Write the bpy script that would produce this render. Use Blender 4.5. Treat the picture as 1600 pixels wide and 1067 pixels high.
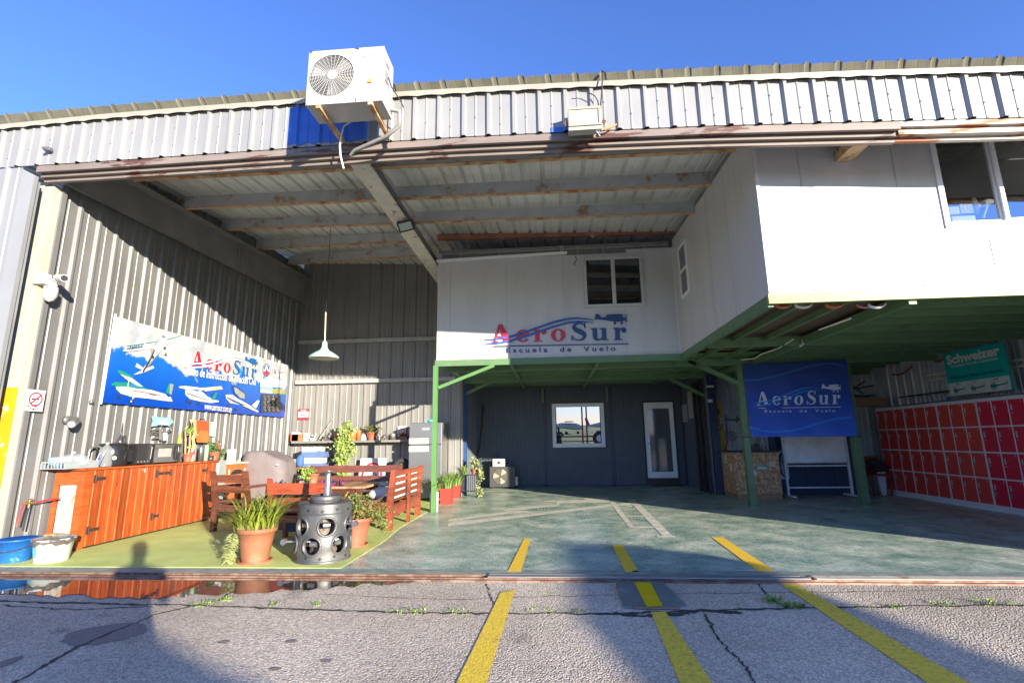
import bpy, bmesh, math, random
from mathutils import Vector, Matrix
random.seed(7)
R = math.radians
sc = bpy.context.scene
col = sc.collection
for o in list(bpy.data.objects): bpy.data.objects.remove(o)

# ------------------------------------------------------------------ camera
FPX = 778.84; PI_, RO, YA = 0.19633, -0.014249, 0.077173; CH = 1.25
_fw = Vector((-math.sin(YA)*math.cos(PI_), math.cos(YA)*math.cos(PI_), math.sin(PI_)))
_r0 = Vector((math.cos(YA), math.sin(YA), 0)); _u0 = _r0.cross(_fw)
_r = math.cos(RO)*_r0 + math.sin(RO)*_u0; _u = -math.sin(RO)*_r0 + math.cos(RO)*_u0
CAM = Vector((0, 0, CH))
cd = bpy.data.cameras.new('camera'); co = bpy.data.objects.new('camera', cd); col.objects.link(co)
cd.sensor_width = 36; cd.lens = FPX/1600*36; cd.clip_start = 0.02; cd.clip_end = 3000
M4 = Matrix((( _r.x, _u.x, -_fw.x, 0), (_r.y, _u.y, -_fw.y, 0), (_r.z, _u.z, -_fw.z, CH), (0, 0, 0, 1)))
co.matrix_world = M4
sc.camera = co

# ------------------------------------------------------------------ light
SUN_EL, SUN_AZ = R(9.6), R(139.8)          # azimuth measured clockwise from +Y
w = bpy.data.worlds.new('World'); sc.world = w; w.use_nodes = True
nt = w.node_tree; bg = nt.nodes['Background']
sky = nt.nodes.new('ShaderNodeTexSky'); sky.sky_type = 'NISHITA'; sky.sun_disc = False
sky.sun_elevation = SUN_EL; sky.sun_rotation = SUN_AZ; sky.ozone_density = 4.5; sky.dust_density = 0.0; sky.air_density = 1.0
tint = nt.nodes.new('ShaderNodeMix'); tint.data_type = 'RGBA'; tint.blend_type = 'MULTIPLY'; tint.inputs[0].default_value = 1; tint.inputs[7].default_value = (1.48, 1.32, 1.76, 1)
nt.links.new(sky.outputs[0], tint.inputs[6]); nt.links.new(tint.outputs[2], bg.inputs[0]); bg.inputs[1].default_value = 0.092
sl = bpy.data.lights.new('sun', 'SUN'); sl.energy = 5.0; sl.angle = R(0.53); sl.color = (1.0, 0.89, 0.74)
so = bpy.data.objects.new('sun', sl); col.objects.link(so)
sd = Vector((math.sin(SUN_AZ)*math.cos(SUN_EL), math.cos(SUN_AZ)*math.cos(SUN_EL), math.sin(SUN_EL)))
so.rotation_euler = sd.to_track_quat('Z', 'Y').to_euler()
sc.view_settings.view_transform = 'Standard'; sc.view_settings.look = 'None'
sc.view_settings.exposure = 1.5; sc.view_settings.gamma = 1.0
sc.render.engine = 'CYCLES'
sc.cycles.max_bounces = 10; sc.cycles.diffuse_bounces = 6

# ------------------------------------------------------------------ measuring helpers: a direction of view meets a known plane
def _ray(px, py): return (px-800)/FPX*_r - (py-533.5)/FPX*_u + _fw
def _on(px, py, ax, v):
    d = _ray(px, py); return CAM + d*((v-CAM[ax])/d[ax])
def aX(px, py, v): return _on(px, py, 0, v)
def aY(px, py, v): return _on(px, py, 1, v)
def aZ(px, py, v=0.0): return _on(px, py, 2, v)
def zm(x0, y0, s): return lambda x, y: (x0+x/s, y0+y/s)

# ------------------------------------------------------------------ mesh builder
ROOT = {}
class MB:
    def __init__(s): s.v = []; s.f = []; s.sm = []
    def add(s, vs, fs, smooth=False):
        n = len(s.v); s.v += [Vector(p) for p in vs]
        s.f += [[n+i for i in f] for f in fs]; s.sm += [smooth]*len(fs); return s
    def hexa(s, p):   # 8 corners, bottom 4 ccw then top 4
        return s.add(p, [(0,3,2,1),(4,5,6,7),(0,1,5,4),(1,2,6,5),(2,3,7,6),(3,0,4,7)])
    def box(s, a, b):
        x0,y0,z0 = a; x1,y1,z1 = b
        x0,x1 = min(x0,x1),max(x0,x1); y0,y1 = min(y0,y1),max(y0,y1); z0,z1 = min(z0,z1),max(z0,z1)
        return s.hexa([(x0,y0,z0),(x1,y0,z0),(x1,y1,z0),(x0,y1,z0),(x0,y0,z1),(x1,y0,z1),(x1,y1,z1),(x0,y1,z1)])
    def bbox(s, a, b, r=0.01):  # box with chamfered edges
        bm = bmesh.new(); bmesh.ops.create_cube(bm, size=1)
        c = [(a[i]+b[i])/2 for i in range(3)]; d = [abs(b[i]-a[i]) for i in range(3)]
        for v in bm.verts: v.co = Vector([c[i]+v.co[i]*d[i] for i in range(3)])
        bmesh.ops.bevel(bm, geom=bm.edges[:], offset=min(r, min(d)*0.45), segments=2, affect='EDGES', profile=0.6)
        bm.verts.index_update()
        s.add([v.co.copy() for v in bm.verts], [[v.index for v in f.verts] for f in bm.faces]); bm.free(); return s
    def beam(s, p, q, w, h, up=(0,0,1)):
        p, q = Vector(p), Vector(q); d = (q-p).normalized(); up = Vector(up)
        if abs(d.dot(up)) > 0.99: up = Vector((0,1,0))
        a = d.cross(up).normalized()*w/2; b = a.cross(d).normalized()*h/2
        return s.hexa([p-a-b, p+a-b, q+a-b, q-a-b, p-a+b, p+a+b, q+a+b, q-a+b])
    def tube(s, pts, r, n=8, caps=True, closed=False):
        pts = [Vector(p) for p in pts]; m = len(pts); rr = r if hasattr(r, '__len__') else [r]*m
        vs = []; fs = []; prev = None
        for i, p in enumerate(pts):
            t = (pts[min(i+1, m-1)]-pts[max(i-1, 0)]).normalized()
            if prev is None:
                a = t.orthogonal().normalized()
            else:
                a = (prev - t*prev.dot(t)); a = a.normalized() if a.length > 1e-6 else t.orthogonal().normalized()
            prev = a; b = t.cross(a)
            for k in range(n):
                th = 2*math.pi*k/n; vs.append(p+(a*math.cos(th)+b*math.sin(th))*rr[i])
        for i in range(m-1):
            for k in range(n):
                fs.append((i*n+k, i*n+(k+1) % n, (i+1)*n+(k+1) % n, (i+1)*n+k))
        s.add(vs, fs, True)
        if caps: s.add(vs[:n], [tuple(reversed(range(n)))]); s.add(vs[-n:], [tuple(range(n))])
        return s
    def lathe(s, c, prof, n=24, axis=(0,0,1), smooth=True):
        c = Vector(c); q = Vector((0,0,1)).rotation_difference(Vector(axis).normalized())
        vs = []; fs = []
        for r, z in prof:
            for k in range(n):
                th = 2*math.pi*k/n; vs.append(c+q @ Vector((r*math.cos(th), r*math.sin(th), z)))
        for i in range(len(prof)-1):
            for k in range(n):
                fs.append((i*n+k, i*n+(k+1) % n, (i+1)*n+(k+1) % n, (i+1)*n+k))
        return s.add(vs, fs, smooth)
    def ring(s, c, R0, r, axis=(0,0,1), n=24, m=6):
        q = Vector((0,0,1)).rotation_difference(Vector(axis).normalized()); c = Vector(c)
        vs = []; fs = []
        for i in range(n):
            a = 2*math.pi*i/n
            for j in range(m):
                b = 2*math.pi*j/m
                vs.append(c+q @ Vector(((R0+r*math.cos(b))*math.cos(a), (R0+r*math.cos(b))*math.sin(a), r*math.sin(b))))
        for i in range(n):
            for j in range(m):
                fs.append((i*m+j, ((i+1) % n)*m+j, ((i+1) % n)*m+(j+1) % m, i*m+(j+1) % m))
        return s.add(vs, fs, True)
    def poly(s, pts, t=None):   # flat polygon; with a thickness vector it becomes a prism
        pts = [Vector(p) for p in pts]; n = len(pts)
        if t is None: return s.add(pts, [tuple(range(n))])
        t = Vector(t); fs = [tuple(range(n)), tuple(reversed(range(n, 2*n)))]
        fs += [(i, n+i, n+(i+1) % n, (i+1) % n) for i in range(n)]
        return s.add(pts+[p+t for p in pts], fs)
    def ball(s, c, r, n=12, m=8, sc=(1,1,1)):
        vs = []; fs = []
        for i in range(m+1):
            ph = math.pi*i/m
            for k in range(n):
                th = 2*math.pi*k/n
                vs.append((c[0]+r*sc[0]*math.sin(ph)*math.cos(th), c[1]+r*sc[1]*math.sin(ph)*math.sin(th), c[2]+r*sc[2]*math.cos(ph)))
        for i in range(m):
            for k in range(n): fs.append((i*n+k, (i+1)*n+k, (i+1)*n+(k+1) % n, i*n+(k+1) % n))
        return s.add(vs, fs, True)
    def build(s, name, m, parent=None, offset=None):
        off = Vector((0,0,0))
        if parent is not None: off = ROOT.get(parent.name, off)
        elif offset is not None: off = Vector(offset)
        me = bpy.data.meshes.new(name)
        me.from_pydata([tuple(v-off) for v in s.v], [], s.f); me.polygons.foreach_set('use_smooth', s.sm)
        me.validate(); bm = bmesh.new(); bm.from_mesh(me); bmesh.ops.recalc_face_normals(bm, faces=bm.faces[:]); bm.to_mesh(me); bm.free()
        me.materials.append(m); o = bpy.data.objects.new(name, me); col.objects.link(o)
        if parent is not None: o.parent = parent; ROOT[o.name] = off
        elif offset is not None: o.location = off; ROOT[o.name] = off
        return o
def tag(o, label=None, cat=None, group=None, kind=None):
    if label: o['label'] = label
    if cat: o['category'] = cat
    if group: o['group'] = group
    if kind: o['kind'] = kind
    return o
def T(name, label, cat, loc=(0,0,0), group=None, world=True, rz=0.0):
    o = bpy.data.objects.new(name, None); col.objects.link(o); o.location = loc; o.rotation_euler = (0,0,rz); o.empty_display_size = 0.1
    if world: ROOT[o.name] = Vector(loc)
    return tag(o, label, cat, group)
def struct(mb, name, m): return tag(mb.build(name, m), kind='structure')

# ------------------------------------------------------------------ materials
MATS = {}
def mat(name, c, rough=0.6, metal=0.0, var=0.12, scale=6.0, bump=0.0, bscale=40.0, c2=None, m2=0.5, sc2=3.0, spec=0.5, stretch=None, rv=0.0, w2=0.1):
    """principled with two noise layers: fine brightness variation, and patches of a second colour"""
    if name in MATS: return MATS[name]
    m = bpy.data.materials.new(name); m.use_nodes = True; nt = m.node_tree; N = nt.nodes; L = nt.links
    b = N['Principled BSDF']; tc = N.new('ShaderNodeTexCoord'); mp = N.new('ShaderNodeMapping')
    L.new(tc.outputs['Object'], mp.inputs[0])
    if stretch: mp.inputs['Scale'].default_value = stretch
    no = N.new('ShaderNodeTexNoise'); no.inputs['Scale'].default_value = scale; no.inputs['Detail'].default_value = 6; L.new(mp.outputs[0], no.inputs[0])
    mr = N.new('ShaderNodeMapRange'); mr.inputs[1].default_value = 0.3; mr.inputs[2].default_value = 0.7
    mr.inputs[3].default_value = 1-var; mr.inputs[4].default_value = 1+var; L.new(no.outputs[0], mr.inputs[0])
    base = N.new('ShaderNodeMix'); base.data_type = 'RGBA'; base.inputs[6].default_value = (*c, 1); base.inputs[7].default_value = (*(c2 or c), 1)
    if c2:
        n2 = N.new('ShaderNodeTexNoise'); n2.inputs['Scale'].default_value = sc2; n2.inputs['Detail'].default_value = 8; n2.inputs['Roughness'].default_value = 0.65
        L.new(mp.outputs[0], n2.inputs[0]); r2 = N.new('ShaderNodeMapRange'); r2.inputs[1].default_value = m2-w2/2; r2.inputs[2].default_value = m2+w2/2
        L.new(n2.outputs[0], r2.inputs[0]); L.new(r2.outputs[0], base.inputs[0])
    else: base.inputs[0].default_value = 0
    mu = N.new('ShaderNodeMix'); mu.data_type = 'RGBA'; mu.blend_type = 'MULTIPLY'; mu.inputs[0].default_value = 1
    L.new(base.outputs[2], mu.inputs[6]); L.new(mr.outputs[0], mu.inputs[7]); L.new(mu.outputs[2], b.inputs['Base Color'])
    b.inputs['Roughness'].default_value = rough; b.inputs['Metallic'].default_value = metal
    b.inputs['Specular IOR Level'].default_value = spec
    if rv:
        r3 = N.new('ShaderNodeMapRange'); r3.inputs[1].default_value = 0.3; r3.inputs[2].default_value = 0.7; r3.inputs[3].default_value = max(0.02, rough-rv); r3.inputs[4].default_value = rough+rv
        L.new(no.outputs[0], r3.inputs[0]); L.new(r3.outputs[0], b.inputs['Roughness'])
    if bump:
        nb = N.new('ShaderNodeTexNoise'); nb.inputs['Scale'].default_value = bscale; nb.inputs['Detail'].default_value = 4; L.new(mp.outputs[0], nb.inputs[0])
        bp = N.new('ShaderNodeBump'); bp.inputs['Strength'].default_value = bump; bp.inputs['Distance'].default_value = 0.01
        L.new(nb.outputs[0], bp.inputs['Height']); L.new(bp.outputs[0], b.inputs['Normal'])
    MATS[name] = m; return m
def plank_mat(name, c, c2, axis, pitch, rough=0.35, grain=(1,1,1), edge=None):
    m = bpy.data.materials.new(name); m.use_nodes = True; N = m.node_tree.nodes; L = m.node_tree.links; b = N['Principled BSDF']
    tc = N.new('ShaderNodeTexCoord'); sx = N.new('ShaderNodeSeparateXYZ'); L.new(tc.outputs['Object'], sx.inputs[0])
    d = N.new('ShaderNodeMath'); d.operation = 'DIVIDE'; d.inputs[1].default_value = pitch; L.new(sx.outputs[axis], d.inputs[0])
    fl = N.new('ShaderNodeMath'); fl.operation = 'FLOOR'; L.new(d.outputs[0], fl.inputs[0])
    wn = N.new('ShaderNodeTexWhiteNoise'); wn.noise_dimensions = '1D'; L.new(fl.outputs[0], wn.inputs['W'])
    mp = N.new('ShaderNodeMapping'); mp.inputs['Scale'].default_value = grain; L.new(tc.outputs['Object'], mp.inputs[0])
    ad = N.new('ShaderNodeVectorMath'); ad.operation = 'ADD'; L.new(mp.outputs[0], ad.inputs[0]); L.new(wn.outputs['Color'], ad.inputs[1])
    no = N.new('ShaderNodeTexNoise'); no.inputs['Scale'].default_value = 4; no.inputs['Detail'].default_value = 8; no.inputs['Distortion'].default_value = 1.2; L.new(ad.outputs[0], no.inputs[0])
    rp = N.new('ShaderNodeValToRGB'); rp.color_ramp.elements[0].position = 0.32; rp.color_ramp.elements[1].position = 0.68
    rp.color_ramp.elements[0].color = (*c2, 1); rp.color_ramp.elements[1].color = (*c, 1); L.new(no.outputs[0], rp.inputs[0])
    vo = N.new('ShaderNodeTexVoronoi'); vo.inputs['Scale'].default_value = 3.1
    mp2 = N.new('ShaderNodeMapping'); mp2.inputs['Scale'].default_value = tuple(2.2 if g > 2 else 0.9 for g in grain); L.new(tc.outputs['Object'], mp2.inputs[0]); L.new(mp2.outputs[0], vo.inputs[0])
    kr = N.new('ShaderNodeMapRange'); kr.inputs[1].default_value = 0.035; kr.inputs[2].default_value = 0.075; kr.inputs[3].default_value = 0.3; kr.inputs[4].default_value = 1; L.new(vo.outputs[0], kr.inputs[0])
    mr = N.new('ShaderNodeMapRange'); mr.inputs[3].default_value = 0.68; mr.inputs[4].default_value = 1.2; L.new(wn.outputs['Value'], mr.inputs[0])
    mm = N.new('ShaderNodeMath'); mm.operation = 'MULTIPLY'; L.new(mr.outputs[0], mm.inputs[0]); L.new(kr.outputs[0], mm.inputs[1])
    mu = N.new('ShaderNodeMix'); mu.data_type = 'RGBA'; mu.blend_type = 'MULTIPLY'; mu.inputs[0].default_value = 1
    L.new(rp.outputs[0], mu.inputs[6]); L.new(mm.outputs[0], mu.inputs[7]); L.new(mu.outputs[2], b.inputs['Base Color']); b.inputs['Roughness'].default_value = rough
    if edge:  # pale line near each plank edge: bevel highlight painted into the colour
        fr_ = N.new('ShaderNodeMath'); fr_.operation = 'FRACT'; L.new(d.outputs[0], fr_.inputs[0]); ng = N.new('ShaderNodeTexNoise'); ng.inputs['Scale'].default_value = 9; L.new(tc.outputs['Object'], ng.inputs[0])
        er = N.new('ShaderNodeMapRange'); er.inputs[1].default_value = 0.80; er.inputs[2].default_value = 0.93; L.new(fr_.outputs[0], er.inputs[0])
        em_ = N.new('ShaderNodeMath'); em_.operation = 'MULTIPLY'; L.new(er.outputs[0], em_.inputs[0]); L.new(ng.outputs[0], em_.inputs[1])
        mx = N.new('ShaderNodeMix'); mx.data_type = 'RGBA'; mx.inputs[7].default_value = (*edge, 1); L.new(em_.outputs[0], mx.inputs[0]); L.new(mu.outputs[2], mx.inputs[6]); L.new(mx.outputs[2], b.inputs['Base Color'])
    bp = N.new('ShaderNodeBump'); bp.inputs['Strength'].default_value = 0.25; bp.inputs['Distance'].default_value = 0.004; L.new(no.outputs[0], bp.inputs['Height']); L.new(bp.outputs[0], b.inputs['Normal'])
    return m
def glass_mat(name, tint=(0.8,0.85,0.9), refl=0.35, rough=0.0):
    m = bpy.data.materials.new(name); m.use_nodes = True; N = m.node_tree.nodes; L = m.node_tree.links; N.remove(N['Principled BSDF'])
    g = N.new('ShaderNodeBsdfGlossy'); g.inputs['Roughness'].default_value = rough; g.inputs[0].default_value = (0.95,0.97,1,1)
    t = N.new('ShaderNodeBsdfTransparent'); t.inputs[0].default_value = (*tint, 1); mx = N.new('ShaderNodeMixShader')
    fr = N.new('ShaderNodeFresnel'); fr.inputs[0].default_value = 1.5; mr = N.new('ShaderNodeMapRange'); mr.inputs[3].default_value = refl; mr.inputs[4].default_value = 1
    L.new(fr.outputs[0], mr.inputs[0]); L.new(mr.outputs[0], mx.inputs[0]); L.new(t.outputs[0], mx.inputs[1]); L.new(g.outputs[0], mx.inputs[2]); L.new(mx.outputs[0], N['Material Output'].inputs[0])
    return m
galv = mat('galvanised sheet', (0.185,0.187,0.183), 0.45, 0.25, 0.10, 1.4, c2=(0.15,0.151,0.147), m2=0.55, sc2=0.9, w2=0.25)
galv_dark = mat('back wall sheet', (0.22,0.215,0.20), 0.5, 0.2, 0.10, 1.5)
fascia_m = mat('pale zinc fascia', (0.285,0.29,0.285), 0.42, 0.2, 0.07, 2.0, c2=(0.27,0.275,0.275), m2=0.6, sc2=1.5, w2=0.3)
roof_m = mat('roof sheet', (0.68,0.69,0.66), 0.5, 0.15, 0.14, 1.2, c2=(0.55,0.56,0.53), m2=0.6, sc2=0.7, w2=0.3)
cap_m = mat('weathered roof edge', (0.13,0.125,0.09), 0.7, 0.0, 0.2, 5)
purlin_m = mat('purlin grey', (0.44,0.46,0.46), 0.55, 0.1, 0.1, 4, c2=(0.30,0.20,0.11), m2=0.60, sc2=3.2, w2=0.10)
flange_m = mat('rusty flange', (0.50,0.33,0.18), 0.8, 0, 0.2, 6, c2=(0.36,0.13,0.04), m2=0.55, sc2=4, w2=0.1)
rafter_m = mat('rafter cream rust', (0.58,0.56,0.48), 0.6, 0, 0.1, 4, c2=(0.24,0.09,0.05), m2=0.62, sc2=7, w2=0.03)
rafter_d = mat('rafter dark', (0.20,0.20,0.19), 0.65, 0, 0.15, 3)
rail_m = mat('brown rail', (0.20,0.165,0.145), 0.55, 0.1, 0.15, 3, c2=(0.09,0.04,0.03), m2=0.58, sc2=2.5, w2=0.04, stretch=(0.5,1,3))
rail_r = mat('pale rail rust', (0.42,0.38,0.33), 0.6, 0.1, 0.12, 3, c2=(0.26,0.085,0.03), m2=0.5, sc2=2.0, w2=0.04, stretch=(0.45,1,3))
white_panel = mat('white insulated panel', (0.53,0.53,0.52), 0.4, 0, 0.04, 1.5, c2=(0.48,0.475,0.455), m2=0.60, sc2=1.6, w2=0.2, stretch=(1.6,1.6,0.35))
seam_m = mat('panel seam', (0.22,0.22,0.22), 0.8)
alu = mat('white aluminium', (0.78,0.79,0.80), 0.35, 0, 0.03)
alu_g = mat('grey aluminium', (0.5,0.5,0.5), 0.35, 0.5, 0.05)
green_st = mat('green steel', (0.10,0.19,0.09), 0.5, 0, 0.10, 5, c2=(0.10,0.165,0.09), m2=0.55, sc2=6)
green_lt = mat('green fascia beam', (0.27,0.33,0.085), 0.5, 0, 0.10, 5, c2=(0.34,0.26,0.09), m2=0.68, sc2=9, w2=0.05)
deck_m = mat('deck underside', (0.12,0.085,0.06), 0.8, 0, 0.15, 3)
deck_g = mat('deck green', (0.12,0.22,0.09), 0.6, 0, 0.1, 3)
navy_w = mat('navy ribbed wall', (0.075,0.092,0.112), 0.5, 0, 0.10, 2.5)
black_m = mat('black paint', (0.02,0.02,0.022), 0.5)
rubber = mat('black rubber', (0.025,0.025,0.025), 0.75)
steel = mat('brushed steel', (0.34,0.34,0.335), 0.3, 0.8, 0.08)
dark_st = mat('dark steel fridge', (0.24,0.245,0.24), 0.33, 0.6, 0.05, 2)
white_pl = mat('white plastic', (0.58,0.58,0.565), 0.4, 0, 0.03)
terra = mat('terracotta', (0.27,0.105,0.05), 0.65, 0, 0.10, 9, c2=(0.34,0.15,0.085), m2=0.6, sc2=5)
terra2 = mat('orange plastic pot', (0.36,0.105,0.06), 0.5, 0, 0.06, 9)
soil = mat('dry soil', (0.12,0.06,0.04), 0.95, 0, 0.3, 30, bump=0.6)
leafA = mat('yellow green blades', (0.19,0.235,0.03), 0.45, 0, 0.35, 8)
leafB = mat('fresh leaves', (0.20,0.30,0.05), 0.5, 0, 0.35, 14)
leafC = mat('olive bush leaves', (0.13,0.16,0.035), 0.55, 0, 0.35, 14, c2=(0.28,0.16,0.05), m2=0.62, sc2=9)
leafD = mat('dark green leaves', (0.06,0.14,0.03), 0.5, 0, 0.3, 14)
stem_m = mat('dry stems', (0.22,0.15,0.08), 0.8)
wood_dk = plank_mat('brown varnished bench', (0.15,0.052,0.030), (0.085,0.028,0.018), 2, 0.3, 0.35, (1,1,6))
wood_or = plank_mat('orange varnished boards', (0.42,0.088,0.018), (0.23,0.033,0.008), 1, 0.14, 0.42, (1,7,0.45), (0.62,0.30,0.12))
wood_or2 = plank_mat('orange varnished rail', (0.45,0.10,0.02), (0.28,0.055,0.012), 1, 2.0, 0.4, (1,0.5,6))
wood_rd = plank_mat('red brown slats', (0.30,0.07,0.035), (0.17,0.04,0.022), 2, 0.3, 0.35, (1,1,6))
wood_tb = plank_mat('worn table top', (0.45,0.26,0.14), (0.30,0.16,0.08), 0, 0.12, 0.5, (5,0.5,1))
navy_f = mat('navy paint', (0.02,0.035,0.075), 0.45)
yellow = mat('yellow marking', (0.92,0.60,0.05), 0.6, 0, 0.08, 30)

# ------------------------------------------------------------------ the setting: ground
def asphalt():
    m = bpy.data.materials.new('worn asphalt'); m.use_nodes = True; N = m.node_tree.nodes; L = m.node_tree.links; b = N['Principled BSDF']
    tc = N.new('ShaderNodeTexCoord')
    n1 = N.new('ShaderNodeTexNoise'); n1.inputs['Scale'].default_value = 0.8; n1.inputs['Detail'].default_value = 8; L.new(tc.outputs['Object'], n1.inputs[0])
    v = N.new('ShaderNodeTexVoronoi'); v.inputs['Scale'].default_value = 80; L.new(tc.outputs['Object'], v.inputs[0])
    rp = N.new('ShaderNodeValToRGB'); e = rp.color_ramp.elements; e[0].position = 0.3; e[0].color = (0.57,0.49,0.38,1); e[1].position = 0.72; e[1].color = (0.77,0.67,0.53,1); L.new(n1.outputs[0], rp.inputs[0])
    r2 = N.new('ShaderNodeValToRGB'); e = r2.color_ramp.elements; e[0].position = 0.0; e[0].color = (1.25,1.2,1.15,1); e[1].position = 0.75; e[1].color = (0.66,0.65,0.64,1); L.new(v.outputs[0], r2.inputs[0])
    mu = N.new('ShaderNodeMix'); mu.data_type = 'RGBA'; mu.blend_type = 'MULTIPLY'; mu.inputs[0].default_value = 0.8; L.new(rp.outputs[0], mu.inputs[6]); L.new(r2.outputs[0], mu.inputs[7])
    bw_ = N.new('ShaderNodeRGBToBW'); L.new(v.outputs['Color'], bw_.inputs[0]); r4 = N.new('ShaderNodeMapRange'); r4.inputs[1].default_value = 0.2; r4.inputs[2].default_value = 0.8; r4.inputs[3].default_value = 0.72; r4.inputs[4].default_value = 1.22; L.new(bw_.outputs[0], r4.inputs[0])
    n5 = N.new('ShaderNodeTexNoise'); n5.inputs['Scale'].default_value = 0.35; n5.inputs['Detail'].default_value = 9; n5.inputs['Roughness'].default_value = 0.62; L.new(tc.outputs['Object'], n5.inputs[0]); r5 = N.new('ShaderNodeMapRange'); r5.inputs[1].default_value = 0.35; r5.inputs[2].default_value = 0.65; r5.inputs[3].default_value = 0.80; r5.inputs[4].default_value = 1.12; L.new(n5.outputs[0], r5.inputs[0])
    m45 = N.new('ShaderNodeMath'); m45.operation = 'MULTIPLY'; L.new(r4.outputs[0], m45.inputs[0]); L.new(r5.outputs[0], m45.inputs[1])
    mu0 = mu; mu = N.new('ShaderNodeMix'); mu.data_type = 'RGBA'; mu.blend_type = 'MULTIPLY'; mu.inputs[0].default_value = 1; L.new(mu0.outputs[2], mu.inputs[6]); L.new(m45.outputs[0], mu.inputs[7])
    # round oil stains
    n3 = N.new('ShaderNodeTexNoise'); n3.inputs['Scale'].default_value = 1.9; n3.inputs['Detail'].default_value = 2; L.new(tc.outputs['Object'], n3.inputs[0])
    r3 = N.new('ShaderNodeMapRange'); r3.inputs[1].default_value = 0.66; r3.inputs[2].default_value = 0.72; r3.inputs[3].default_value = 1; r3.inputs[4].default_value = 0.68; L.new(n3.outputs[0], r3.inputs[0])
    m3 = N.new('ShaderNodeMix'); m3.data_type = 'RGBA'; m3.blend_type = 'MULTIPLY'; m3.inputs[0].default_value = 1; L.new(mu.outputs[2], m3.inputs[6]); L.new(r3.outputs[0], m3.inputs[7])
    L.new(m3.outputs[2], b.inputs['Base Color']); b.inputs['Roughness'].default_value = 0.85
    inv = N.new('ShaderNodeMath'); inv.operation = 'SUBTRACT'; inv.inputs[0].default_value = 1; L.new(v.outputs[0], inv.inputs[1])
    bp = N.new('ShaderNodeBump'); bp.inputs['Strength'].default_value = 0.85; bp.inputs['Distance'].default_value = 0.007; L.new(inv.outputs[0], bp.inputs['Height']); L.new(bp.outputs[0], b.inputs['Normal'])
    return m
asph = asphalt()
def floor_mat():
    m = bpy.data.materials.new('worn green floor paint'); m.use_nodes = True; N = m.node_tree.nodes; L = m.node_tree.links; b = N['Principled BSDF']
    tc = N.new('ShaderNodeTexCoord')
    def noise(s, d, st=(1,1,1), ro=0):
        mp = N.new('ShaderNodeMapping'); mp.inputs['Scale'].default_value = st; mp.inputs['Rotation'].default_value = (0,0,ro); L.new(tc.outputs['Object'], mp.inputs[0])
        n = N.new('ShaderNodeTexNoise'); n.inputs['Scale'].default_value = s; n.inputs['Detail'].default_value = d; n.inputs['Roughness'].default_value = 0.7; L.new(mp.outputs[0], n.inputs[0]); return n
    a = noise(2.0, 14); c = noise(11, 8, (1,8,1), R(28)); d2 = noise(11, 8, (8,1,1), R(20))
    mx = N.new('ShaderNodeMath'); mx.operation = 'ADD'; L.new(c.outputs[0], mx.inputs[0]); L.new(d2.outputs[0], mx.inputs[1])
    m2 = N.new('ShaderNodeMath'); m2.operation = 'MULTIPLY_ADD'; m2.inputs[1].default_value = 0.42; L.new(mx.outputs[0], m2.inputs[0]); 
    a2 = N.new('ShaderNodeMath'); a2.operation = 'MULTIPLY'; a2.inputs[1].default_value = 0.45; L.new(a.outputs[0], a2.inputs[0]); L.new(a2.outputs[0], m2.inputs[2])
    rp = N.new('ShaderNodeValToRGB'); e = rp.color_ramp.elements; e[0].position = 0.54; e[0].color = (0.10,0.22,0.18,1); e[1].position = 0.76; e[1].color = (0.85,0.82,0.68,1)
    q = e.new(0.645); q.color = (0.36,0.47,0.36,1)
    L.new(m2.outputs[0], rp.inputs[0]); L.new(rp.outputs[0], b.inputs['Base Color'])
    rr = N.new('ShaderNodeMapRange'); rr.inputs[1].default_value = 0.54; rr.inputs[2].default_value = 0.76; rr.inputs[3].default_value = 0.24; rr.inputs[4].default_value = 0.5; L.new(m2.outputs[0], rr.inputs[0]); L.new(rr.outputs[0], b.inputs['Roughness'])
    bp = N.new('ShaderNodeBump'); bp.inputs['Strength'].default_value = 0.12; bp.inputs['Distance'].default_value = 0.004; L.new(m2.outputs[0], bp.inputs['Height']); L.new(bp.outputs[0], b.inputs['Normal'])
    return m
grass_m = mat('mown field', (0.10,0.17,0.03), 0.9, 0, 0.25, 0.3)
g = MB(); g.poly([(-900,-900,-0.03),(900,-900,-0.03),(900,900,-0.03),(-900,900,-0.03)]); struct(g, 'ground', grass_m)
g = MB(); g.poly([(-60,-13,-0.012),(60,-13,-0.012),(60,60,-0.012),(-60,60,-0.012)]); struct(g, 'apron_asphalt', asph)
FY = 5.12   # front edge of the painted floor
g = MB(); g.box((-12,FY,-0.05),(12,17,0.0)); struct(g, 'hangar_floor', floor_mat())
# artificial turf
turf_m = mat('artificial turf', (0.56,0.64,0.20), 0.9, 0, 0.12, 2.0, bump=0.9, bscale=260, c2=(0.44,0.54,0.15), m2=0.55, sc2=1.1, w2=0.3)
pts = [aZ(534,886,0.006), aZ(600,845,0.006), aZ(628,822,0.006), aZ(668,788,0.006)]
TP = [(-6.3,5.27,0.006),(pts[0].x,5.27,0.006),(pts[1].x,pts[1].y,0.006),(pts[2].x,pts[2].y,0.006),(-2.3,pts[3].y,0.006),(-2.35,11.7,0.006),(-6.3,11.7,0.006)]
g = MB(); g.poly(TP, (0,0,-0.005)); struct(g, 'artificial_turf', turf_m)
conc = mat('worn sill concrete', (0.30,0.33,0.27), 0.7, 0, 0.15, 6, c2=(0.20,0.26,0.22), m2=0.5, sc2=5)
rust_f = mat('rusty floor rail', (0.26,0.17,0.12), 0.6, 0.2, 0.2, 5, c2=(0.17,0.085,0.055), m2=0.5, sc2=6)
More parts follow.
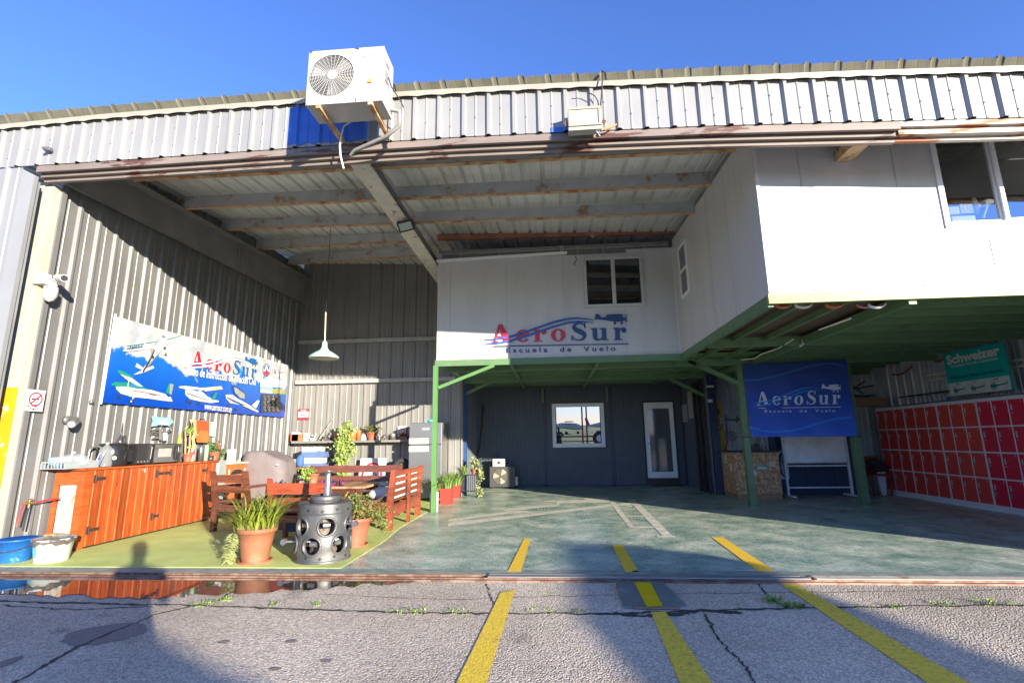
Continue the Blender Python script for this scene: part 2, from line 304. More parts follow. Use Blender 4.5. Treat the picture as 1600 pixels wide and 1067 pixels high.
# the sliding doors run in a floor rail with a channel on either side
g = MB(); g.box((-9,FY-0.05,-0.05),(9,FY+0.12,0.004)); tag(g.build('floor_sill', conc), kind='structure')
g = MB()
for y0, y1, z in ((FY-0.105,FY-0.09,0.012),(FY-0.20,FY-0.185,0.010),(FY-0.26,FY-0.235,0.003)): g.box((-9,y0,-0.03),(9,y1,z))
g.box((-9,FY-0.235,-0.03),(9,FY-0.05,-0.006)); t = g.build('door_floor_rail', rust_f); tag(t, 'long rusty floor rail of the sliding doors across the hangar threshold', 'rail')
g = MB()
a = aZ(762,903).x; b_ = aZ(1256,900).x
g.box((a,FY-0.18,-0.01),(b_,FY-0.12,0.016)); g.box((a,FY-0.085,-0.01),(b_-0.05,FY-0.055,0.014)); g.box((a,FY-0.12,-0.01),(b_,FY-0.085,0.006))
tag(g.build('threshold_strip', mat('shiny threshold', (0.6,0.62,0.63), 0.3, 0.7)), 'bright metal threshold strip laid over the floor rail', 'strip')
g = MB(); g.box((2.3,FY-0.175,-0.02),(9,FY-0.055,0.013)); tag(g.build('pale_sill', mat('pale worn sill', (0.62,0.55,0.42), 0.6, 0, 0.12, 6, c2=(0.34,0.24,0.16), m2=0.6, sc2=5)), 'pale worn concrete sill at the right end of the threshold', 'sill')
# puddle
rnd = random.Random(3); P = []
top = [(x, 905+0.004*x*0) for x in range(0, 640, 20)]
for x in range(-60, 650, 18): P.append(aZ(x, 906 if x > 0 else 903, -0.006))
for x in range(650, -61, -14): P.append(aZ(x, 933-abs(x-200)*0.025 + rnd.uniform(-4,3) - (max(0,x-320)*0.035), -0.006))
pm = bpy.data.materials.new('puddle water'); pm.use_nodes = True; b = pm.node_tree.nodes['Principled BSDF']; b.inputs['Base Color'].default_value = (0.05,0.04,0.035,1); b.inputs['Roughness'].default_value = 0.03; b.inputs['Specular IOR Level'].default_value = 1.0; b.inputs['IOR'].default_value = 1.6
g = MB(); g.poly(P); struct(g, 'puddle_water', pm)
# painted lines
def quadZ(mb, p, z): mb.poly([aZ(x, y, z) for x, y in p])
wornY = mat('worn yellow line on asphalt', (0.82,0.58,0.05), 0.8, 0, 0.2, 60, c2=(0.30,0.26,0.14), m2=0.63, sc2=26, w2=0.1, bump=0.6, bscale=90)
g = MB()
for c in ([(819,841),(829,841),(814,893),(793,893)], [(956,851),(973,851),(998,893),(977,893)], [(1112,839),(1130,839),(1211,892),(1184,892)]): quadZ(g, c, 0.004)
struct(g, 'yellow_line_on_floor', yellow)
g = MB()
for c in ([(782,925),(805,920),(756,1080),(706,1080)], [(1017,955),(1040,955),(1122,1080),(1068,1080)], [(1220,912),(1245,912),(1540,1080),(1470,1080)]): quadZ(g, c, -0.008)
struct(g, 'yellow_line_on_asphalt', wornY)
# grey outline of a helicopter marked on the floor
tape = mat('grey tape marking', (0.80,0.77,0.64), 0.45, 0, 0.1, 10, c2=(0.52,0.56,0.44), m2=0.56, sc2=6, w2=0.25)
Z4 = zm(700,760,4.0)
g = MB()
def zpoly(mb, pts, f, z): mb.poly([aZ(*f(x, y), z) for x, y in pts])
zz = 0.0016
for pl in ([(0,228),(1000,112),(1300,88),(1305,96),(1010,124),(0,248)], [(0,205),(420,148),(480,150),(560,168),(548,174),(470,158),(0,216)],
           [(330,140),(680,108),(680,96),(600,94),(600,88),(1000,78),(1010,98),(700,104),(690,120),(480,142),(360,150)],
           [(850,72),(1000,66),(1010,92),(860,92)], [(1010,98),(1045,98),(1165,258),(1135,258)], [(1120,78),(1165,78),(1410,312),(1345,312)],
           [(1110,180),(1240,180),(1246,186),(1112,186)], [(1150,248),(1300,248),(1306,256),(1156,256)], [(1300,306),(1420,306),(1425,314),(1310,314)]):
    zpoly(g, pl, Z4, zz); zz += 0.0003
struct(g, 'floor_marking', tape)
# small white position marks
g = MB()
for x, y in ((480,246),(840,174),(590,140),(1130,136),(1175,192),(1240,270),(230,182),(150,218),(600,165)):
    for k in range(4): zpoly(g, [(x-36+k*20,y+4),(x-26+k*20,y-3),(x-18+k*20,y-2),(x-28+k*20,y+5)], Z4, 0.0048)
struct(g, 'position_mark', mat('white paint mark', (0.6,0.6,0.55), 0.7))
# cracks with weeds in the asphalt
crk = mat('tar crack', (0.05,0.048,0.045), 0.9, 0, 0.3, 20)
g = MB()
def crack(path, w, z=-0.0085):
    L_ = []; Rr = []
    pp = []
    for i in range(len(path)-1):
        for k in range(14):
            t_ = k/14; pp.append((path[i][0]*(1-t_)+path[i+1][0]*t_, path[i][1]*(1-t_)+path[i+1][1]*t_))
    pp.append(path[-1])
    P3 = [aZ(x, y, z) + Vector((rnd.uniform(-.012,.012), rnd.uniform(-.018,.018), 0)) for x, y in pp]
    for i, p in enumerate(P3):
        d = (P3[min(i+1,len(P3)-1)]-P3[max(i-1,0)]); n = Vector((-d.y, d.x, 0)).normalized()*w*rnd.uniform(0.25,1)
        L_.append(p+n); Rr.append(p-n)
    for i in range(len(P3)-1): g.add([L_[i],Rr[i],Rr[i+1],L_[i+1]], [(0,1,2,3)])
crack([(-40,938),(150,942),(300,945),(470,951),(640,957),(790,958),(960,958),(1100,952),(1300,948),(1640,944)], 0.022)
crack([(20,1067),(120,1010),(240,960),(345,936),(360,925)], 0.018, -0.0089)
crack([(1100,955),(1125,1000),(1165,1040),(1185,1075)], 0.012, -0.0087)
crack([(500,928),(700,936),(900,930),(1200,925),(1600,920)], 0.006, -0.0091)
crack([(960,958),(1020,962),(1100,953),(1160,957)], 0.04, -0.0093)
crack([(760,912),(768,935),(782,958)], 0.008, -0.0087)
crack([(1180,908),(1200,930),(1232,950)], 0.014, -0.0087)
crack([(0,945),(120,952),(240,946)], 0.010, -0.0089)
struct(g, 'asphalt_crack', crk)
# dark stains in asphalt
g = MB()
for cx_, cy_, rx, ry in ((165,989,56,17),(8,1035,12,12),(510,1031,9,3),(430,1044,10,3),(455,1001,9,3),(350,1002,9,3)):
    c0 = aZ(cx_, cy_, -0.0095); ex = (aZ(cx_+rx, cy_, -0.0095)-c0).length; ey = abs((aZ(cx_, cy_-ry, -0.0095)-c0).y)
    g.poly([c0+Vector((math.cos(a_*math.pi/12)*ex*rnd.uniform(.9,1.08), math.sin(a_*math.pi/12)*ey*rnd.uniform(.9,1.08), 0)) for a_ in range(24)])
struct(g, 'asphalt_patch', mat('dark patch', (0.24,0.20,0.175), 0.9, 0, 0.2, 60, bump=0.8, bscale=70))
# low weeds along the cracks
def blades(mb, c, n, h, spread, lean=0.5, wd=0.006, seg=4, droop=0.8, rn=rnd):
    for _ in range(n):
        a_ = rn.uniform(0, 2*math.pi); r0 = spread*math.sqrt(rn.random())*0.5; hh = h*rn.uniform(0.55,1.1); ln = lean*rn.uniform(0.2,1)*hh
        base = Vector(c)+Vector((math.cos(a_)*r0, math.sin(a_)*r0, 0)); dr = Vector((math.cos(a_), math.sin(a_), 0)); sd_ = Vector((-dr.y, dr.x, 0))*wd
        pv = []
        for k in range(seg+1):
            t_ = k/seg; p = base + dr*ln*t_*t_*1.4 + Vector((0,0,hh*(t_-droop*0.45*t_**3)))
            ww = (1-t_**2*0.92); pv += [p-sd_*ww, p+sd_*ww]
        mb.add(pv, [(2*k,2*k+1,2*k+3,2*k+2) for k in range(seg)])
def leaves(mb, c, n, rad, size=0.03, rn=rnd, sc=(1,1,1), clump=6):
    cs = []
    for _ in range(clump):
        v = Vector((rn.gauss(0,1), rn.gauss(0,1), rn.gauss(0,1))).normalized()*rn.uniform(0.3,0.9); cs.append(v)
    for i in range(n):
        b0 = rn.choice(cs); v = b0*0.75+Vector((rn.gauss(0,.28), rn.gauss(0,.28), rn.gauss(0,.28)))
        p = Vector(c)+Vector((v.x*rad*sc[0], v.y*rad*sc[1], v.z*rad*sc[2]))
        d = Vector((rn.gauss(0,1), rn.gauss(0,1), rn.gauss(0,.7))).normalized(); s_ = d.orthogonal().normalized()
        s_ = Matrix.Rotation(rn.uniform(0,6.28), 3, d) @ s_; L_ = size*rn.uniform(0.6,1.3); W_ = L_*0.36; nn = d.cross(s_)*L_*0.12
        mb.add([p, p+d*L_*0.5+s_*W_+nn, p+d*L_, p+d*L_*0.5-s_*W_+nn], [(0,1,2,3)])
g = MB()
for x, y, n, h in ((315,945,60,.05),(345,936,40,.05),(425,945,22,.04),(490,944,22,.04),(620,956,24,.04),(660,955,36,.05),(710,956,24,.04),(845,955,30,.03),(905,955,30,.03),(1215,938,70,.10),(1230,948,90,.07),
                   (1165,946,10,.03),(1245,946,30,.03),(1385,946,30,.04),(1482,945,34,.05),(1545,942,40,.06),(1590,944,24,.03),(678,912,10,.05),(1350,947,12,.03)):
    for k in range(3): blades(g, aZ(x+rnd.uniform(-18,18), y+rnd.uniform(-1,1), -0.012), n//3, h*.6, 0.13, 1.3, 0.004)
tag(g.build('weeds', leafB), 'low green weeds growing in the asphalt cracks', 'weeds', kind='stuff')

# ------------------------------------------------------------------ corrugated sheet
PROF = [(0,0),(0.30,0),(0.33,0.22),(0.37,0.22),(0.40,0),(0.76,0),(0.83,1),(0.94,1)]
def corr(mb, O, U, length, N, bot, top, pitch=0.29, depth=0.035, prof=PROF, u0=0.0):
    O, U, N = Vector(O), Vector(U), Vector(N); us = []
    k = math.floor(u0/pitch); 
    while k*pitch < u0+length:
        for f, n in prof:
            u = (k+f)*pitch
            if u0 <= u <= u0+length: us.append((u-u0, n*depth))
        k += 1
    us = [(0, 0)] + [q for q in us if 1e-5 < q[0] < length-1e-5] + [(length, 0)]
    vs = []
    for u, n in us: vs += [O+U*u+N*n+Vector(bot(u)), O+U*u+N*n+Vector(top(u))]
    return mb.add(vs, [(2*i, 2*i+2, 2*i+3, 2*i+1) for i in range(len(us)-1)])
def lin(pts):   # piecewise-linear lookup
    def f(x):
        if x <= pts[0][0]: return pts[0][1]
        for (a, fa), (b, fb) in zip(pts, pts[1:]):
            if x <= b: return fa+(fb-fa)*(x-a)/(b-a)
        return pts[-1][1]
    return f

WX = -6.3; BY = 11.85
ZL = lambda y: 5.07+0.096*(y-6.2)      # underside of purlins along the left wall
ZR = lambda y: 4.87+0.055*(y-6.0)      # and along the upper office
def zp(x, y): 
    t_ = (x+6.2)/(2.44+6.2); return ZL(y)*(1-t_)+ZR(y)*t_
hangar = T('hangar', 'corrugated metal hangar bay with zinc fascia, steel rafters and open front', 'hangar', (0,5,0))
# left wall and back wall
g = MB(); corr(g, (WX,5.55,0), (0,1,0), BY-5.55, (1,0,0), lambda u: (0,0,0), lambda u: (0,0,5.5+0.03*u)); g.build('side_wall', galv, hangar)
g = MB(); corr(g, (WX,BY,0), (1,0,0), 4.18, (0,-1,0), lambda u: (0,0,0), lambda u: (0,0,5.9), 0.30, 0.03); g.build('back_wall', galv_dark, hangar)
g = MB()
for zc in (2.72, 3.72): g.box((WX+0.04,BY-0.13,zc-0.04),(-2.28,BY-0.035,zc+0.05))
g.build('girt', mat('girt grey', (0.36,0.355,0.33), 0.5, 0.1), hangar)
# upper closing wall over the rear part
g = MB(); g.box((-2.3,14.8,2.9),(9,14.85,6)); g.box((-2.32,12,2.9),(-2.27,14.8,6)); g.build('rear_closure', black_m, hangar)
# roof sheet, ribs running front to back
g = MB()
def roofz(x, y): return zp(max(-6.6,min(x,2.44)) if x < 2.44 else 2.44, y)+0.215
def roofstrip(mb, y0, y1, x0=-9.0, x1=9.0, pitch=0.30, dep=0.045, up=0.0):
    us = []; k = math.floor(x0/pitch)
    while k*pitch < x1:
        for f, n in PROF:
            x = (k+f)*pitch
            if x0 <= x <= x1: us.append((x, n*dep))
        k += 1
    vs = []
    for x, n in us: vs += [Vector((x, y0, roofz(x, y0)+n+up)), Vector((x, y1, roofz(x, y1)+n+up))]
    mb.add(vs, [(2*i, 2*i+1, 2*i+3, 2*i+2) for i in range(len(us)-1)])
roofstrip(g, 5.25, 15.0); g.build('roof_sheet', roof_m, hangar)
# fascia: follows a very slightly bowed eave
def FYx(x): return 4.95 - x*0.04
def fz(pxs):
    L_ = []
    for x, y in pxs:
        yy = 5.1
        for _ in range(5): p = aY(x, y, yy); yy = FYx(p.x)
        L_.append((p.x, p.z))
    L_ = [(-11, L_[0][1]+(L_[0][1]-L_[1][1])*0.2)]+L_+[(9, L_[-1][1]-0.12)]
    return lin(L_)
fb = fz([(0,262),(160,252),(320,241),(420,234),(560,224),(720,214),(900,205.5),(1100,197),(1350,190),(1600,183)])
ft = fz([(0,206),(160,190),(320,177),(470,166),(620,156),(780,147),(940,139.5),(1100,133),(1350,124),(1600,117)])
rt = fz([(0,184),(160,170),(320,157),(470,146),(620,135.5),(780,126),(940,118),(1100,110.5),(1350,101),(1600,94)])
X0, X1 = -8.3, 6.6
def fvec(f): return lambda u: (0, 0, f(X0+u))
Ud = Vector((1, -0.04, 0))
BLUE = [(aY(455,200,5.15).x, aY(520,200,5.15).x)]
g = MB(); corr(g, (X0, FYx(X0), 0), Ud, X1-X0, (0,-1,0), fvec(fb), fvec(lambda x: ft(x)+0.02), 0.286, 0.032); g.build('fascia', fascia_m, hangar)
# blue painted sheets left bare behind the air conditioner
bl = mat('blue painted sheet', (0.045,0.145,0.50), 0.45, 0, 0.08, 3)
g = MB()
a = aY(456,200,5.14).x; b_ = aY(582,200,5.14).x
corr(g, (a, FYx(a)-0.006, 0), Ud, b_-a, (0,-1,0), lambda u: (0,0,fb(a+u)+0.035+0.02*math.sin(u*30)), lambda u: (0,0,ft(a+u)-0.02), 0.286, 0.032, u0=a-X0); g.build('fascia_patch', bl, hangar)
g = MB(); a = aY(860,200,5.1).x; b_ = aY(888,200,5.1).x
corr(g, (a, FYx(a)-0.006, 0), Ud, b_-a+0.03, (0,-1,0), lambda u: (0,0,fb(a+u)-0.005), lambda u: (0,0,fb(a+u)+0.055), 0.286, 0.032, u0=a-X0); g.build('fascia_patch', bl, hangar)
# trim flashing above fascia, with a scalloped lower edge
g = MB(); vs = []; n = 260
for i in range(n+1):
    x = X0+(X1-X0)*i/n; y = FYx(x)-0.05
    sca = 0.018*abs(math.sin(math.pi*(x-X0)/0.286))
    vs += [(x, y, ft(x)-0.01+sca*0.8), (x, y-0.012, ft(x)+0.055), (x, y+0.14, ft(x)+0.075)]
g.add(vs, [(3*i+k, 3*i+3+k, 3*i+4+k, 3*i+1+k) for i in range(n) for k in (0,1)]); g.build('eave_flashing', mat('cream flashing', (0.30,0.29,0.245), 0.5, 0, 0.06), hangar)
# overhanging roof edge: ribbed capping
g = MB(); us = []; k = 0
while X0+k*0.30 < X1:
    for f, nn in [(0,0.0),(0.14,0.006),(0.34,0.010),(0.36,0.014),(0.38,0.010),(0.60,0.006),(0.76,0),(0.80,0.024),(0.86,0.028),(0.93,0.024)]: us.append((X0+(k+f)*0.30, nn))
    k += 1
vs = []
for x, nn in us:
    y = FYx(x); z1 = rt(x)
    vs += [(x+0.03, y+0.02, ft(x)+0.045+nn*0.2), (x, y-0.07-nn*0.25, z1-0.03+nn), (x, y-0.06, z1-0.022+nn), (x, y+1.2, z1+0.05+nn)]
g.add(vs, [(4*i+k, 4*i+4+k, 4*i+5+k, 4*i+1+k) for i in range(len(us)-1) for k in (0,1,2)]); g.build('roof_edge', cap_m, hangar)
# fixing screws on the fascia
g = MB(); rs = random.Random(5)
x = X0+0.1; i = 0
while x < X1:
    for dz in ((0.12, 0.36) if i % 2 else (0.22,)):
        z = fb(x)+dz*(ft(x)-fb(x))/0.55+rs.uniform(-.02,.02)
        g.lathe((x, FYx(x)-0.003, z), [(0.0,0.008),(0.009,0.006),(0.009,0)], 6, (0,-1,0))
    x += 0.286 if i % 2 else 0.286; i += 1
g.build('screws', mat('rust screw', (0.10,0.07,0.05), 0.7), hangar)
# door head rails under the fascia, in two steps
def railseg(mb, y0, y1, d0, d1, xa=-6.35, xb=6.6, n=24):
    vs = []
    for i in range(n+1):
        x = xa+(xb-xa)*i/n; y = FYx(x)
        vs += [(x,y+y0,fb(x)+d0),(x,y+y1,fb(x)+d0),(x,y+y1,fb(x)+d1),(x,y+y0,fb(x)+d1)]
    fs = [(4*i+k, 4*i+4+k, 4*i+4+(k+1) % 4, 4*i+(k+1) % 4) for i in range(n) for k in range(4)]+[(0,1,2,3),(4*n,4*n+3,4*n+2,4*n+1)]
    mb.add(vs, fs)
XR = aY(1375,200,5.1).x
g = MB(); railseg(g, 0.012, 0.05, 0.0, -0.085, xb=XR); railseg(g, 0.075, 0.12, -0.072, -0.125, xb=XR); railseg(g, 0.125, 0.17, -0.10, -0.165, xb=XR); g.build('door_head_rail', rail_m, hangar)
g = MB(); railseg(g, 0.012, 0.05, 0.0, -0.06, xa=XR+0.002); railseg(g, 0.055, 0.12, -0.052, -0.12, xa=XR+0.002); railseg(g, 0.125, 0.17, -0.10, -0.155, xa=XR+0.002); g.build('door_head_rail', rail_r, hangar)
g = MB(); railseg(g, 0.20, 0.21, -0.10, 0.62); g.build('reflection_darkener', rafter_d, hangar)  # dark panel added behind the fascia to darken its reflection in the window
# purlins: web and rusty bottom flange, from the left wall to the upper office
PL = [(aX(190,281,-6.2), aX(1150,233,2.43)), (aX(275,326,-6.2), aX(1112,288,2.43)), (aX(345,359,-6.2), aX(1086,332,2.43)),
      (aX(400,389,-6.2), None), (aX(450,413,-6.2), None)]
XMID = -2.4
for i, (pa, pb) in enumerate(PL):
    if pb is None: 
        q = aX(*[(655,376),(668,398)][i-3], -2.55); pb = Vector((-2.5, q.y, q.z))
    g = MB(); h_ = 0.19
    a, b_ = pa, pb
    g.beam(a+Vector((0,0,0.01+h_/2)), b_+Vector((0,0,0.01+h_/2)), 0.012, h_)
    o = g.build('purlin', purlin_m, hangar)
    g = MB(); g.beam(a+Vector((0,0.035,0.004)), b_+Vector((0,0.035,0.004)), 0.075, 0.012); g.build('purlin_flange', flange_m, o)
# rafter along the left wall, deep grey I-beam
g = MB(); pa = Vector((WX+0.07,5.5,4.72)); 
g.hexa([(WX+0.05,5.3,4.60),(WX+0.10,5.3,4.60),(WX+0.10,BY-0.05,4.74),(WX+0.05,BY-0.05,4.74),(WX+0.05,5.3,5.03),(WX+0.10,5.3,5.03),(WX+0.10,BY-0.05,5.36),(WX+0.05,BY-0.05,5.36)])
g.hexa([(WX+0.05,5.3,5.03),(WX+0.26,5.3,5.03),(WX+0.26,BY-0.05,5.36),(WX+0.05,BY-0.05,5.36),(WX+0.05,5.3,5.05),(WX+0.26,5.3,5.05),(WX+0.26,BY-0.05,5.38),(WX+0.05,BY-0.05,5.38)])
g.box((WX+0.10,9.0,4.68),(WX+0.13,9.06,5.15)); g.box((WX+0.10,9.09,4.68),(WX+0.13,9.15,5.15))
g.build('rafter', rafter_d, hangar)
# middle rafter: cream bottom flange, darker web
g = MB(); zc = 4.78
mA = aX(570,245,-2.4); mB = aX(683,418,-2.4)
mA = Vector((-2.4, 5.45, 4.80)); mB = Vector((-2.4, 11.8, 4.80))
g.box((-2.50,5.3,4.76),(-2.24,11.7,4.785)); r1 = g.build('rafter', rafter_m, hangar)
g = MB(); g.box((-2.385,5.3,4.786),(-2.355,11.7,5.10)); g.build('web', rafter_d, r1)
# rust-brown beam and strip of panes above the rear panel
g = MB(); pa = aY(684,372,9.55); pb = aY(1056,362,9.55); g.beam(pa, pb, 0.08, 0.10); g.build('tie_beam', mat('rust brown beam', (0.30,0.13,0.07), 0.7, 0, 0.2, 4, c2=(0.38,0.24,0.16), m2=0.6), hangar)
g = MB(); g.box((-2.24,9.62,4.80),(2.42,9.64,5.12)); o = g.build('pane_strip', mat('dull translucent strip', (0.26,0.255,0.24), 0.4), hangar)
g = MB()
for px in (720,780,840,902,942,1006,1052):
    x = aY(px,385,9.6).x; g.box((x-0.012,9.595,4.82),(x+0.012,9.618,5.08))
g.box((-2.24,9.59,5.02),(2.42,9.617,5.045)); g.box((aY(874,380,9.6).x,9.55,4.85),(aY(880,380,9.6).x,9.592,5.10)); g.build('glazing_bar', mat('grey bar', (0.42,0.42,0.4), 0.5), o)
# stub of plastered column at the opening
pilm = mat('cream painted pillar', (0.36,0.352,0.315), 0.5, 0, 0.06, 3, c2=(0.46,0.38,0.24), m2=0.6, sc2=3, w2=0.2, stretch=(3,1,0.6))
g = MB(); g.box((-6.48,5.40,0),(-6.275,5.54,4.55)); pl = g.build('door_pillar', pilm, hangar)
g = MB(); g.box((-6.274,5.50,0),(-6.25,5.56,4.6)); g.build('pillar_return', galv, pl)
yel = mat('flaking orange yellow paint', (0.62,0.30,0.01), 0.5, 0, 0.06, 3, c2=(0.72,0.68,0.60), m2=0.60, sc2=6, w2=0.03)
g = MB(); g.box((-6.482,5.395,0),(-6.273,5.399,1.95)); g.build('paint_band', yel, pl)
# right hand metal walls under the upper office
galv_b = mat('rear galvanised sheet', (0.50,0.53,0.55), 0.4, 0.35, 0.15, 2)
g = MB(); corr(g, (3.75,12.4,0), (1,0,0), 4.1, (0,-1,0), lambda u: (0,0,0), lambda u: (0,0,2.95), 0.26, 0.035); g.build('rear_sheet_wall', galv_b, hangar)
g = MB(); corr(g, (7.8,12.4,0), (0,-1,0), 7.0, (-1,0,0), lambda u: (0,0,0), lambda u: (0,0,5.2), 0.26, 0.035); g.build('right_wall', galv_b, hangar)

# sliding door leaf at the far left, standing outside the opening
dm = mat('pale door sheet', (0.25,0.26,0.265), 0.42, 0.2, 0.05, 2)
door = T('sliding_door', 'tall pale corrugated sliding door pushed open at the left end', 'door', (-6.4,5.2,0))
xe = aY(42,370,5.2).x
g = MB(); corr(g, (xe-2.6,5.14,0.03), (1,0,0), 2.45, (0,-1,0), lambda u: (0,0,0), lambda u: (0,0,4.62), 0.286, 0.032); g.build('door_sheet', dm, door)
g = MB(); g.poly([(xe-0.15,5.14,0.03),(xe-0.15,5.14,4.63),(xe,5.16,4.55),(xe,5.16,0.03)], (0,0.05,0)); g.build('edge_post', dm, door)
g = MB(); g.box((xe-2.6,5.18,0.05),(xe-0.02,5.26,4.5)); g.build('door_frame', rafter_d, door)
g = MB(); x = xe-0.125; g.tube([(x-.03,5.31,0.02),(x,5.31,4.4)], 0.03); tag(g.build('drain_pipe', mat('dark pipe', (0.10,0.12,0.16), 0.4)), 'dark vertical pipe between the sliding door and the cream pillar', 'pipe')

rdoor = T('right_sliding_door', 'tall pale corrugated sliding door pushed open at the right end', 'door', (7.5,5.0,0))
g = MB(); corr(g, (6.25,4.90,0.03), (1,0,0), 4.0, (0,-1,0), lambda u: (0,0,0), lambda u: (0,0,4.45), 0.286, 0.032); g.build('door_sheet', dm, rdoor)
g = MB(); g.box((6.26,4.93,0.05),(10.2,5.0,4.4)); g.build('door_frame', rafter_d, rdoor)
# ------------------------------------------------------------------ upper office: white panel boxes on green steel
OX = 2.44; PB = 2.78
office = T('upper_office', 'white panelled office box raised on green steel, hanging over the bay', 'building', (OX,5.5,PB))
YF = 5.55
g = MB(); WXa, WXb, WZa, WZb = 4.41, 5.95, 3.49, 4.68
g.box((OX,YF,PB+0.02),(WXa,YF+0.06,4.95)); g.box((WXa,YF,PB+0.02),(WXb,YF+0.06,WZa)); g.box((WXa,YF,WZb),(WXb,YF+0.06,4.95)); g.box((WXb,YF,PB+0.02),(7.7,YF+0.06,4.95)); g.build('front_panel', white_panel, office)
g = MB(); g.hexa([(OX-0.003,YF-0.003,PB+0.02),(OX+0.06,YF-0.003,PB+0.02),(OX+0.06,9.4,PB+0.02),(OX-0.003,9.4,PB+0.02),(OX-0.003,YF-0.003,4.86),(OX+0.06,YF-0.003,4.86),(OX+0.06,9.4,5.05),(OX-0.003,9.4,5.05)])
g.build('side_panel', white_panel, office)
YP = 9.4
g = MB(); g.box((-2.2,YP,PB),(OX-0.004,YP+0.06,4.83)); g.box((OX-0.9,YP+0.001,4.83),(OX-0.004,YP+0.06,4.90)); g.build('rear_panel', white_panel, office)
g = MB(); g.box((-2.2,9.45,PB),(-2.14,14.5,5.0)); g.build('left_end_panel', white_panel, office)
g = MB(); g.box((-2.2,9.5,PB+0.12),(7.4,14.6,PB+0.16)); g.build('office_floor', deck_m, office)
g = MB(); g.box((OX+0.1,YF+0.1,PB+0.06),(7.4,9.5,PB+0.10)); g.build('office_floor', deck_m, office)
g = MB(); g.box((OX+0.1,8.8,PB+0.1),(7.7,8.85,4.9)); g.build('inner_wall', mat('inner blue grey wall', (0.30,0.33,0.38), 0.6), office)
# seams between panels
g = MB()
def seamY(px0, py0, px1, py1, Y_, w_=0.004, g=None):
    g = g or globals()['g']
    a, b_ = aY(px0, py0, Y_), aY(px1, py1, Y_); x = (a.x+b_.x)/2
    g.box((x-w_, Y_-0.004, min(a.z,b_.z)), (x+w_, Y_+0.01, max(a.z,b_.z)))
seam_m2 = mat('soft seam', (0.42,0.42,0.41), 0.6)
for a in ((703,408,703,563),(791,404,792,560),(880,396,883,558),(973,392,977,554)): g = MB(); seamY(*a, YP, 0.006); g.build('panel_seam', seam_m2, office)
for a in ((1242,222,1277,458),(1386,215,1433,455),(1570,358,1590,452)): g = MB(); seamY(*a, YF, 0.006); g.build('panel_seam', seam_m2, office)
for px, z0, z1 in ((1142,PB+.02,4.9),(1110,PB+.02,4.95),(1084,PB+.02,5.0)):
    y = aX(px,400,OX).y; g = MB(); g.box((OX-0.006,y-0.004,z0),(OX+0.01,y+0.004,z1)); g.build('panel_seam', seam_m2, office)
g = MB(); a = aY(682,408,YP-0.03); b_ = aY(886,395,YP-0.03); g.beam((a.x,YP-0.03,a.z),(b_.x,YP-0.03,b_.z), 0.05, 0.045); g.build('cable_trunking', alu, office)
g = MB(); g.box((OX+0.0,YP-0.012,PB),(OX-0.03,YP-0.002,4.9)); g.build('corner_trim', mat('dull trim', (0.6,0.6,0.58), 0.5), office); g = MB(); g.box((OX+0.003,YF-0.012,PB),(OX+0.04,YF-0.001,4.86)); g.build('corner_trim', mat('dull trim', (0.6,0.6,0.58), 0.5), office)
g = MB(); p0 = aY(899,400,YP-0.02); g.tube([p0, p0+Vector((0.02,0,-0.08)), p0+Vector((-0.03,0,-0.16)), p0+Vector((-0.02,0,-0.2))], 0.006, 5); g.build('cable_end', black_m, office)

gl_up = glass_mat('office window glass', (0.75,0.8,0.85), 0.36)
def window_Y(parent, name, c, Y_, div=1, fw=0.06, m=alu, glass=gl_up, backing=None, depth=0.05, tilt=0.0):
    (x0,y0),(x1,y1) = c
    a = aY(x0, y0, Y_); b_ = aY(x1, y1, Y_); xa, xb, zt, zb = a.x, b_.x, a.z, b_.z
    wz = MB(); f = fw
    wz.box((xa,Y_-depth,zb),(xb,Y_-0.002,zb+f)); wz.box((xa,Y_-depth,zt-f),(xb,Y_-0.002,zt))
    wz.box((xa,Y_-depth+0.001,zb+f),(xa+f,Y_-0.002,zt-f)); wz.box((xb-f,Y_-depth+0.001,zb+f),(xb,Y_-0.002,zt-f))
    w_ = wz.build(name, m, parent)
    n = div+1; inner = (xb-xa-2*f)/n
    for k in range(1, n):
        q = MB(); q.box((xa+f+inner*k-0.035,Y_-depth+0.004,zb+f),(xa+f+inner*k+0.035,Y_-0.004,zt-f)); q.build('mullion', m, w_)
    for k in range(n):
        q = MB(); q.poly([(xa+f+inner*k+0.02,Y_-0.02,zb+f),(xa+f+inner*(k+1)-0.02,Y_-0.02,zb+f),(xa+f+inner*(k+1)-0.02,Y_-0.02-tilt,zt-f),(xa+f+inner*k+0.02,Y_-0.02-tilt,zt-f)])
        q.build('pane', glass, w_)
        if backing:
            q = MB(); q.box((xa+f+inner*k,Y_-0.012,zb+f),(xa+f+inner*(k+1),Y_-0.006,zt-f)); q.build('dark_room_sheet', backing, w_)  # dark sheet behind each pane, standing in for the shade of the room
    return w_, (xa, xb, zb, zt)
dark_in = mat('dark room behind glass', (0.03,0.035,0.04), 0.7)
window_Y(office, "rear_window", ((911,404),(1007,478)), YP, 1, 0.05, mat('dull window frame', (0.55,0.55,0.53), 0.4, 0.2), glass_mat('dim glass', (0.3,0.33,0.36), 0.10), dark_in)
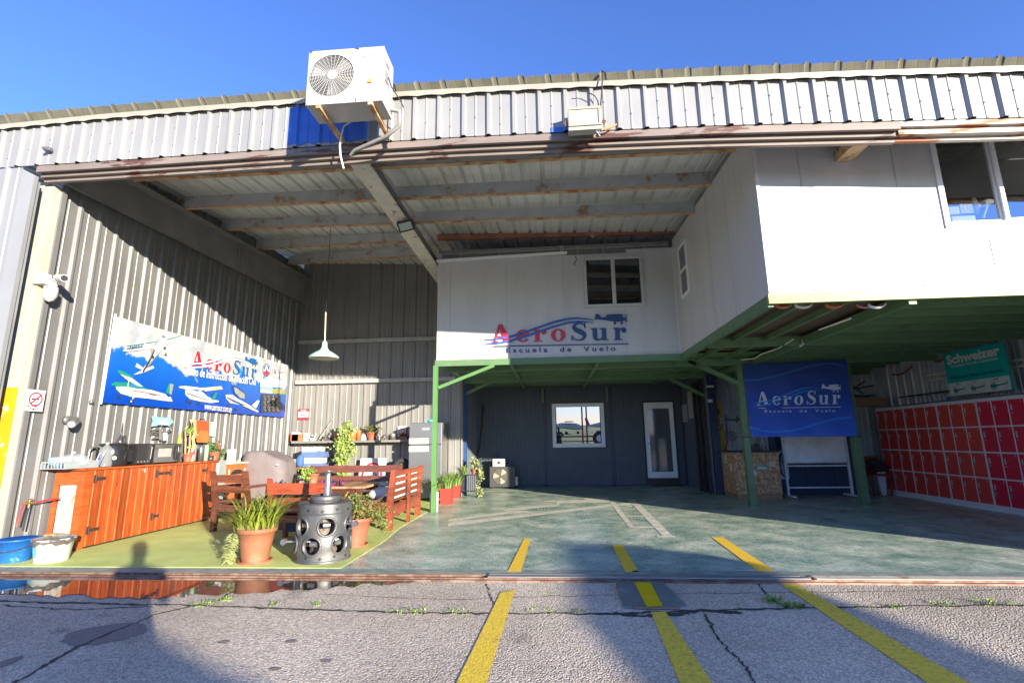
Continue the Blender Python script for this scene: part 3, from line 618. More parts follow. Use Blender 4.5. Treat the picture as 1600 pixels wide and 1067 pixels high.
# narrow side window
g = MB(); P4 = [aX(1057.5,386,OX-0.03), aX(1069,378,OX-0.03), aX(1076,455,OX-0.03), aX(1064.5,467,OX-0.03)]
ya, yb, za, zb = (P4[0].y+P4[3].y)/2, (P4[1].y+P4[2].y)/2, (P4[3].z+P4[2].z)/2, (P4[0].z+P4[1].z)/2
f = 0.04
g.box((OX-0.03,ya,za),(OX-0.001,yb,za+f)); g.box((OX-0.03,ya,zb-f),(OX-0.001,yb,zb)); g.box((OX-0.03,ya,za+f),(OX-0.001,ya-f,zb-f)); g.box((OX-0.03,yb+f,za+f),(OX-0.001,yb,zb-f)); g.box((OX-0.03,ya-f,(za+zb)/2-0.02),(OX-0.001,yb+f,(za+zb)/2+0.02))
sw = g.build('side_window', alu, office)
g = MB(); g.box((OX-0.012,ya-f,za+f),(OX-0.005,yb+f,zb-f)); g.build('pane', mat('grey pane', (0.13,0.14,0.15), 0.12), sw)
for x in [OX+0.12+0.38*k for k in range(12)]:
    g = MB(); g.lathe((x,YF-0.001,PB+0.06),[(0,.006),(.008,.005),(.009,0)],8,(0,-1,0)); g.build('panel_screw', seam_m, office)
# big sliding window in the front panel, one sash beside the other
g = MB(); f = 0.055
g.box((WXa,YF-0.02,WZa),(WXb,YF+0.075,WZa+f)); g.box((WXa,YF-0.02,WZb-f),(WXb,YF+0.075,WZb)); g.box((WXa,YF-0.019,WZa+f),(WXa+f,YF+0.074,WZb-f)); g.box((WXb-f,YF-0.019,WZa+f),(WXb,YF+0.074,WZb-f))
fw = g.build('window', alu, office)
XM = 5.09
for k, (a, b_, yy) in enumerate(((WXa+f, XM, YF+0.055), (XM-0.02, WXb-f, YF+0.02))):
    g = MB(); s_ = 0.04
    g.box((a,yy-0.012,WZa+f),(b_,yy+0.012,WZa+f+s_)); g.box((a,yy-0.012,WZb-f-s_),(b_,yy+0.012,WZb-f)); g.box((a,yy-0.013,WZa+f+s_),(a+s_,yy+0.013,WZb-f-s_)); g.box((b_-s_,yy-0.013,WZa+f+s_),(b_,yy+0.013,WZb-f-s_))
    g.build('sash', alu, fw)
    g = MB(); g.poly([(a+s_,yy,WZa+f+s_),(b_-s_,yy,WZa+f+s_),(b_-s_,yy,WZb-f-s_),(a+s_,yy,WZb-f-s_)]); g.build('pane', gl_up, fw)
g = MB(); g.box((4.0,YF+0.08,WZa-0.04),(6.4,YF+0.45,WZa)); g.build('window_ledge', alu, office)
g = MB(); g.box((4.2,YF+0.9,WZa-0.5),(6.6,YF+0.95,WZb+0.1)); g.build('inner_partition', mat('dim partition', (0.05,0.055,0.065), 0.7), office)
# things on the ledge inside the window
def pbox(mb, x0, y0, x1, y1, Y_, d, r=0.008):
    a, b_ = aY(x0, y1, Y_), aY(x1, y0, Y_); mb.bbox((a.x,Y_,a.z),(b_.x,Y_+d,b_.z), r)
pr = T('printer', 'light grey printer with raised paper tray behind the upper right window', 'printer', aY(1500,347,YF+0.15))
g = MB(); pbox(g,1488,336,1524,348,YF+0.15,0.25,0.01); g.build('printer_body', white_pl, pr)
g = MB(); pbox(g,1484,322,1500,335.5,YF+0.17,0.18,0.01); pbox(g,1502,318,1520,334,YF+0.16,0.18,0.01); g.build('paper_tray', mat('grey plastic', (0.55,0.56,0.57), 0.5), pr)
fn = T('desk_fan', 'small white desk fan standing beside the printer behind the window', 'fan', aY(1536,346,YF+0.18))
c = aY(1524,322,YF+0.15); g = MB(); g.ring(c, 0.10, 0.004, (0.9,-0.5,0.1), 24, 5); g.ring(c, 0.06, 0.003, (0.9,-0.5,0.1), 20, 4)
for k in range(12):
    a_ = k*math.pi/6; q = Vector((0,0,1)).rotation_difference(Vector((0.9,-0.5,0.1)).normalized()); g.tube([c, c+q @ Vector((math.cos(a_)*0.1, math.sin(a_)*0.1, 0))], 0.002, 4)
g.build('fan_guard', white_pl, fn)
g = MB(); d = aY(1544,316,YF+0.2); g.tube([c+Vector((0.03,0.02,0)), d, d+Vector((0.05,0.02,0.01))], [0.03,0.04,0.03], 10); g.build('motor', white_pl, fn)
g = MB(); e = aY(1540,346,YF+0.2); g.tube([d, (e.x-0.02,e.y,e.z+0.04)], 0.014, 8); g.lathe((e.x,e.y,e.z-0.02), [(0,0.03),(0.06,0.02),(0.075,0)], 16); g.build('stand', white_pl, fn)
# faint sign below the window
fs = T('faded_sign', 'faded pale lettered plate on the white panel under the right window', 'sign', aY(1575,390,YF-0.01))
a, b_ = aY(1547,374,YF-0.01), aY(1640,412,YF-0.01); g = MB(); g.box((a.x,YF-0.008,b_.z),(b_.x,YF-0.003,a.z)); g.build('plate', mat('plate off white', (0.76,0.765,0.77), 0.5), fs)

# lettering in a fat-and-thin serif
def stroke(pts, ws): 
    L_ = []; R_ = []
    for i in range(len(pts)):
        a = Vector(pts[max(i-1,0)]); b_ = Vector(pts[min(i+1,len(pts)-1)]); d = (b_-a).normalized(); n = Vector((-d.y, d.x))*ws[i]/2; p = Vector(pts[i]); L_.append(p+n); R_.append(p-n)
    return [[L_[i],R_[i],R_[i+1],L_[i+1]] for i in range(len(pts)-1)]
def arc(cx_, cy_, rx, ry, a0, a1, n=14): return [(cx_+rx*math.cos(R(a0+(a1-a0)*i/n)), cy_+ry*math.sin(R(a0+(a1-a0)*i/n))) for i in range(n+1)]
def ring2(cx_, cy_, ro, ri, a0, a1, n=26):
    o_ = arc(cx_,cy_,ro[0],ro[1],a0,a1,n); i_ = arc(cx_,cy_,ri[0],ri[1],a0,a1,n); return [[o_[k],o_[k+1],i_[k+1],i_[k]] for k in range(n)]
def rect(x0, y0, x1, y1): return [[(x0,y0),(x1,y0),(x1,y1),(x0,y1)]]
def glyph(ch):
    if ch == 'A': return [[(.36,1),(.56,1),(.95,.05),(.63,.05)],[(.36,1),(.43,.86),(.19,.05),(.12,.05)]]+rect(.2,.28,.72,.34)+rect(0,0,.32,.05)+rect(.52,0,1.04,.05), 1.08
    if ch == 'e': return ring2(.36,.33,(.35,.34),(.15,.29),12,325)+rect(.15,.34,.71,.39)+[[(.56,.34),(.71,.34),(.69,.45),(.52,.5)]], .78
    if ch == 'r': return rect(.09,.05,.32,.62)+rect(0,0,.46,.05)+rect(0,.60,.32,.66)+ring2(.55,.52,(.13,.13),(.001,.001),0,360,16)+stroke(arc(.52,.42,.2,.22,170,80,8),[.04]*5+[.06]*4), .72
    if ch == 'o': return ring2(.38,.33,(.37,.34),(.14,.29),0,360,32), .84
    if ch == 'S':
        pts = [(.70,.74),(.66,.86),(.54,.95),(.38,.97),(.22,.90),(.17,.76),(.26,.62),(.44,.51),(.62,.39),(.67,.25),(.60,.10),(.42,.03),(.24,.05),(.12,.15),(.07,.28)]
        return stroke(pts, [.03,.05,.06,.07,.13,.19,.24,.27,.24,.19,.13,.07,.06,.05,.03])+rect(.67,.70,.72,.99)+rect(.04,.01,.09,.31), .84
    if ch == 'u': return rect(.09,.14,.32,.66)+rect(0,.60,.32,.66)+rect(.56,.03,.78,.66)+rect(.46,.60,.78,.66)+rect(.56,0,.88,.05)+stroke([(.205,.2),(.24,.08),(.36,.03),(.48,.06),(.58,.15)],[.23,.18,.10,.07,.05]), .92
    return [], .4
def quads_from(mb, polys, fmap, t):
    for i, p in enumerate(polys): mb.poly([fmap(x, y, (i % 7)*0.00035) for x, y in p], t)
LOGO = [('A',38,138),('e',163,65*1.0),('r',243,72),('o',331,72),('S',425,78),('u',523,84),('r',628,66)]
LOGO = [('A',38,1.06,1.0),('e',156,1.06,1.02),('r',240,1.04,1.0),('o',324,1.04,1.02),('S',418,1.12,1.0),('u',516,1.02,1.02),('r',622,1.0,1.02)]
def swoosh(y0, dy, w_=8):
    pts = [(0,13-dy),(60,16-dy),(130,28-dy),(200,48-dy),(270,72-dy),(340,95-dy),(400,109-dy*0.9),(450,113-dy*0.8),(500,108-dy*0.7),(530,100-dy*0.6)]
    ws = [2,w_*0.7,w_,w_,w_,w_,w_*0.9,w_*0.8,w_*0.5,1.5]
    fine = []; fw_ = []
    for i in range(len(pts)-1):
        for k in range(4):
            t_ = k/4; fine.append((pts[i][0]*(1-t_)+pts[i+1][0]*t_, pts[i][1]*(1-t_)+pts[i+1][1]*t_)); fw_.append(ws[i]*(1-t_)+ws[i+1]*t_)
    return stroke(fine+[pts[-1]], fw_+[ws[-1]])
PLANE2D = [(538,106),(541,131),(556,131),(568,114),(600,116),(612,121),(662,121),(670,114),(680,111),(682,98),(668,93),(640,91),(600,97),(570,103)]
PLANE_X = [[(588,121),(596,127),(640,129),(668,127),(676,123),(664,120),(600,118)],[(536,104),(534,109),(566,111),(566,106)],[(684,86),(687,86),(687,126),(684,126)],[(629,94),(633,94),(633,82),(629,82)],[(661,95),(665,95),(665,82),(661,82)]]
def logo(parent, fmap, t, mats, sub=True, subfs=24, lift=0.0, airplane=True, sw=True):
    """fmap(u,v,d) gives a world point; u 0..690 along the base line, capitals 90 high; mats = (first word, second word, waves, plane)"""
    K = 90
    def part(nm, polys, m, ex=0.0):
        g = MB(); quads_from(g, polys, lambda x, y, d: fmap(x, y, d+ex), t); return g.build(nm, m, parent)
    def shift(ch, x, sx, sy): return [[(x+px*K*sx, py*K*sy) for px, py in p] for p in glyph(ch)[0]]
    for ch, x, sx, sy in LOGO[:4]: part('letter', shift(ch, x, sx, sy), mats[0])
    for ch, x, sx, sy in LOGO[4:]: part('letter', shift(ch, x, sx, sy), mats[1])
    if sw:
        part('wave', swoosh(0,0,9), mats[2], 0.006); part('wave', swoosh(0,22,9), mats[2], 0.0065)
    part('underline', rect(48,-22,690,-18), mats[3], 0.008)
    if airplane:
        part('airplane_emblem', [PLANE2D]+PLANE_X, mats[3])
        part('airplane_wheel', [arc(631,83,6,6,0,360,12)[:-1], arc(663,83,6,6,0,360,12)[:-1]], mats[3])
def text_mesh(txt, size, spacing=1.0, bold=0.0, align='LEFT'):
    cu = bpy.data.curves.new('t', 'FONT'); cu.body = txt; cu.size = size; cu.space_character = spacing; cu.align_x = align; cu.offset = bold; cu.resolution_u = 3
    ob = bpy.data.objects.new('t', cu); col.objects.link(ob); dg = bpy.context.evaluated_depsgraph_get(); me = bpy.data.meshes.new_from_object(ob.evaluated_get(dg))
    vs = [v.co.copy() for v in me.vertices]; fs = [list(p.vertices) for p in me.polygons]
    bpy.data.objects.remove(ob); bpy.data.curves.remove(cu); bpy.data.meshes.remove(me); return vs, fs
def put_text(parent, name, txt, size, fmap, m, spacing=1.0, bold=0.0, width=None, align='LEFT', sx=1.0):
    vs, fs = text_mesh(txt, size, spacing, bold, align)
    if not vs: return
    if width:
        w0 = max(v.x for v in vs)-min(v.x for v in vs); sx = width/w0
    g = MB(); g.add([fmap(v.x*sx, v.y, 0.0) for v in vs], fs); return g.build(name, m, parent)

red_l = mat('red letter paint', (0.52,0.012,0.04), 0.35, 0, 0.03); blue_l = mat('blue letter paint', (0.008,0.042,0.15), 0.35, 0, 0.03); wave_l = mat('blue wave', (0.015,0.09,0.38), 0.35, 0, 0.05)
zl = zm(660,360,3.077)
p0 = aY(*zl(297,540), YP); p1 = aY(*zl(990,527), YP)
kx = (p1.x-p0.x)/690; pt = aY(*zl(380,452), YP); kz = (pt.z-p0.z)/90
lg = T('wall_logo', 'red and blue AeroSur lettering with blue waves and aeroplane on white panel', 'sign', (p0.x+1.0, YP, p0.z))
fm = lambda u, v, d: Vector((p0.x+u*kx, YP-0.03-d, p0.z+v*kz+u*(p1.z-p0.z)/690))
logo(lg, fm, (0,0.022,0), (red_l, blue_l, wave_l, blue_l))
for ch, x in zip('Escuela de Vuelo', []): pass
a0 = fm(110,-56,0)
put_text(lg, 'subtitle', 'Escuela  de  Vuelo', 34, lambda x, y, d: fm(106+x, -52+y, 0.0)+Vector((0,0.015,0)), blue_l, 1.5, 0.8, width=520)
gm = mat('faint grey print', (0.52,0.53,0.56), 0.6)
a = aY(1556,399,YF-0.011); b_ = aY(1600,397,YF-0.011); k_ = (b_.x-a.x)/300
fm2 = lambda u, v, d: Vector((a.x+u*k_, YF-0.010-d*0.3, a.z+v*k_))
logo(fs, fm2, None, (gm, gm, gm, gm), airplane=False, sw=False)

# ------------------------------------------------------------------ green steel frame carrying the office
fr = T('green_canopy_frame', 'green painted steel posts, beams, joists and braces carrying the upper office', 'frame', (3.7,10.0,0))
def gbeam(name, p, q, w_=0.1, h_=0.1, m=green_st): g = MB(); g.beam(p, q, w_, h_); return g.build(name, m, fr)
zt = PB-0.07
gbeam('edge_beam', (OX-0.02,YF-0.015,zt+0.035), (7.7,YF-0.015,zt+0.035), 0.05, 0.11, green_lt)
gbeam('edge_beam', (OX+0.02,YF+0.02,zt+0.02), (OX+0.02,YP+0.6,zt+0.02), 0.06, 0.13)
gbeam('edge_beam', (-2.22,YP-0.02,zt+0.02), (OX+0.0,YP-0.02,zt+0.02), 0.06, 0.12)
for y in (7.95, 10.03, 12.1): gbeam('cross_beam', (OX+0.055 if y < 9.4 else -2.2,y,zt-0.0), (7.35,y,zt), 0.08, 0.14)
for x in (3.95,): gbeam('main_beam', (x,YF+0.02,zt), (x,14.2,zt), 0.08, 0.13)
for x in (2.88, 3.38): gbeam('joist', (x,YF+0.02,zt+0.05), (x,14.2,zt+0.05), 0.06, 0.07)
for k in range(16):
    y = 6.0+k*0.46
    if min(abs(y-q) for q in (7.95,10.03,12.1)) > 0.09: gbeam('joist', (4.0,y,zt+0.045), (7.35,y,zt+0.045), 0.06, 0.08)
for x in (-0.75, 0.9): gbeam('main_beam', (x,YP,zt+0.0), (x,14.2,zt+0.0), 0.06, 0.1)
for k in range(9): y = 9.9+k*0.5; gbeam('joist', (-2.15,y,zt+0.06), (OX+0.4,y,zt+0.06), 0.05, 0.05)
g = MB(); g.box((4.0,YF+0.03,zt+0.086),(7.4,9.4,zt+0.10)); g.box((-2.17,YP+0.03,zt+0.086),(3.9,14.2,zt+0.10)); g.box((4.0,9.45,zt+0.086),(7.4,12.3,zt+0.10)); g.build('deck_sheet', deck_g, fr)
gbeam('post', (-2.19,9.32,0), (-2.19,9.32,zt-0.03), 0.085, 0.085, mat('light green post', (0.085,0.21,0.065), 0.5, 0, 0.06, 5))
gbeam('post', (3.68,10.03,0), (3.68,10.03,zt-0.07), 0.11, 0.11)
gbeam('post', (5.72,10.12,0), (5.72,10.12,zt-0.07), 0.14, 0.12)
def brace(x0, y0, x1, y1, Y_, w_=0.07, m=None): gbeam('brace', aY(x0,y0,Y_), aY(x1,y1,Y_), w_, w_, m or green_st)
brace(685,606,772,571,9.32,0.06, MATS['light green post']); brace(1152,598,1075,564,10.03,0.08)
brace(714,622,778,592,12.15,0.07); brace(1102,619,1030,584,12.15,0.07)
brace(1561,545,1615,590,9.7,0.09)
for x, y, z0 in ((-0.25,14.2,2.28),(1.55,14.2,2.28)): gbeam('bracket', (x,y,z0), (x,y,zt), 0.07, 0.05)
gbeam('rear_post', (-2.12,12.15,0), (-2.12,12.15,zt), 0.10, 0.10, mat('blue steel column', (0.025,0.07,0.19), 0.4))
gbeam('rear_post', (3.72,12.0,0), (3.72,12.0,zt), 0.16, 0.16, navy_f)
for p, q in (((-2.19,9.27,0.75),(-2.19,9.27,0.77)),): pass
# ties hanging from the frame
wt = mat('white cable', (0.7,0.7,0.68), 0.5)
g = MB(); a = aZ(1158,562,zt-0.09); b_ = aZ(1180,560,zt-0.12); c = aZ(1215,545,zt-0.06); d = aZ(1330,497,zt-0.05); e = aZ(1280,515,zt-0.07)
g.tube([a, b_, aZ(1190,553,zt-0.11), c, aZ(1240,530,zt-0.05)], 0.008, 6); g.tube([e, aZ(1300,508,zt-0.10), d], 0.012, 6); g.tube([aZ(1253,530,zt-0.05), aZ(1255,537,zt-0.16), aZ(1250,541,zt-0.2)], 0.012, 6)
tag(g.build('hanging_cable', wt), 'white cable looped along the green joists under the front overhang', 'cable')
for k, (px, cc, nm) in enumerate(((1225,(0.62,0.16,0.05),'orange'),(1257,(0.7,0.68,0.62),'cream'),(1305,(0.60,0.12,0.03),'orange red'),(1372,(0.7,0.7,0.7),'blue and white'))):
    g = MB(); p = aY(px,482,YF+0.14); pts = [p+Vector((math.cos(R(a_))*0.09, 0, math.sin(R(a_))*0.042+0.058)) for a_ in range(180, 361, 20)]
    for q_ in (0, 0.02): g.tube([v+Vector((0,q_,-q_*0.3)) for v in pts], 0.009, 6)
    lb = ('orange hose loop leftmost under the yellow green edge beam','cream hose loop between two orange loops under the edge beam','orange red hose loop beside the main joist under the edge beam','white hose loop with blue and orange coils, rightmost under the edge beam')[k]
    o = g.build('hose_loop', mat('hose '+nm, cc, 0.4)); tag(o, lb, 'hose', 'hose loops hung under the edge beam')
    if k == 3:
        for nm2, c2_, dx in (('coil',(0.02,0.10,0.55),-0.07),('coil',(0.65,0.15,0.02),-0.11)):
            g = MB(); g.tube([v+Vector((dx,0.03,0.004)) for v in pts[:7]], 0.011, 6); g.build(nm2, mat('coil '+str(dx), c2_, 0.4), o)

# ------------------------------------------------------------------ ground floor room in navy ribbed panel
room = T('ground_room', 'navy ribbed ground floor room with white window and glazed white door', 'building', (0.8,14.3,0))
YG = 14.3
RIB = [(0,0),(0.45,0),(0.55,1),(0.95,1)]
dY = 14.27
DX0, DX1 = 2.55, 3.38
g = MB(); corr(g, (-2.15,YG,0), (1,0,0), 5.8, (0,-1,0), lambda u: (0,0,0), lambda u: (0,0,2.85), 0.075, 0.020, RIB); g.build('front_wall', navy_w, room)
g = MB(); corr(g, (-2.15,YG,0), (0,-1,0), YG-11.95, (1,0,0), lambda u: (0,0,0), lambda u: (0,0,2.85), 0.075, 0.016, RIB); g.build('side_wall', navy_w, room)
g = MB(); corr(g, (3.63,YG,0), (0,-1,0), YG-12.0, (-1,0,0), lambda u: (0,0,0), lambda u: (0,0,2.85), 0.075, 0.016, RIB); g.build('side_wall', navy_w, room)
g = MB()
for px in (852,957): 
    x = aY(px,690,YG).x; g.box((x-0.035,YG-0.030,0),(x+0.035,YG-0.021,2.7))
g.box((3.58,YG-0.05,0),(3.60,YG-0.01,2.7)); g.box((-2.13,YG-0.03,0),(3.6,YG-0.012,0.05)); g.build('cover_strip', navy_f, room)
gl2 = glass_mat('mirror tinted glass', (0.25,0.27,0.3), 0.5)
window_Y(room, 'window', ((862,631),(946,698)), YG-0.022, 0, 0.10, alu, gl2, dark_in, tilt=0.015)
g = MB(); a, b_ = aY(1006,629,YG-0.03), aY(1058,746,YG-0.03); xa, xb, zb_, zt_ = a.x+0.0, b_.x-0.0, b_.z, a.z
xa = (aY(1005,640,YG).x+aY(1012,740,YG).x)/2; xb = (aY(1051,640,YG).x+aY(1058,740,YG).x)/2
f = 0.11
g.box((xa-0.04,YG-0.035,0.0),(xb+0.05,YG-0.012,zt_+0.05)); g.build('door_frame', black_m, room)
g = MB(); g.box((xa,YG-0.075,zb_),(xb,YG-0.037,zb_+0.16)); g.box((xa,YG-0.075,zt_-0.17),(xb,YG-0.037,zt_)); g.box((xa,YG-0.0745,zb_+0.16),(xa+f,YG-0.0375,zt_-0.17)); g.box((xb-f,YG-0.0745,zb_+0.16),(xb,YG-0.0375,zt_-0.17)); dr = g.build('door', alu, room)
g = MB(); g.box((xa+f,YG-0.058,zb_+0.16),(xb-f,YG-0.050,zt_-0.17)); g.build('door_pane', mat('dusky door pane', (0.10,0.11,0.125), 0.06, 0, 0.05, spec=0.8), dr)
g = MB(); p = Vector((xa+0.055,YG-0.08,1.12)); g.tube([p, p+Vector((0,-0.04,0)), p+Vector((0.09,-0.04,0.01))], 0.011, 6); g.build('handle', steel, dr)
g = MB(); g.box((xa+0.1,YG-0.35,0.001),(xb+0.02,YG-0.06,0.012)); tag(g.build('door_mat', mat('brown mat', (0.16,0.11,0.07), 0.9, 0, 0.2, 40)), 'thin brown mat on the floor at the glazed white door', 'mat')
# pale pane and notices on the right side wall
g = MB(); y0_, y1_ = aX(1069,640,3.61).y, aX(1089,680,3.61).y
g.box((3.595,aX(1078,660,3.61).y,1.75),(3.612,aX(1088,660,3.61).y,2.45)); g.box((3.594,aX(1067,660,3.61).y,1.68),(3.611,aX(1075,660,3.61).y,2.15)); g.build('pale_panel', mat('pale side pane', (0.40,0.42,0.40), 0.4), room)
g = MB()
for k in range(3):
    yy = 12.9-k*0.35; g.box((3.54,yy-0.05,0),(3.60,yy+0.05,2.6))
g.build('jamb', black_m, room)

# ------------------------------------------------------------------ things on the left side wall
WF_ = WX+0.045      # face of the ribs
zb7 = zm(150,480,5.161)
def bw(x, y, d=0.0): 
    p = aX(*zb7(x, y), WF_+0.03+d); return p
ban = T('wall_banner', 'wide blue printed banner with four small aircraft and AeroSur title on the side wall', 'banner', bw(800,500))
def cloud_mat():
    m = bpy.data.materials.new('printed sky banner'); m.use_nodes = True; N = m.node_tree.nodes; L = m.node_tree.links; b = N['Principled BSDF']
    tc = N.new('ShaderNodeTexCoord'); sx = N.new('ShaderNodeSeparateXYZ'); L.new(tc.outputs['Object'], sx.inputs[0])
    no = N.new('ShaderNodeTexNoise'); no.inputs['Scale'].default_value = 1.6; no.inputs['Detail'].default_value = 7; no.inputs['Roughness'].default_value = 0.6; L.new(tc.outputs['Object'], no.inputs[0])
    # cloud bank in the upper half, its lower edge ragged; height relative to the banner's middle
    a = N.new('ShaderNodeMath'); a.operation = 'MULTIPLY_ADD'; a.inputs[1].default_value = 1.7; a.inputs[2].default_value = -0.88; L.new(no.outputs[0], a.inputs[0])
    z = N.new('ShaderNodeMath'); z.operation = 'ADD'; L.new(sx.outputs[2], z.inputs[0]); L.new(a.outputs[0], z.inputs[1])
    cr = N.new('ShaderNodeMapRange'); cr.inputs[1].default_value = -0.03; cr.inputs[2].default_value = 0.03; L.new(z.outputs[0], cr.inputs[0])
    bl_ = N.new('ShaderNodeValToRGB'); e = bl_.color_ramp.elements; e[0].position = 0.0; e[0].color = (0.0,0.045,0.33,1); e[1].position = 1.0; e[1].color = (0.10,0.42,0.68,1)
    q = e.new(0.55); q.color = (0.008,0.11,0.45,1)
    zr = N.new('ShaderNodeMapRange'); zr.inputs[1].default_value = -0.65; zr.inputs[2].default_value = 0.6; L.new(sx.outputs[2], zr.inputs[0]); L.new(zr.outputs[0], bl_.inputs[0])
    n2 = N.new('ShaderNodeTexNoise'); n2.inputs['Scale'].default_value = 4; n2.inputs['Detail'].default_value = 5; L.new(tc.outputs['Object'], n2.inputs[0])
    cw = N.new('ShaderNodeValToRGB'); e = cw.color_ramp.elements; e[0].position = 0.35; e[0].color = (0.29,0.32,0.36,1); e[1].position = 0.6; e[1].color = (0.46,0.455,0.43,1); L.new(n2.outputs[0], cw.inputs[0])
    mx = N.new('ShaderNodeMix'); mx.data_type = 'RGBA'; L.new(cr.outputs[0], mx.inputs[0]); L.new(bl_.outputs[0], mx.inputs[6]); L.new(cw.outputs[0], mx.inputs[7])
    L.new(mx.outputs[2], b.inputs['Base Color']); b.inputs['Roughness'].default_value = 0.35
    return m
c4 = [bw(165,75), bw(1550,468), bw(1520,888), bw(50,770)]
g = MB(); n = 14
vs = []
for j in range(n+1):
    for i in range(41):
        u, v = i/40, j/n; p = (c4[0]*(1-u)+c4[1]*u)*(1-v)+(c4[3]*(1-u)+c4[2]*u)*v
        vs.append(p+Vector((0.006*math.sin(u*60)+0.004*math.sin(v*9+u*20), 0, 0)))
g.add(vs, [(j*41+i, j*41+i+1, (j+1)*41+i+1, (j+1)*41+i) for j in range(n) for i in range(40)], True)
g.build('banner_sheet', cloud_mat(), ban)
g = MB(); g.tube([c4[0]+Vector((0.0,-0.02,0.03)), c4[3]+Vector((0,-0.02,-0.02))], 0.016, 8); g.build('edge_rod', white_pl, ban)
PC = {'w': mat('print white', (0.55,0.545,0.53), 0.4, 0, 0.05), 'g': mat('print green', (0.01,0.20,0.15), 0.4), 'y': mat('print shade', (0.24,0.24,0.23), 0.4), 't': mat('print tan', (0.52,0.42,0.30), 0.4),
      'k': mat('print dark', (0.03,0.03,0.04), 0.4), 'b': mat('print pane blue', (0.03,0.16,0.36), 0.4), 'n': mat('print navy', (0.02,0.06,0.20), 0.4), 'r': mat('print red', (0.6,0.03,0.05), 0.4),
      's': mat('print sky', (0.38,0.55,0.68), 0.4), 'l': mat('print land', (0.25,0.26,0.09), 0.4), 'q': mat('print teal', (0.18,0.45,0.55), 0.4)}
def bprint(nm, items):
    byc = {}
    for k, (c_, pl_) in enumerate(items): byc.setdefault(c_, []).append((k, pl_))
    root_ = None
    for c_, L_ in byc.items():
        g = MB()
        for k, pl_ in L_: g.poly([bw(x, y, 0.014+k*0.0007) for x, y in pl_])
        o = g.build(nm if root_ is None else 'print_detail', PC[c_], ban if root_ is None else root_)
        root_ = root_ or o
def disc(x, y, r, ry=None, n=14): return [(x+r*math.cos(2*math.pi*k/n), y+(ry or r)*math.sin(2*math.pi*k/n)) for k in range(n)]
bprint('climbing_aircraft_print', [('y', [(440,300),(560,230),(570,290),(545,330),(385,520),(330,545),(440,420)]), ('w', [(525,240),(560,245),(560,310),(380,500),(345,540),(455,400),(470,330)]),
    ('w', [(215,355),(245,315),(478,278),(472,330),(300,352)]), ('g', [(245,312),(478,276),(478,286),(250,322)]), ('w', [(572,262),(686,228),(680,250),(655,272),(570,305)]), ('g', [(572,258),(686,228),(684,236),(572,268)]),
    ('w', [(330,450),(382,490),(374,505),(318,480)]), ('w', [(300,545),(345,520),(460,470),(470,490),(380,528)]), ('k', [(372,522),(445,395),(470,340),(478,345),(455,405),(384,528)]),
    ('w', [(384,294),(390,290),(490,328),(488,334)]), ('k', disc(556,328,8,12)), ('k', disc(562,380,9,13)), ('k', disc(460,402,9,13)), ('w', [(520,368),(560,376),(560,382),(520,374)]), ('g', [(530,232),(545,226),(556,238),(545,248)]),
    ('k', [(246,330),(380,316),(380,322),(250,338)])])
bprint('large_aircraft_print', [('w', [(160,640),(250,640),(330,655),(440,665),(560,700),(612,760),(540,752),(420,735),(290,722),(200,695),(165,660)]), ('g', [(130,620),(150,602),(250,605),(290,612),(380,640),(440,668),(250,640),(160,640)]),
    ('w', [(165,512),(200,510),(270,555),(380,640),(340,634),(250,585)]), ('g', [(165,510),(205,508),(300,560),(290,572),(180,532)]), ('g', [(560,690),(588,612),(628,618),(610,700)]), ('y', [(598,620),(625,622),(610,705),(592,700)]),
    ('w', [(540,742),(600,720),(618,758),(600,760)]), ('b', [(285,625),(310,620),(318,640),(295,645)]), ('b', [(320,628),(350,634),(372,650),(330,650)]), ('w', [(262,590),(270,588),(250,690),(242,690)]), ('k', disc(184,720,12,16)), ('k', disc(284,758,15,18)), ('w', disc(284,758,6,8)),
    ('w', [(295,722),(318,712),(322,718),(292,745)]), ('r', [(300,668),(400,684),(540,712),(540,716),(400,690),(300,673)]), ('k', [(430,695),(488,705),(487,712),(430,702)]), ('g', [(122,612),(150,615),(150,630),(128,632)])])
bprint('middle_aircraft_print', [('w', [(720,665),(760,655),(840,668),(900,720),(985,760),(930,772),(840,758),(760,740),(722,705)]), ('w', [(668,638),(720,634),(860,650),(1010,636),(1024,660),(860,668),(720,660),(672,650)]), ('t', [(870,658),(1010,636),(1024,660),(880,678)]),
    ('g', [(925,742),(965,684),(980,690),(955,752)]), ('w', [(900,750),(985,750),(990,762),(930,772)]), ('b', [(780,658),(830,664),(840,685),(790,672)]), ('k', disc(732,756,9,13)), ('k', disc(762,768,9,13)), ('k', disc(832,778,9,13)), ('w', [(800,690),(808,688),(860,665),(855,662)]),
    ('k', [(735,690),(900,745),(900,750),(735,697)])])
bprint('small_aircraft_print', [('w', [(1045,705),(1100,705),(1140,735),(1240,790),(1310,840),(1290,842),(1180,790),(1080,770),(1050,735)]), ('n', [(1100,630),(1120,625),(1208,690),(1205,745),(1160,735),(1115,690)]), ('y', [(1112,650),(1125,645),(1200,700),(1198,738),(1160,728),(1122,690)]),
    ('n', [(1055,722),(1130,755),(1240,805),(1240,815),(1120,770),(1058,735)]), ('w', [(1255,790),(1305,748),(1320,755),(1290,815)]), ('k', disc(1070,795,8,12)), ('k', disc(1130,825,9,13)), ('t', [(1230,790),(1312,838),(1300,846),(1180,792)])])
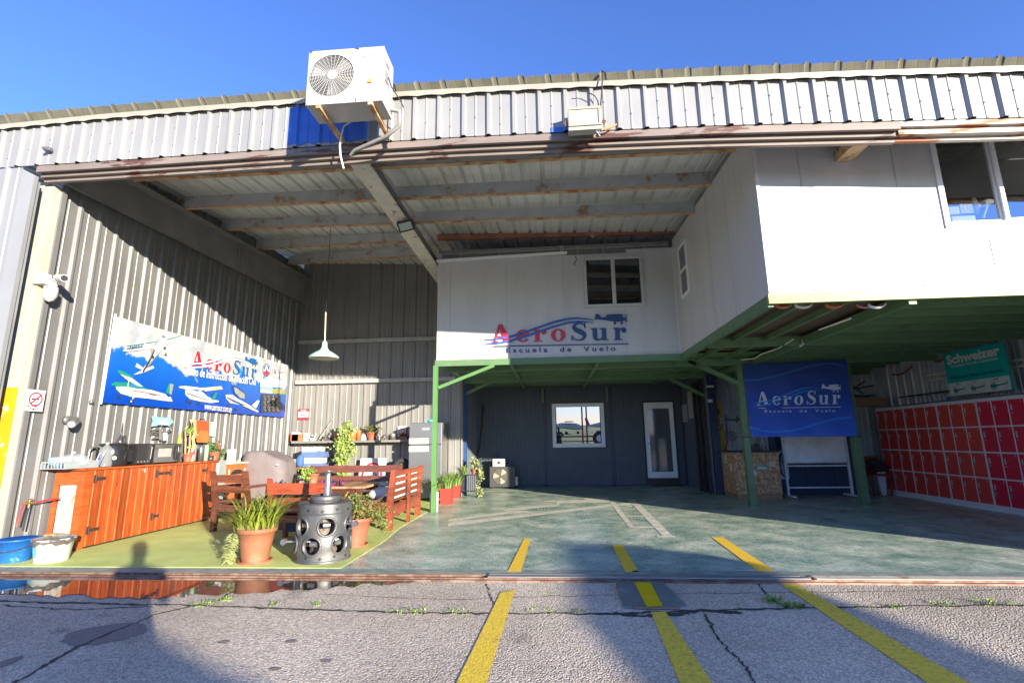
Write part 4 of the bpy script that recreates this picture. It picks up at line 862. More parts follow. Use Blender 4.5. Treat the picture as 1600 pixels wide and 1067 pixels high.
bprint('landscape_print', [('s', [(1325,570),(1530,600),(1528,650),(1325,640)]), ('w', [(1330,575),(1527,603),(1527,630),(1420,625),(1330,612)]), ('q', [(1325,640),(1430,652),(1430,675),(1325,668)]), ('t', [(1325,664),(1430,676),(1430,696),(1325,688)]), ('l', [(1420,665),(1460,652),(1528,668),(1526,702),(1420,696)]), ('l', [(1325,648),(1380,654),(1380,660),(1325,656)])])
dots = [('k', [(1335,700),(1490,712),(1490,850),(1330,850)])]
for i in range(4):
    for j in range(6): dots.append((('y','w')[(i*j) % 5 == 2], disc(1358+i*34+(j % 2)*4, 722+j*22, 10, 9, 8)))
for i in range(4):
    for j in range(6): dots.append(('k', disc(1358+i*34+(j % 2)*4, 722+j*22, 6.5, 6, 8)))
bprint('instrument_panel_print', dots)
bprint('round_emblem', [('n', disc(1376,505,31,52,20)), ('w', disc(1376,505,26,45,20)), ('n', disc(1376,492,21,27,16)), ('r', [(1354,515),(1398,520),(1396,540),(1376,552),(1356,536)]), ('w', [(1372,470),(1380,470),(1392,512),(1384,512),(1376,490),(1368,512),(1360,512)])])
bprint('round_emblem', [('k', disc(1446,522,24,52,20)), ('w', disc(1446,522,22,49,20)), ('r', disc(1444,522,10,9)), ('b', [(1430,502),(1462,504),(1460,512),(1432,510)]), ('k', [(1436,530),(1452,532),(1446,545)])])
bprint('round_emblem', [('k', disc(1504,540,24,52,20)), ('w', disc(1504,540,22,49,20)), ('k', [(1486,530),(1496,520),(1524,524),(1522,530),(1498,528),(1490,535)])])
# lettering on the banner
q0, q1 = bw(722,466), bw(1288,572); ky = (q1.y-q0.y)/690; kzz = (bw(790,338).z-bw(790,466).z)/90*1.0; sl_ = (q1.z-q0.z)/690
fmb = lambda u, v, d: Vector((WF_+0.052+d*0.4, q0.y+u*ky, q0.z+v*kzz+u*sl_))
bl2 = mat('banner navy letter', (0.01,0.10,0.30), 0.4)
logo(ban, fmb, None, (red_l, bl2, mat('pale printed wave', (0.62,0.70,0.76), 0.4), bl2), airplane=True)
t0, t1 = bw(682,515), bw(1276,612)
put_text(ban, 'banner_text', 'Centro de Instrucción de Aviación Civil', 0.2, lambda x, y, d: Vector((WF_+0.058, t0.y+x, t0.z-0.045+y*1.08+(t1.z-t0.z)*x/(t1.y-t0.y))), PC['w'], 1.0, 0.004, width=t1.y-t0.y)
t0, t1 = bw(862,812), bw(1085,838)
put_text(ban, 'banner_text', 'www.aerosur.com.uy', 0.17, lambda x, y, d: Vector((WF_+0.058, t0.y+x, t0.z-0.02+y*1.0+(t1.z-t0.z)*x/(t1.y-t0.y))), PC['w'], 1.0, 0.003, width=t1.y-t0.y)
t0, t1 = bw(250,342), bw(362,322)
put_text(ban, 'banner_text', 'AeroSur', 0.07, lambda x, y, d: Vector((WF_+0.06, t0.y+x, t0.z+y*1.2+(t1.z-t0.z)*x/(t1.y-t0.y))), PC['n'], 1.0, 0.001, width=t1.y-t0.y)

# no smoking sign
def plate_X(nm, label, c, cat='sign', m=None, d=0.03, grp=None):
    a, b_ = aX(c[0], c[1], WF_+d), aX(c[2], c[3], WF_+d); r_ = T(nm, label, cat, (WF_, (a.y+b_.y)/2, (a.z+b_.z)/2), grp)
    g = MB(); g.box((WF_+d-0.008, a.y, b_.z), (WF_+d, b_.y, a.z)); g.build('plate', m or mat('sign white', (0.74,0.74,0.72), 0.4), r_); return r_, a, b_
ns, a, b_ = plate_X('no_smoking_sign', 'small white no smoking sign with red ring reading PROHIBIDO FUMAR', (44,608,66,643))
yc = (a.y+b_.y)/2; wd = b_.y-a.y; ht = a.z-b_.z; cz = a.z-wd*0.52; xs = WF_+0.033
g = MB(); ro = ring2(yc, cz, (wd*.40,wd*.40), (wd*.31,wd*.31), 0, 360, 28); g2 = [[(yc-wd*.26, cz-wd*.20),(yc-wd*.20, cz-wd*.26),(yc+wd*.26, cz+wd*.20),(yc+wd*.20, cz+wd*.26)]]
for i, p in enumerate(ro): g.poly([(xs, x, z) for x, z in p])
for p in g2: g.poly([(xs+0.003, x, z) for x, z in p])
g.build('prohibition_ring', PC['r'], ns)
g = MB(); g.poly([(xs+0.001, yc-wd*.24, cz-wd*.04),(xs+0.001, yc+wd*.2, cz-wd*.04),(xs+0.001, yc+wd*.2, cz+wd*.04),(xs+0.001, yc-wd*.24, cz+wd*.04)]); g.build('cigarette', PC['k'], ns)
for k, tx in enumerate(('PROHIBIDO','FUMAR')): put_text(ns, 'sign_text', tx, wd*.2, lambda x, y, d: Vector((xs, yc-wd*.02+x, b_.z+ht*(.16-.13*k)+y)), PC['k'], 1.0, 0.001, width=wd*(.8,.5)[k], align='CENTER')

# security cameras at the pillar
sc1 = T('bullet_camera', 'white bullet security camera on a square junction box near the pillar', 'camera', aX(74,436,WF_))
cm = mat('white camera housing', (0.46,0.455,0.43), 0.35)
a = aX(68,436,WF_+0.02); g = MB(); g.bbox((WX+0.0,a.y-0.07,a.z-0.07),(WX+0.10,a.y+0.07,a.z+0.07),0.01); g.build('junction_box', mat('yellowed box', (0.6,0.57,0.48), 0.5), sc1)
g = MB(); p = Vector((WX+0.10,a.y+0.02,a.z)); q = p+Vector((0.14,0.03,-0.01)); g.tube([p,q],0.018,8); g.build('arm', cm, sc1)
p = aY(82,434,a.y+0.03); p = Vector((WX+0.24,a.y+0.02,a.z+0.02)); q = p+Vector((0.19,-0.10,-0.05)); g = MB(); g.tube([p-(q-p)*0.15,q],[0.042,0.045],14); cb = g.build('camera_body', cm, sc1)
g = MB(); g.tube([q-(q-p)*0.02, q+(q-p)*0.02],0.036,14); g.build('lens', black_m, cb)
sc2 = T('dome_camera', 'white dome security camera hanging under the bullet camera', 'camera', aX(75,450,WF_))
a = aX(72,443,WF_+0.05); g = MB(); g.bbox((WX+0.02,a.y-0.09,a.z-0.03),(WX+0.16,a.y+0.09,a.z+0.03),0.01); g.build('bracket', cm, sc2)
g = MB(); c = Vector((WX+0.14,a.y+0.03,a.z-0.13)); g.lathe(c, [(0,0.10),(0.072,0.09),(0.075,0.03),(0.07,-0.03),(0.045,-0.08),(0,-0.10)], 20); g.build('dome', cm, sc2)
# grey spot lamp on the wall
wl = T('wall_spotlight', 'small grey metal cylinder spotlight on the side wall above the dish rack', 'lamp', aX(103,660,WF_))
gr_m = mat('lamp grey metal', (0.20,0.20,0.185), 0.35, 0.5); a = aX(105,656,WF_+0.03); g = MB(); g.lathe(a, [(0,0.02),(0.05,0.018),(0.05,-0.02),(0,-0.02)], 16, (1,0,0)); g.tube([a, a+Vector((0.05,0,0.03)), a+Vector((0.06,0,-0.01))],0.01,6); g.build('mount', gr_m, wl)
g = MB(); p = a+Vector((0.06,0.06,0)); q = a+Vector((0.16,-0.09,-0.06)); g.tube([p,p+(q-p)*0.3,q],[0.045,0.052,0.048],16); g.build('lamp_body', gr_m, wl); 
g = MB(); g.lathe(q, [(0,0.004),(0.035,0.003)], 14, (q-p)); g.build('lamp_glass', white_pl, wl)
g = MB(); a = aX(141,628,WF_+0.02); g.lathe(a, [(0,0.04),(0.02,0.035),(0.025,0)], 12, (1,0,0)); g.tube([a+Vector((0.02,0,0)), a+Vector((0.05,-0.02,0.03))], 0.006, 6); tag(g.build('wall_hook', gr_m), 'tiny metal hook on the side wall left of the blue banner corner', 'hook')
# water tap with hoses at the pillar foot
tp = T('water_tap', 'brass wall tap with red hose beside the orange cabinet', 'tap', aX(38,788,WF_))
brass = mat('old brass', (0.42,0.28,0.10), 0.35, 0.7); a = aX(36,786,WF_+0.02); g = MB(); g.tube([a, a+Vector((0.09,0,0))],0.013,8); g.tube([a+Vector((0.08,-0.06,0)), a+Vector((0.08,0.07,0))],0.014,8); g.tube([a+Vector((0.08,0,0)), a+Vector((0.08,0,-0.05))],0.012,8); g.tube([a+Vector((0.08,-0.03,0.045)), a+Vector((0.08,0.03,0.045))],0.007,6); g.tube([a+Vector((0.08,0,0)), a+Vector((0.08,0,0.045))],0.006,6); g.build('tap_body', brass, tp)
g = MB(); g.tube([a+Vector((0.08,0.07,0)), a+Vector((0.09,0.16,0.01)), a+Vector((0.14,0.3,0.02))],0.011,8); g.tube([a+Vector((0.08,-0.06,0)), a+Vector((0.10,-0.10,-0.08)), a+Vector((0.11,-0.13,-0.24))],0.009,8); g.build('red_hose', mat('red hose', (0.5,0.03,0.04), 0.4), tp)
g = MB(); g.tube([a+Vector((0.08,0,-0.05)), a+Vector((0.1,-0.03,-0.15)), a+Vector((0.1,-0.04,-0.3))],0.01,8); g.build('dark_hose', rubber, tp)
# small sensor on the fascia and floodlight, security light
p = aY(76,234,FYx(-6.3)-0.05); g = MB(); g.bbox((p.x-0.04,p.y-0.03,p.z-0.025),(p.x+0.04,p.y+0.02,p.z+0.025),0.01); g.tube([(p.x-0.01,p.y-0.03,p.z-0.005),(p.x-0.015,p.y-0.06,p.z-0.01)],0.02,10); tag(g.build('fascia_sensor', mat('sensor grey', (0.12,0.12,0.13), 0.4)), 'small dark sensor on the zinc fascia above the sliding door', 'sensor')
fl = T('floodlight', 'weathered rectangular floodlight fixed on the fascia edge', 'light', aY(914,185,4.85))
cr_m = mat('cream enamel', (0.32,0.30,0.235), 0.4, 0, 0.08, 8); yb_ = FYx(0.5)-0.05
a, b_ = aY(887,171,yb_-0.10), aY(940,203,yb_-0.10); xa, xb, zt2, z0 = a.x, b_.x, a.z, b_.z; zm_ = z0+0.045
g = MB(); f = 0.028; ya_ = yb_-0.13
g.bbox((xa,ya_+0.03,zm_-0.02),(xb,yb_-0.01,zt2),0.02); bo = g.build('housing', cr_m, fl)
g = MB(); g.bbox((xa,ya_,zm_),(xb,ya_+0.03,zm_+f),0.006); g.bbox((xa,ya_,zt2-f),(xb,ya_+0.03,zt2),0.006); g.bbox((xa,ya_+0.001,zm_+f),(xa+f,ya_+0.03,zt2-f),0.006); g.bbox((xb-f,ya_+0.001,zm_+f),(xb,ya_+0.03,zt2-f),0.006); g.build('bezel', cr_m, fl)
g = MB(); g.box((xa+f,ya_+0.015,zm_+f),(xb-f,ya_+0.022,zt2-f)); g.build('lens', mat('milky lens', (0.48,0.46,0.38), 0.25), fl)
g = MB(); g.bbox((xa,ya_+0.01,z0),(xb,yb_-0.02,zm_-0.005),0.005); g.build('gear_box', mat('grey gear box', (0.36,0.36,0.31), 0.5), fl)
g = MB()
for x in (xa-0.03, xb+0.03): g.tube([(x,ya_+0.04,zm_+0.02),(x,ya_+0.04,zm_+0.10)],0.009,6); g.ring((x,ya_+0.03,zm_+0.05),0.018,0.006,(0,1,0),10,5)
g.build('bracket', mat('rusty bracket', (0.16,0.10,0.07), 0.6, 0.4), fl)
g = MB(); p = aY(930,205,yb_-0.08); g.tube([(p.x,yb_-0.06,p.z+0.02),(p.x+0.02,yb_-0.1,p.z-0.03),(p.x+0.05,yb_-0.06,p.z-0.05)],0.006,5); g.tube([(p.x+0.02,yb_-0.06,p.z+0.02),(p.x+0.05,yb_-0.1,p.z-0.04)],0.005,5); g.build('loose_wire', white_pl, fl)
g = MB(); p = aY(948,195,yb_-0.02); g.tube([(xb+0.04,yb_-0.02,zm_+0.01),(xb+0.12,yb_-0.03,zm_+0.03),(xb+0.17,yb_-0.03,zm_+0.055)],[0.02,0.012,0.008],6); g.build('tape_scrap', mat('orange scrap', (0.7,0.25,0.08), 0.5), fl)
yy_ = FYx(0.6)-0.055
g = MB(); pts = [aY(x, y, yy_-0.02) for x, y in ((936,172),(934,158),(929,150),(918,144),(904,143))]; g.tube(pts,0.006,5); pts = [aY(x, y, yy_-0.06) for x, y in ((938,170),(940,150),(941,130),(942,112))]; g.tube(pts,0.008,5); g.ball(tuple(pts[-1]),0.018,8,6)
tag(g.build('floodlight_cable', rubber), 'dark cable running up from the floodlight over the roof edge', 'cable')

# outdoor air conditioner on brackets above the opening
ac = T('air_conditioner', 'white outdoor air conditioner unit with round fan grille on rusty brackets above the opening', 'air conditioner', aY(540,160,4.6))
YA_ = 4.42; D_ = 0.32
a, b_ = aY(482,82,YA_), aY(597,160,YA_); xa, xb, zt3, z3 = a.x+0.01, b_.x, aY(540,77,YA_).z, aY(540,161,YA_).z
acm = mat('air conditioner enamel', (0.40,0.40,0.39), 0.32, 0, 0.02, 3); fx = aY(518,118,YA_).x; fz_ = aY(518,118,YA_).z; fr_ = (aY(553,118,YA_).x-fx)
g = MB(); g.bbox((xa,YA_+0.02,z3),(xb,YA_+D_,zt3),0.012)
# front plate with a round opening
n = 40; vs = []
for k in range(n):
    th = 2*math.pi*k/n; c_, s_ = math.cos(th), math.sin(th)
    x1, z1 = (xb-fx)*0.52/1, 0
    vs.append((fx+c_*fr_, YA_, fz_+s_*fr_))
xm = xa+(fx-xa)*2+0.02
for k in range(n):
    th = 2*math.pi*k/n; c_, s_ = math.cos(th), math.sin(th); t1 = ((xm-fx) if c_ > 0 else (fx-xa))/max(abs(c_),1e-6); t2 = ((zt3-fz_) if s_ > 0 else (fz_-z3))/max(abs(s_),1e-6); tt = min(t1,t2)
    vs.append((fx+c_*tt, YA_, fz_+s_*tt))
g.add(vs, [(k,(k+1) % n,n+(k+1) % n,n+k) for k in range(n)])
g.box((xm,YA_,z3),(xb,YA_+0.021,zt3)); g.poly([(xa,YA_,z3),(xm,YA_,z3),(xm,YA_+0.02,z3),(xa,YA_+0.02,z3)]); g.poly([(xa,YA_,zt3),(xm,YA_,zt3),(xm,YA_+0.02,zt3),(xa,YA_+0.02,zt3)]); g.poly([(xa,YA_,z3),(xa,YA_,zt3),(xa,YA_+0.02,zt3),(xa,YA_+0.02,z3)])
body = g.build('casing', acm, ac)
g = MB(); g.lathe((fx,YA_+0.018,fz_), [(0,0),(fr_*1.02,0)], 32, (0,1,0)); g.build('fan_cavity', mat('cavity shade', (0.03,0.03,0.028), 0.8), ac)
g = MB()
for k in range(3):
    th = R(20+120*k); 
    g.poly([(fx,YA_+0.012,fz_)]+[(fx+fr_*0.92*math.cos(th+a_*0.11),YA_+0.012-0.004*a_/6,fz_+fr_*0.92*math.sin(th+a_*0.11)) for a_ in range(7)])
g.build('fan_blade', mat('fan blade', (0.25,0.25,0.24), 0.5), ac)
g = MB()
for k in range(1, 12): g.ring((fx,YA_-0.004,fz_), fr_*(0.22+0.78*k/11), 0.0028, (0,1,0), 48, 4)
for k in range(30):
    th = 2*math.pi*k/30; g.tube([(fx+fr_*.2*math.cos(th),YA_-0.004,fz_+fr_*.2*math.sin(th)),(fx+fr_*math.cos(th+0.18),YA_-0.003,fz_+fr_*math.sin(th+0.18))],0.0026,4)
gri = g.build('fan_grille', acm, ac)
g = MB(); g.lathe((fx,YA_-0.012,fz_), [(0,-0.004),(fr_*.22,-0.002),(fr_*.24,0.006)], 24, (0,1,0)); g.build('grille_hub', acm, gri)
px_ = lambda x, y, d=0: Vector((aY(x,y,YA_).x, YA_-0.003-d, aY(x,y,YA_).z))
g = MB(); pp = [px_(563,89), px_(591,86.5), px_(593,142), px_(561,144)]
for i in range(4): g.tube([pp[i],pp[(i+1) % 4]],0.003,4)
g.build('service_panel', mat('panel groove', (0.5,0.5,0.5), 0.5), body)
g = MB(); g.box((px_(490,88).x,YA_-0.004,px_(490,90.5).z),(px_(499,88).x,YA_-0.001,px_(490,88).z)); g.build('badge', mat('bronze badge', (0.35,0.30,0.18), 0.4), body)
for cc, y0, y1 in (((0.25,0.5,0.05),124.5,127),((0.75,0.45,0.05),127,128.5),((0.65,0.05,0.04),128.5,131)):
    g = MB(); g.box((px_(574,y0).x,YA_-0.004,px_(574,y1).z),(px_(580,y0).x,YA_-0.001,px_(574,y0).z)); g.build('energy_label', mat('label %s' % y0, cc, 0.5), body)
t0, t1 = px_(568,91.5), px_(583,91); put_text(body, 'maker_lettering', 'PHILCO', 0.03, lambda x, y, d: Vector((t0.x+x,YA_-0.003,t0.z-0.004+y)), mat('grey print', (0.3,0.3,0.32), 0.5), 1.2, 0, width=t1.x-t0.x)
g = MB(); g.box((xb+0.001,YA_+0.07,zt3-0.16),(xb+0.006,YA_+0.16,zt3-0.12)); g.box((xb+0.001,YA_+0.05,zt3-0.36),(xb+0.008,YA_+0.13,zt3-0.24)); g.build('side_vent', mat('vent shade', (0.25,0.24,0.22), 0.6), body)
rb = mat('rusted bracket', (0.42,0.20,0.08), 0.7, 0.2, 0.25, 12, c2=(0.55,0.45,0.32), m2=0.52, sc2=10)
for x0, x1 in ((497,525),(578,604)):
    ax_ = aY(x0,165,YA_).x; g = MB(); g.box((ax_-0.02,YA_-0.01,z3-0.045),(ax_+0.025,FYx(ax_)-0.02,z3-0.003)); g.beam((ax_,YA_+0.02,z3-0.03),(ax_,FYx(ax_)-0.01,fb(ax_)+0.03),0.03,0.035); g.box((ax_-0.02,FYx(ax_)-0.05,fb(ax_)-0.02),(ax_+0.025,FYx(ax_)-0.036,z3)); g.build('bracket', rb, ac)
wp = mat('taped pipe', (0.24,0.24,0.235), 0.6, 0, 0.1, 12)
g = MB(); s0 = Vector((xb+0.03,YA_+D_-0.06,z3+0.02)); g.tube([s0+Vector((-0.02,0,0.06)), s0+Vector((0.07,0,0.03)), s0+Vector((0.06,0.05,-0.10)), s0+Vector((-0.1,0.12,-0.17)), Vector((xa+0.33,FYx(xa)-0.10,z3-0.20)), Vector((xa+0.26,FYx(xa)-0.05,z3-0.23))],[0.024,0.024,0.022,0.022,0.02,0.018],8); g.build('taped_pipe', wp, ac)
g = MB(); s0 = Vector((xb+0.012,YA_+0.12,zt3-0.28)); g.tube([s0, s0+Vector((0.03,0.02,-0.1)), s0+Vector((0.10,0.14,-0.19)), s0+Vector((0.12,0.18,-0.24))],0.007,5); g.build('power_lead', rubber, ac)
g = MB(); pts = [aY(x, y, FYx(-2)-0.10) for x, y in ((548,190),(537,198),(533,212),(531,228),(532,244),(537,264))]; g.tube(pts,0.011,8); g.build('drain_hose', mat('drain hose', (0.66,0.63,0.56), 0.5), ac)

# small black floodlight on the middle rafter with its cable
sf = T('rafter_floodlight', 'small black floodlight tilted on the edge of the middle rafter', 'light', aX(633,352,-2.3))
c = aX(634,353,-2.25); g = MB(); q_ = Matrix.Rotation(R(-12),3,'Y') @ Matrix.Rotation(R(42),3,'X')
def obox(mb, c, d, q): mb.hexa([Vector(c)+q @ Vector((sx*d[0]/2,sy*d[1]/2,sz*d[2]/2)) for sz in (-1,1) for sx, sy in ((-1,-1),(1,-1),(1,1),(-1,1))])
obox(g, c, (0.25,0.05,0.17), q_); bb = g.build('lamp_housing', black_m, sf)
g = MB(); obox(g, c+q_ @ Vector((0,-0.027,0)), (0.20,0.004,0.12), q_); g.build('lamp_glass', mat('lamp glass', (0.40,0.48,0.42), 0.15), bb)
g = MB(); g.tube([c+Vector((-0.14,0,0)), c+Vector((-0.15,0.02,0.09)), c+Vector((0.13,0.02,0.10)), c+Vector((0.13,0,0))],0.008,5); g.tube([c+Vector((0,0,0.08)), c+Vector((-0.12,-0.25,0.2)), c+Vector((-0.05,-0.3,0.24)), c+Vector((0.08,0.1,0.1))],0.006,5); g.build('yoke', black_m, sf)
# pendant lamp
lampm = mat('pale green enamel', (0.33,0.48,0.43), 0.3, 0, 0.06, 8)
YL = 8.2; c = aY(506,560,YL); top_ = aY(517,349,YL+0.6)
pn = T('pendant_lamp', 'pale green enamel pendant lamp with wide shade hanging on a thin wire', 'lamp', c)
rr = (aY(528,556,YL).x-aY(484,556,YL).x)/2
g = MB(); g.lathe(c, [(rr,0.0),(rr*.97,0.035),(rr*.62,0.10),(rr*.30,0.145),(rr*.28,0.16),(rr*.20,0.19),(rr*.17,0.28),(rr*.12,0.30),(0.012,0.305)], 28); sh = g.build('lamp_shade', lampm, pn)
g = MB(); g.lathe(c, [(rr*.985,0.004),(rr*.60,0.085),(rr*.28,0.13),(0,0.135)], 28); g.build('shade_lining', mat('cream lining', (0.66,0.63,0.50), 0.4), sh)
g = MB(); g.tube([c+Vector((0,0,0.30)), aY(509,488,YL)],0.011,6); g.build('stem', mat('stem cream', (0.6,0.6,0.52), 0.4), pn)
g = MB(); g.tube([aY(509,488,YL), top_+Vector((0,0,0.02))],0.005,5); g.build('wire', black_m, pn)

# ------------------------------------------------------------------ orange plank counter along the side wall
CF = -5.86; CT = 0.985
ca = aZ(122,857).y; y0c, y1c = 6.02, aX(339,716,CF).y
cab = T('kitchen_counter', 'long orange varnished plank cabinet with black hinges and an open white end hatch', 'cabinet', (-6.1,y0c,0))
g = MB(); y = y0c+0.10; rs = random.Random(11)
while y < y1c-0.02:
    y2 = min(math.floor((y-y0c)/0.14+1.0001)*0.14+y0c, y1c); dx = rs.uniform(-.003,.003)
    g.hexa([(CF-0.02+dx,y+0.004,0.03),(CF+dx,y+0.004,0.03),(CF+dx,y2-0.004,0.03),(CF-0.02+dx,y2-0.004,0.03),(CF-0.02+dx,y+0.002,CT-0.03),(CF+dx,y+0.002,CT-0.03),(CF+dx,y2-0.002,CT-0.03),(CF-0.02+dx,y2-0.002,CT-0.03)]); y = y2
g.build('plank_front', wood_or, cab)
xL = WX+0.03
g = MB(); g.box((CF-0.10,y0c,0.0),(CF+0.001,y0c+0.099,CT-0.03)); g.box((xL,y0c,0.05),(xL+0.03,y0c+0.08,CT-0.03)); g.box((xL+0.03,y0c+0.001,CT-0.20),(CF-0.10,y0c+0.08,CT-0.03)); g.box((xL+0.03,y0c+0.002,0.06),(CF-0.10,y0c+0.08,0.16)); g.build('end_frame', wood_or2, cab)
g = MB(); g.box((xL+0.045,y0c+0.045,0.16),(CF-0.10,y0c+0.06,CT-0.20)); g.build('end_hatch', mat('whitewashed hatch', (0.52,0.50,0.43), 0.5, 0, 0.06, 3, c2=(0.30,0.17,0.10), m2=0.54, sc2=2.6, w2=0.14, stretch=(3,1,0.8)), cab)
g = MB(); g.box((xL+0.03,y0c+0.05,0.16),(xL+0.045,y0c+0.062,CT-0.20)); g.build('hatch_gap', black_m, cab)
g = MB(); g.bbox((xL-0.02,y0c-0.06,CT-0.028),(CF+0.035,y1c+0.02,CT),0.006); g.build('counter_top', wood_or2, cab)
g = MB(); g.box((xL+0.12,y0c+0.09,0.0),(CF-0.03,y1c,0.10)); g.build('plinth', black_m, cab)
for yy, zz, l in ((y0c+0.14,CT-0.14,.15),(y0c+0.14,0.22,.15),(7.18,CT-0.14,.12),(7.44,CT-0.14,-.12),(7.18,0.24,.12),(8.25,CT-0.15,-.1)):
    g = MB(); g.box((CF+0.003,yy,zz-0.02),(CF+0.012,yy+l,zz+0.02)); g.box((CF+0.004,yy-0.025 if l > 0 else yy,zz-0.05),(CF+0.014,yy if l > 0 else yy+0.025,zz+0.05)); g.tube([(CF+0.016,yy,zz-0.05),(CF+0.016,yy,zz+0.05)],0.008,6); g.build('hinge', mat('black iron', (0.04,0.025,0.02), 0.6), cab)
g = MB()
for yy in (6.9,): g.box((CF+0.003,yy,CT-0.09),(CF+0.012,yy+0.05,CT-0.05)); g.tube([(CF+0.02,yy+0.025,CT-0.11),(CF+0.02,yy+0.025,CT-0.05)],0.006,6)
g.build('latch', steel, cab)
# honeycomb bricks left on the floor by the cabinet
g = MB(); bmat = mat('green clay block', (0.42,0.22,0.08), 0.8, 0, 0.2, 8, c2=(0.30,0.34,0.10), m2=0.5, sc2=7)
for k in range(3): g.bbox((CF-0.34+0.02*k,y0c-0.14,0.004+k*0.075),(CF-0.16+0.02*k,y0c-0.03,0.072+k*0.075),0.012); g.bbox((CF-0.15+0.01*k,y0c-0.13,0.004+k*0.075),(CF-0.03-0.03*k,y0c-0.03,0.070+k*0.075),0.012)
tag(g.build('brick_pile', bmat), 'small stack of greenish clay bricks at the near foot of the orange counter', 'bricks')
# buckets
def bucket(c, r0, r1, h): return [(0,0.003),(r0,0.003),(r0*1.01,0.012),(r1,h),(r1+0.012,h),(r1+0.012,h-0.02),(r1-0.004,h-0.02),(r1-0.010,h-0.001),(r0-0.01,0.02),(0,0.02)]
c = aZ(22,877); c = Vector((c.x, 5.50, 0)); bk = T('blue_bucket', 'blue plastic bucket with dark handle beside the white paint tub', 'bucket', c)
g = MB(); g.lathe(c, bucket(c,0.135,0.175,0.25), 28); g.build('bucket_body', mat('blue plastic', (0.012,0.11,0.38), 0.4, 0, 0.15, 6, c2=(0.20,0.42,0.60), m2=0.65, sc2=6), bk)
g = MB(); g.tube([c+Vector((0.172*math.cos(t_),-abs(0.185*math.sin(t_)),0.17-0.04*math.sin(abs(t_)))) for t_ in [math.pi*k/14 for k in range(15)]],0.006,6); g.build('handle', rubber, bk)
c = aZ(74,878); c = Vector((c.x, 5.52, 0)); tub = T('paint_tub', 'white paint tub lined with a dark bin bag, beside the blue bucket', 'bucket', c)
g = MB(); g.lathe(c, bucket(c,0.15,0.185,0.25), 28); tb = g.build('tub_body', mat('tub white', (0.48,0.49,0.48), 0.4, 0, 0.04), tub)
g = MB(); n = 36; vs = []
for j, (r_, z) in enumerate(((0.16,0.22),(0.192,0.255),(0.200,0.235),(0.196,0.20))):
    for k in range(n):
        th = 2*math.pi*k/n; rr = r_+0.006*math.sin(k*5.3+j); vs.append(c+Vector((rr*math.cos(th), rr*math.sin(th), z+(0.012*math.sin(k*2.1)+0.012*math.sin(k*0.7) if j == 3 else 0.004*math.sin(k*3)))))
g.add(vs, [(j*n+k, j*n+(k+1) % n, (j+1)*n+(k+1) % n, (j+1)*n+k) for j in range(3) for k in range(n)]); g.lathe(c, [(0,0.12),(0.16,0.22)], 24); g.build('bin_bag', mat('dark film', (0.10,0.085,0.075), 0.25), tub)
g = MB()
def cyl_label(mb, c, r, z0, z1, a0, a1): 
    n = 8; vs = []
    for k in range(n+1): 
        th = R(a0+(a1-a0)*k/n); rr0 = r+0.035*(z0/0.25)+0.002; rr1 = r+0.035*(z1/0.25)+0.002; vs += [c+Vector((rr0*math.cos(th), rr0*math.sin(th), z0)), c+Vector((rr1*math.cos(th), rr1*math.sin(th), z1))]
    mb.add(vs, [(2*k,2*k+2,2*k+3,2*k+1) for k in range(n)])
cyl_label(g, c, 0.15, 0.07, 0.18, 218, 262); g.build('tub_label', mat('blue label', (0.10,0.35,0.50), 0.5, 0, 0.1, 20, c2=(0.65,0.7,0.7), m2=0.6, sc2=18), tb)
g = MB(); cyl_label(g, c, 0.15, 0.09, 0.13, 285, 296); g.build('tub_label', mat('grey label', (0.35,0.37,0.36), 0.5), tb)

# ---- things on the counter; placed along the wall by where their foot meets the top
def cy(px, X_=-6.05): return aX(px, 720, X_).y
def cp(px, X_=-6.05, z=CT): return Vector((X_, _yat(px, X_, z), z))
def _yat(px, X_, z):
    lo, hi = 4.5, 12.0
    def pxof(y):
        d = Vector((X_, y, z))-CAM; w_ = d.dot(_fw); return 800+FPX*d.dot(_r)/w_
    for _ in range(40):
        m_ = (lo+hi)/2
        if pxof(m_) < px: lo = m_
        else: hi = m_
    return lo
y0, y1 = _yat(66,-6.2,CT), _yat(152,-5.92,CT)
dr_ = T('dish_rack', 'long grey plastic dish drainer at the near end of the orange counter', 'dish rack', (-6.08,(y0+y1)/2,CT))
g = MB(); rkm = mat('grey dish plastic', (0.27,0.30,0.30), 0.4); xa, xb = -6.24, -5.90; n = 22
g.bbox((xa,y0,CT+0.001),(xb,y1,CT+0.014),0.004)
for X_ in (xa+0.005,xb-0.005):
    g.box((X_-0.006,y0,CT+0.075),(X_+0.006,y1,CT+0.09))
    for k in range(n+1): y = y0+0.01+(y1-y0-0.02)*k/n; g.box((X_-0.004,y-0.005,CT+0.014),(X_+0.004,y+0.005,CT+0.076))
for y in (y0+0.006,y1-0.006):
    g.box((xa,y-0.006,CT+0.0755),(xb,y+0.006,CT+0.0905))
    for k in range(8): x = xa+0.02+(xb-xa-0.04)*k/7; g.box((x-0.005,y-0.004,CT+0.0145),(x+0.005,y+0.004,CT+0.0765))
g.build('rack', rkm, dr_)
clearm = bpy.data.materials.new('cloudy clear plastic'); clearm.use_nodes = True; b = clearm.node_tree.nodes['Principled BSDF']; b.inputs['Base Color'].default_value = (0.75,0.82,0.85,1); b.inputs['Roughness'].default_value = 0.12; b.inputs['Alpha'].default_value = 0.2
c = cp(112,-6.07)+Vector((0,0,0.05)); g = MB(); g.lathe(c, [(0.19,0.0),(0.185,0.05),(0.14,0.10),(0.06,0.13),(0.0,0.135)], 26); g.ball((c.x,c.y,c.z+0.145),0.02,10,6); tag(g.build('plastic_dome', clearm), 'clear domed plastic lid draining in the grey dish rack', 'lid')
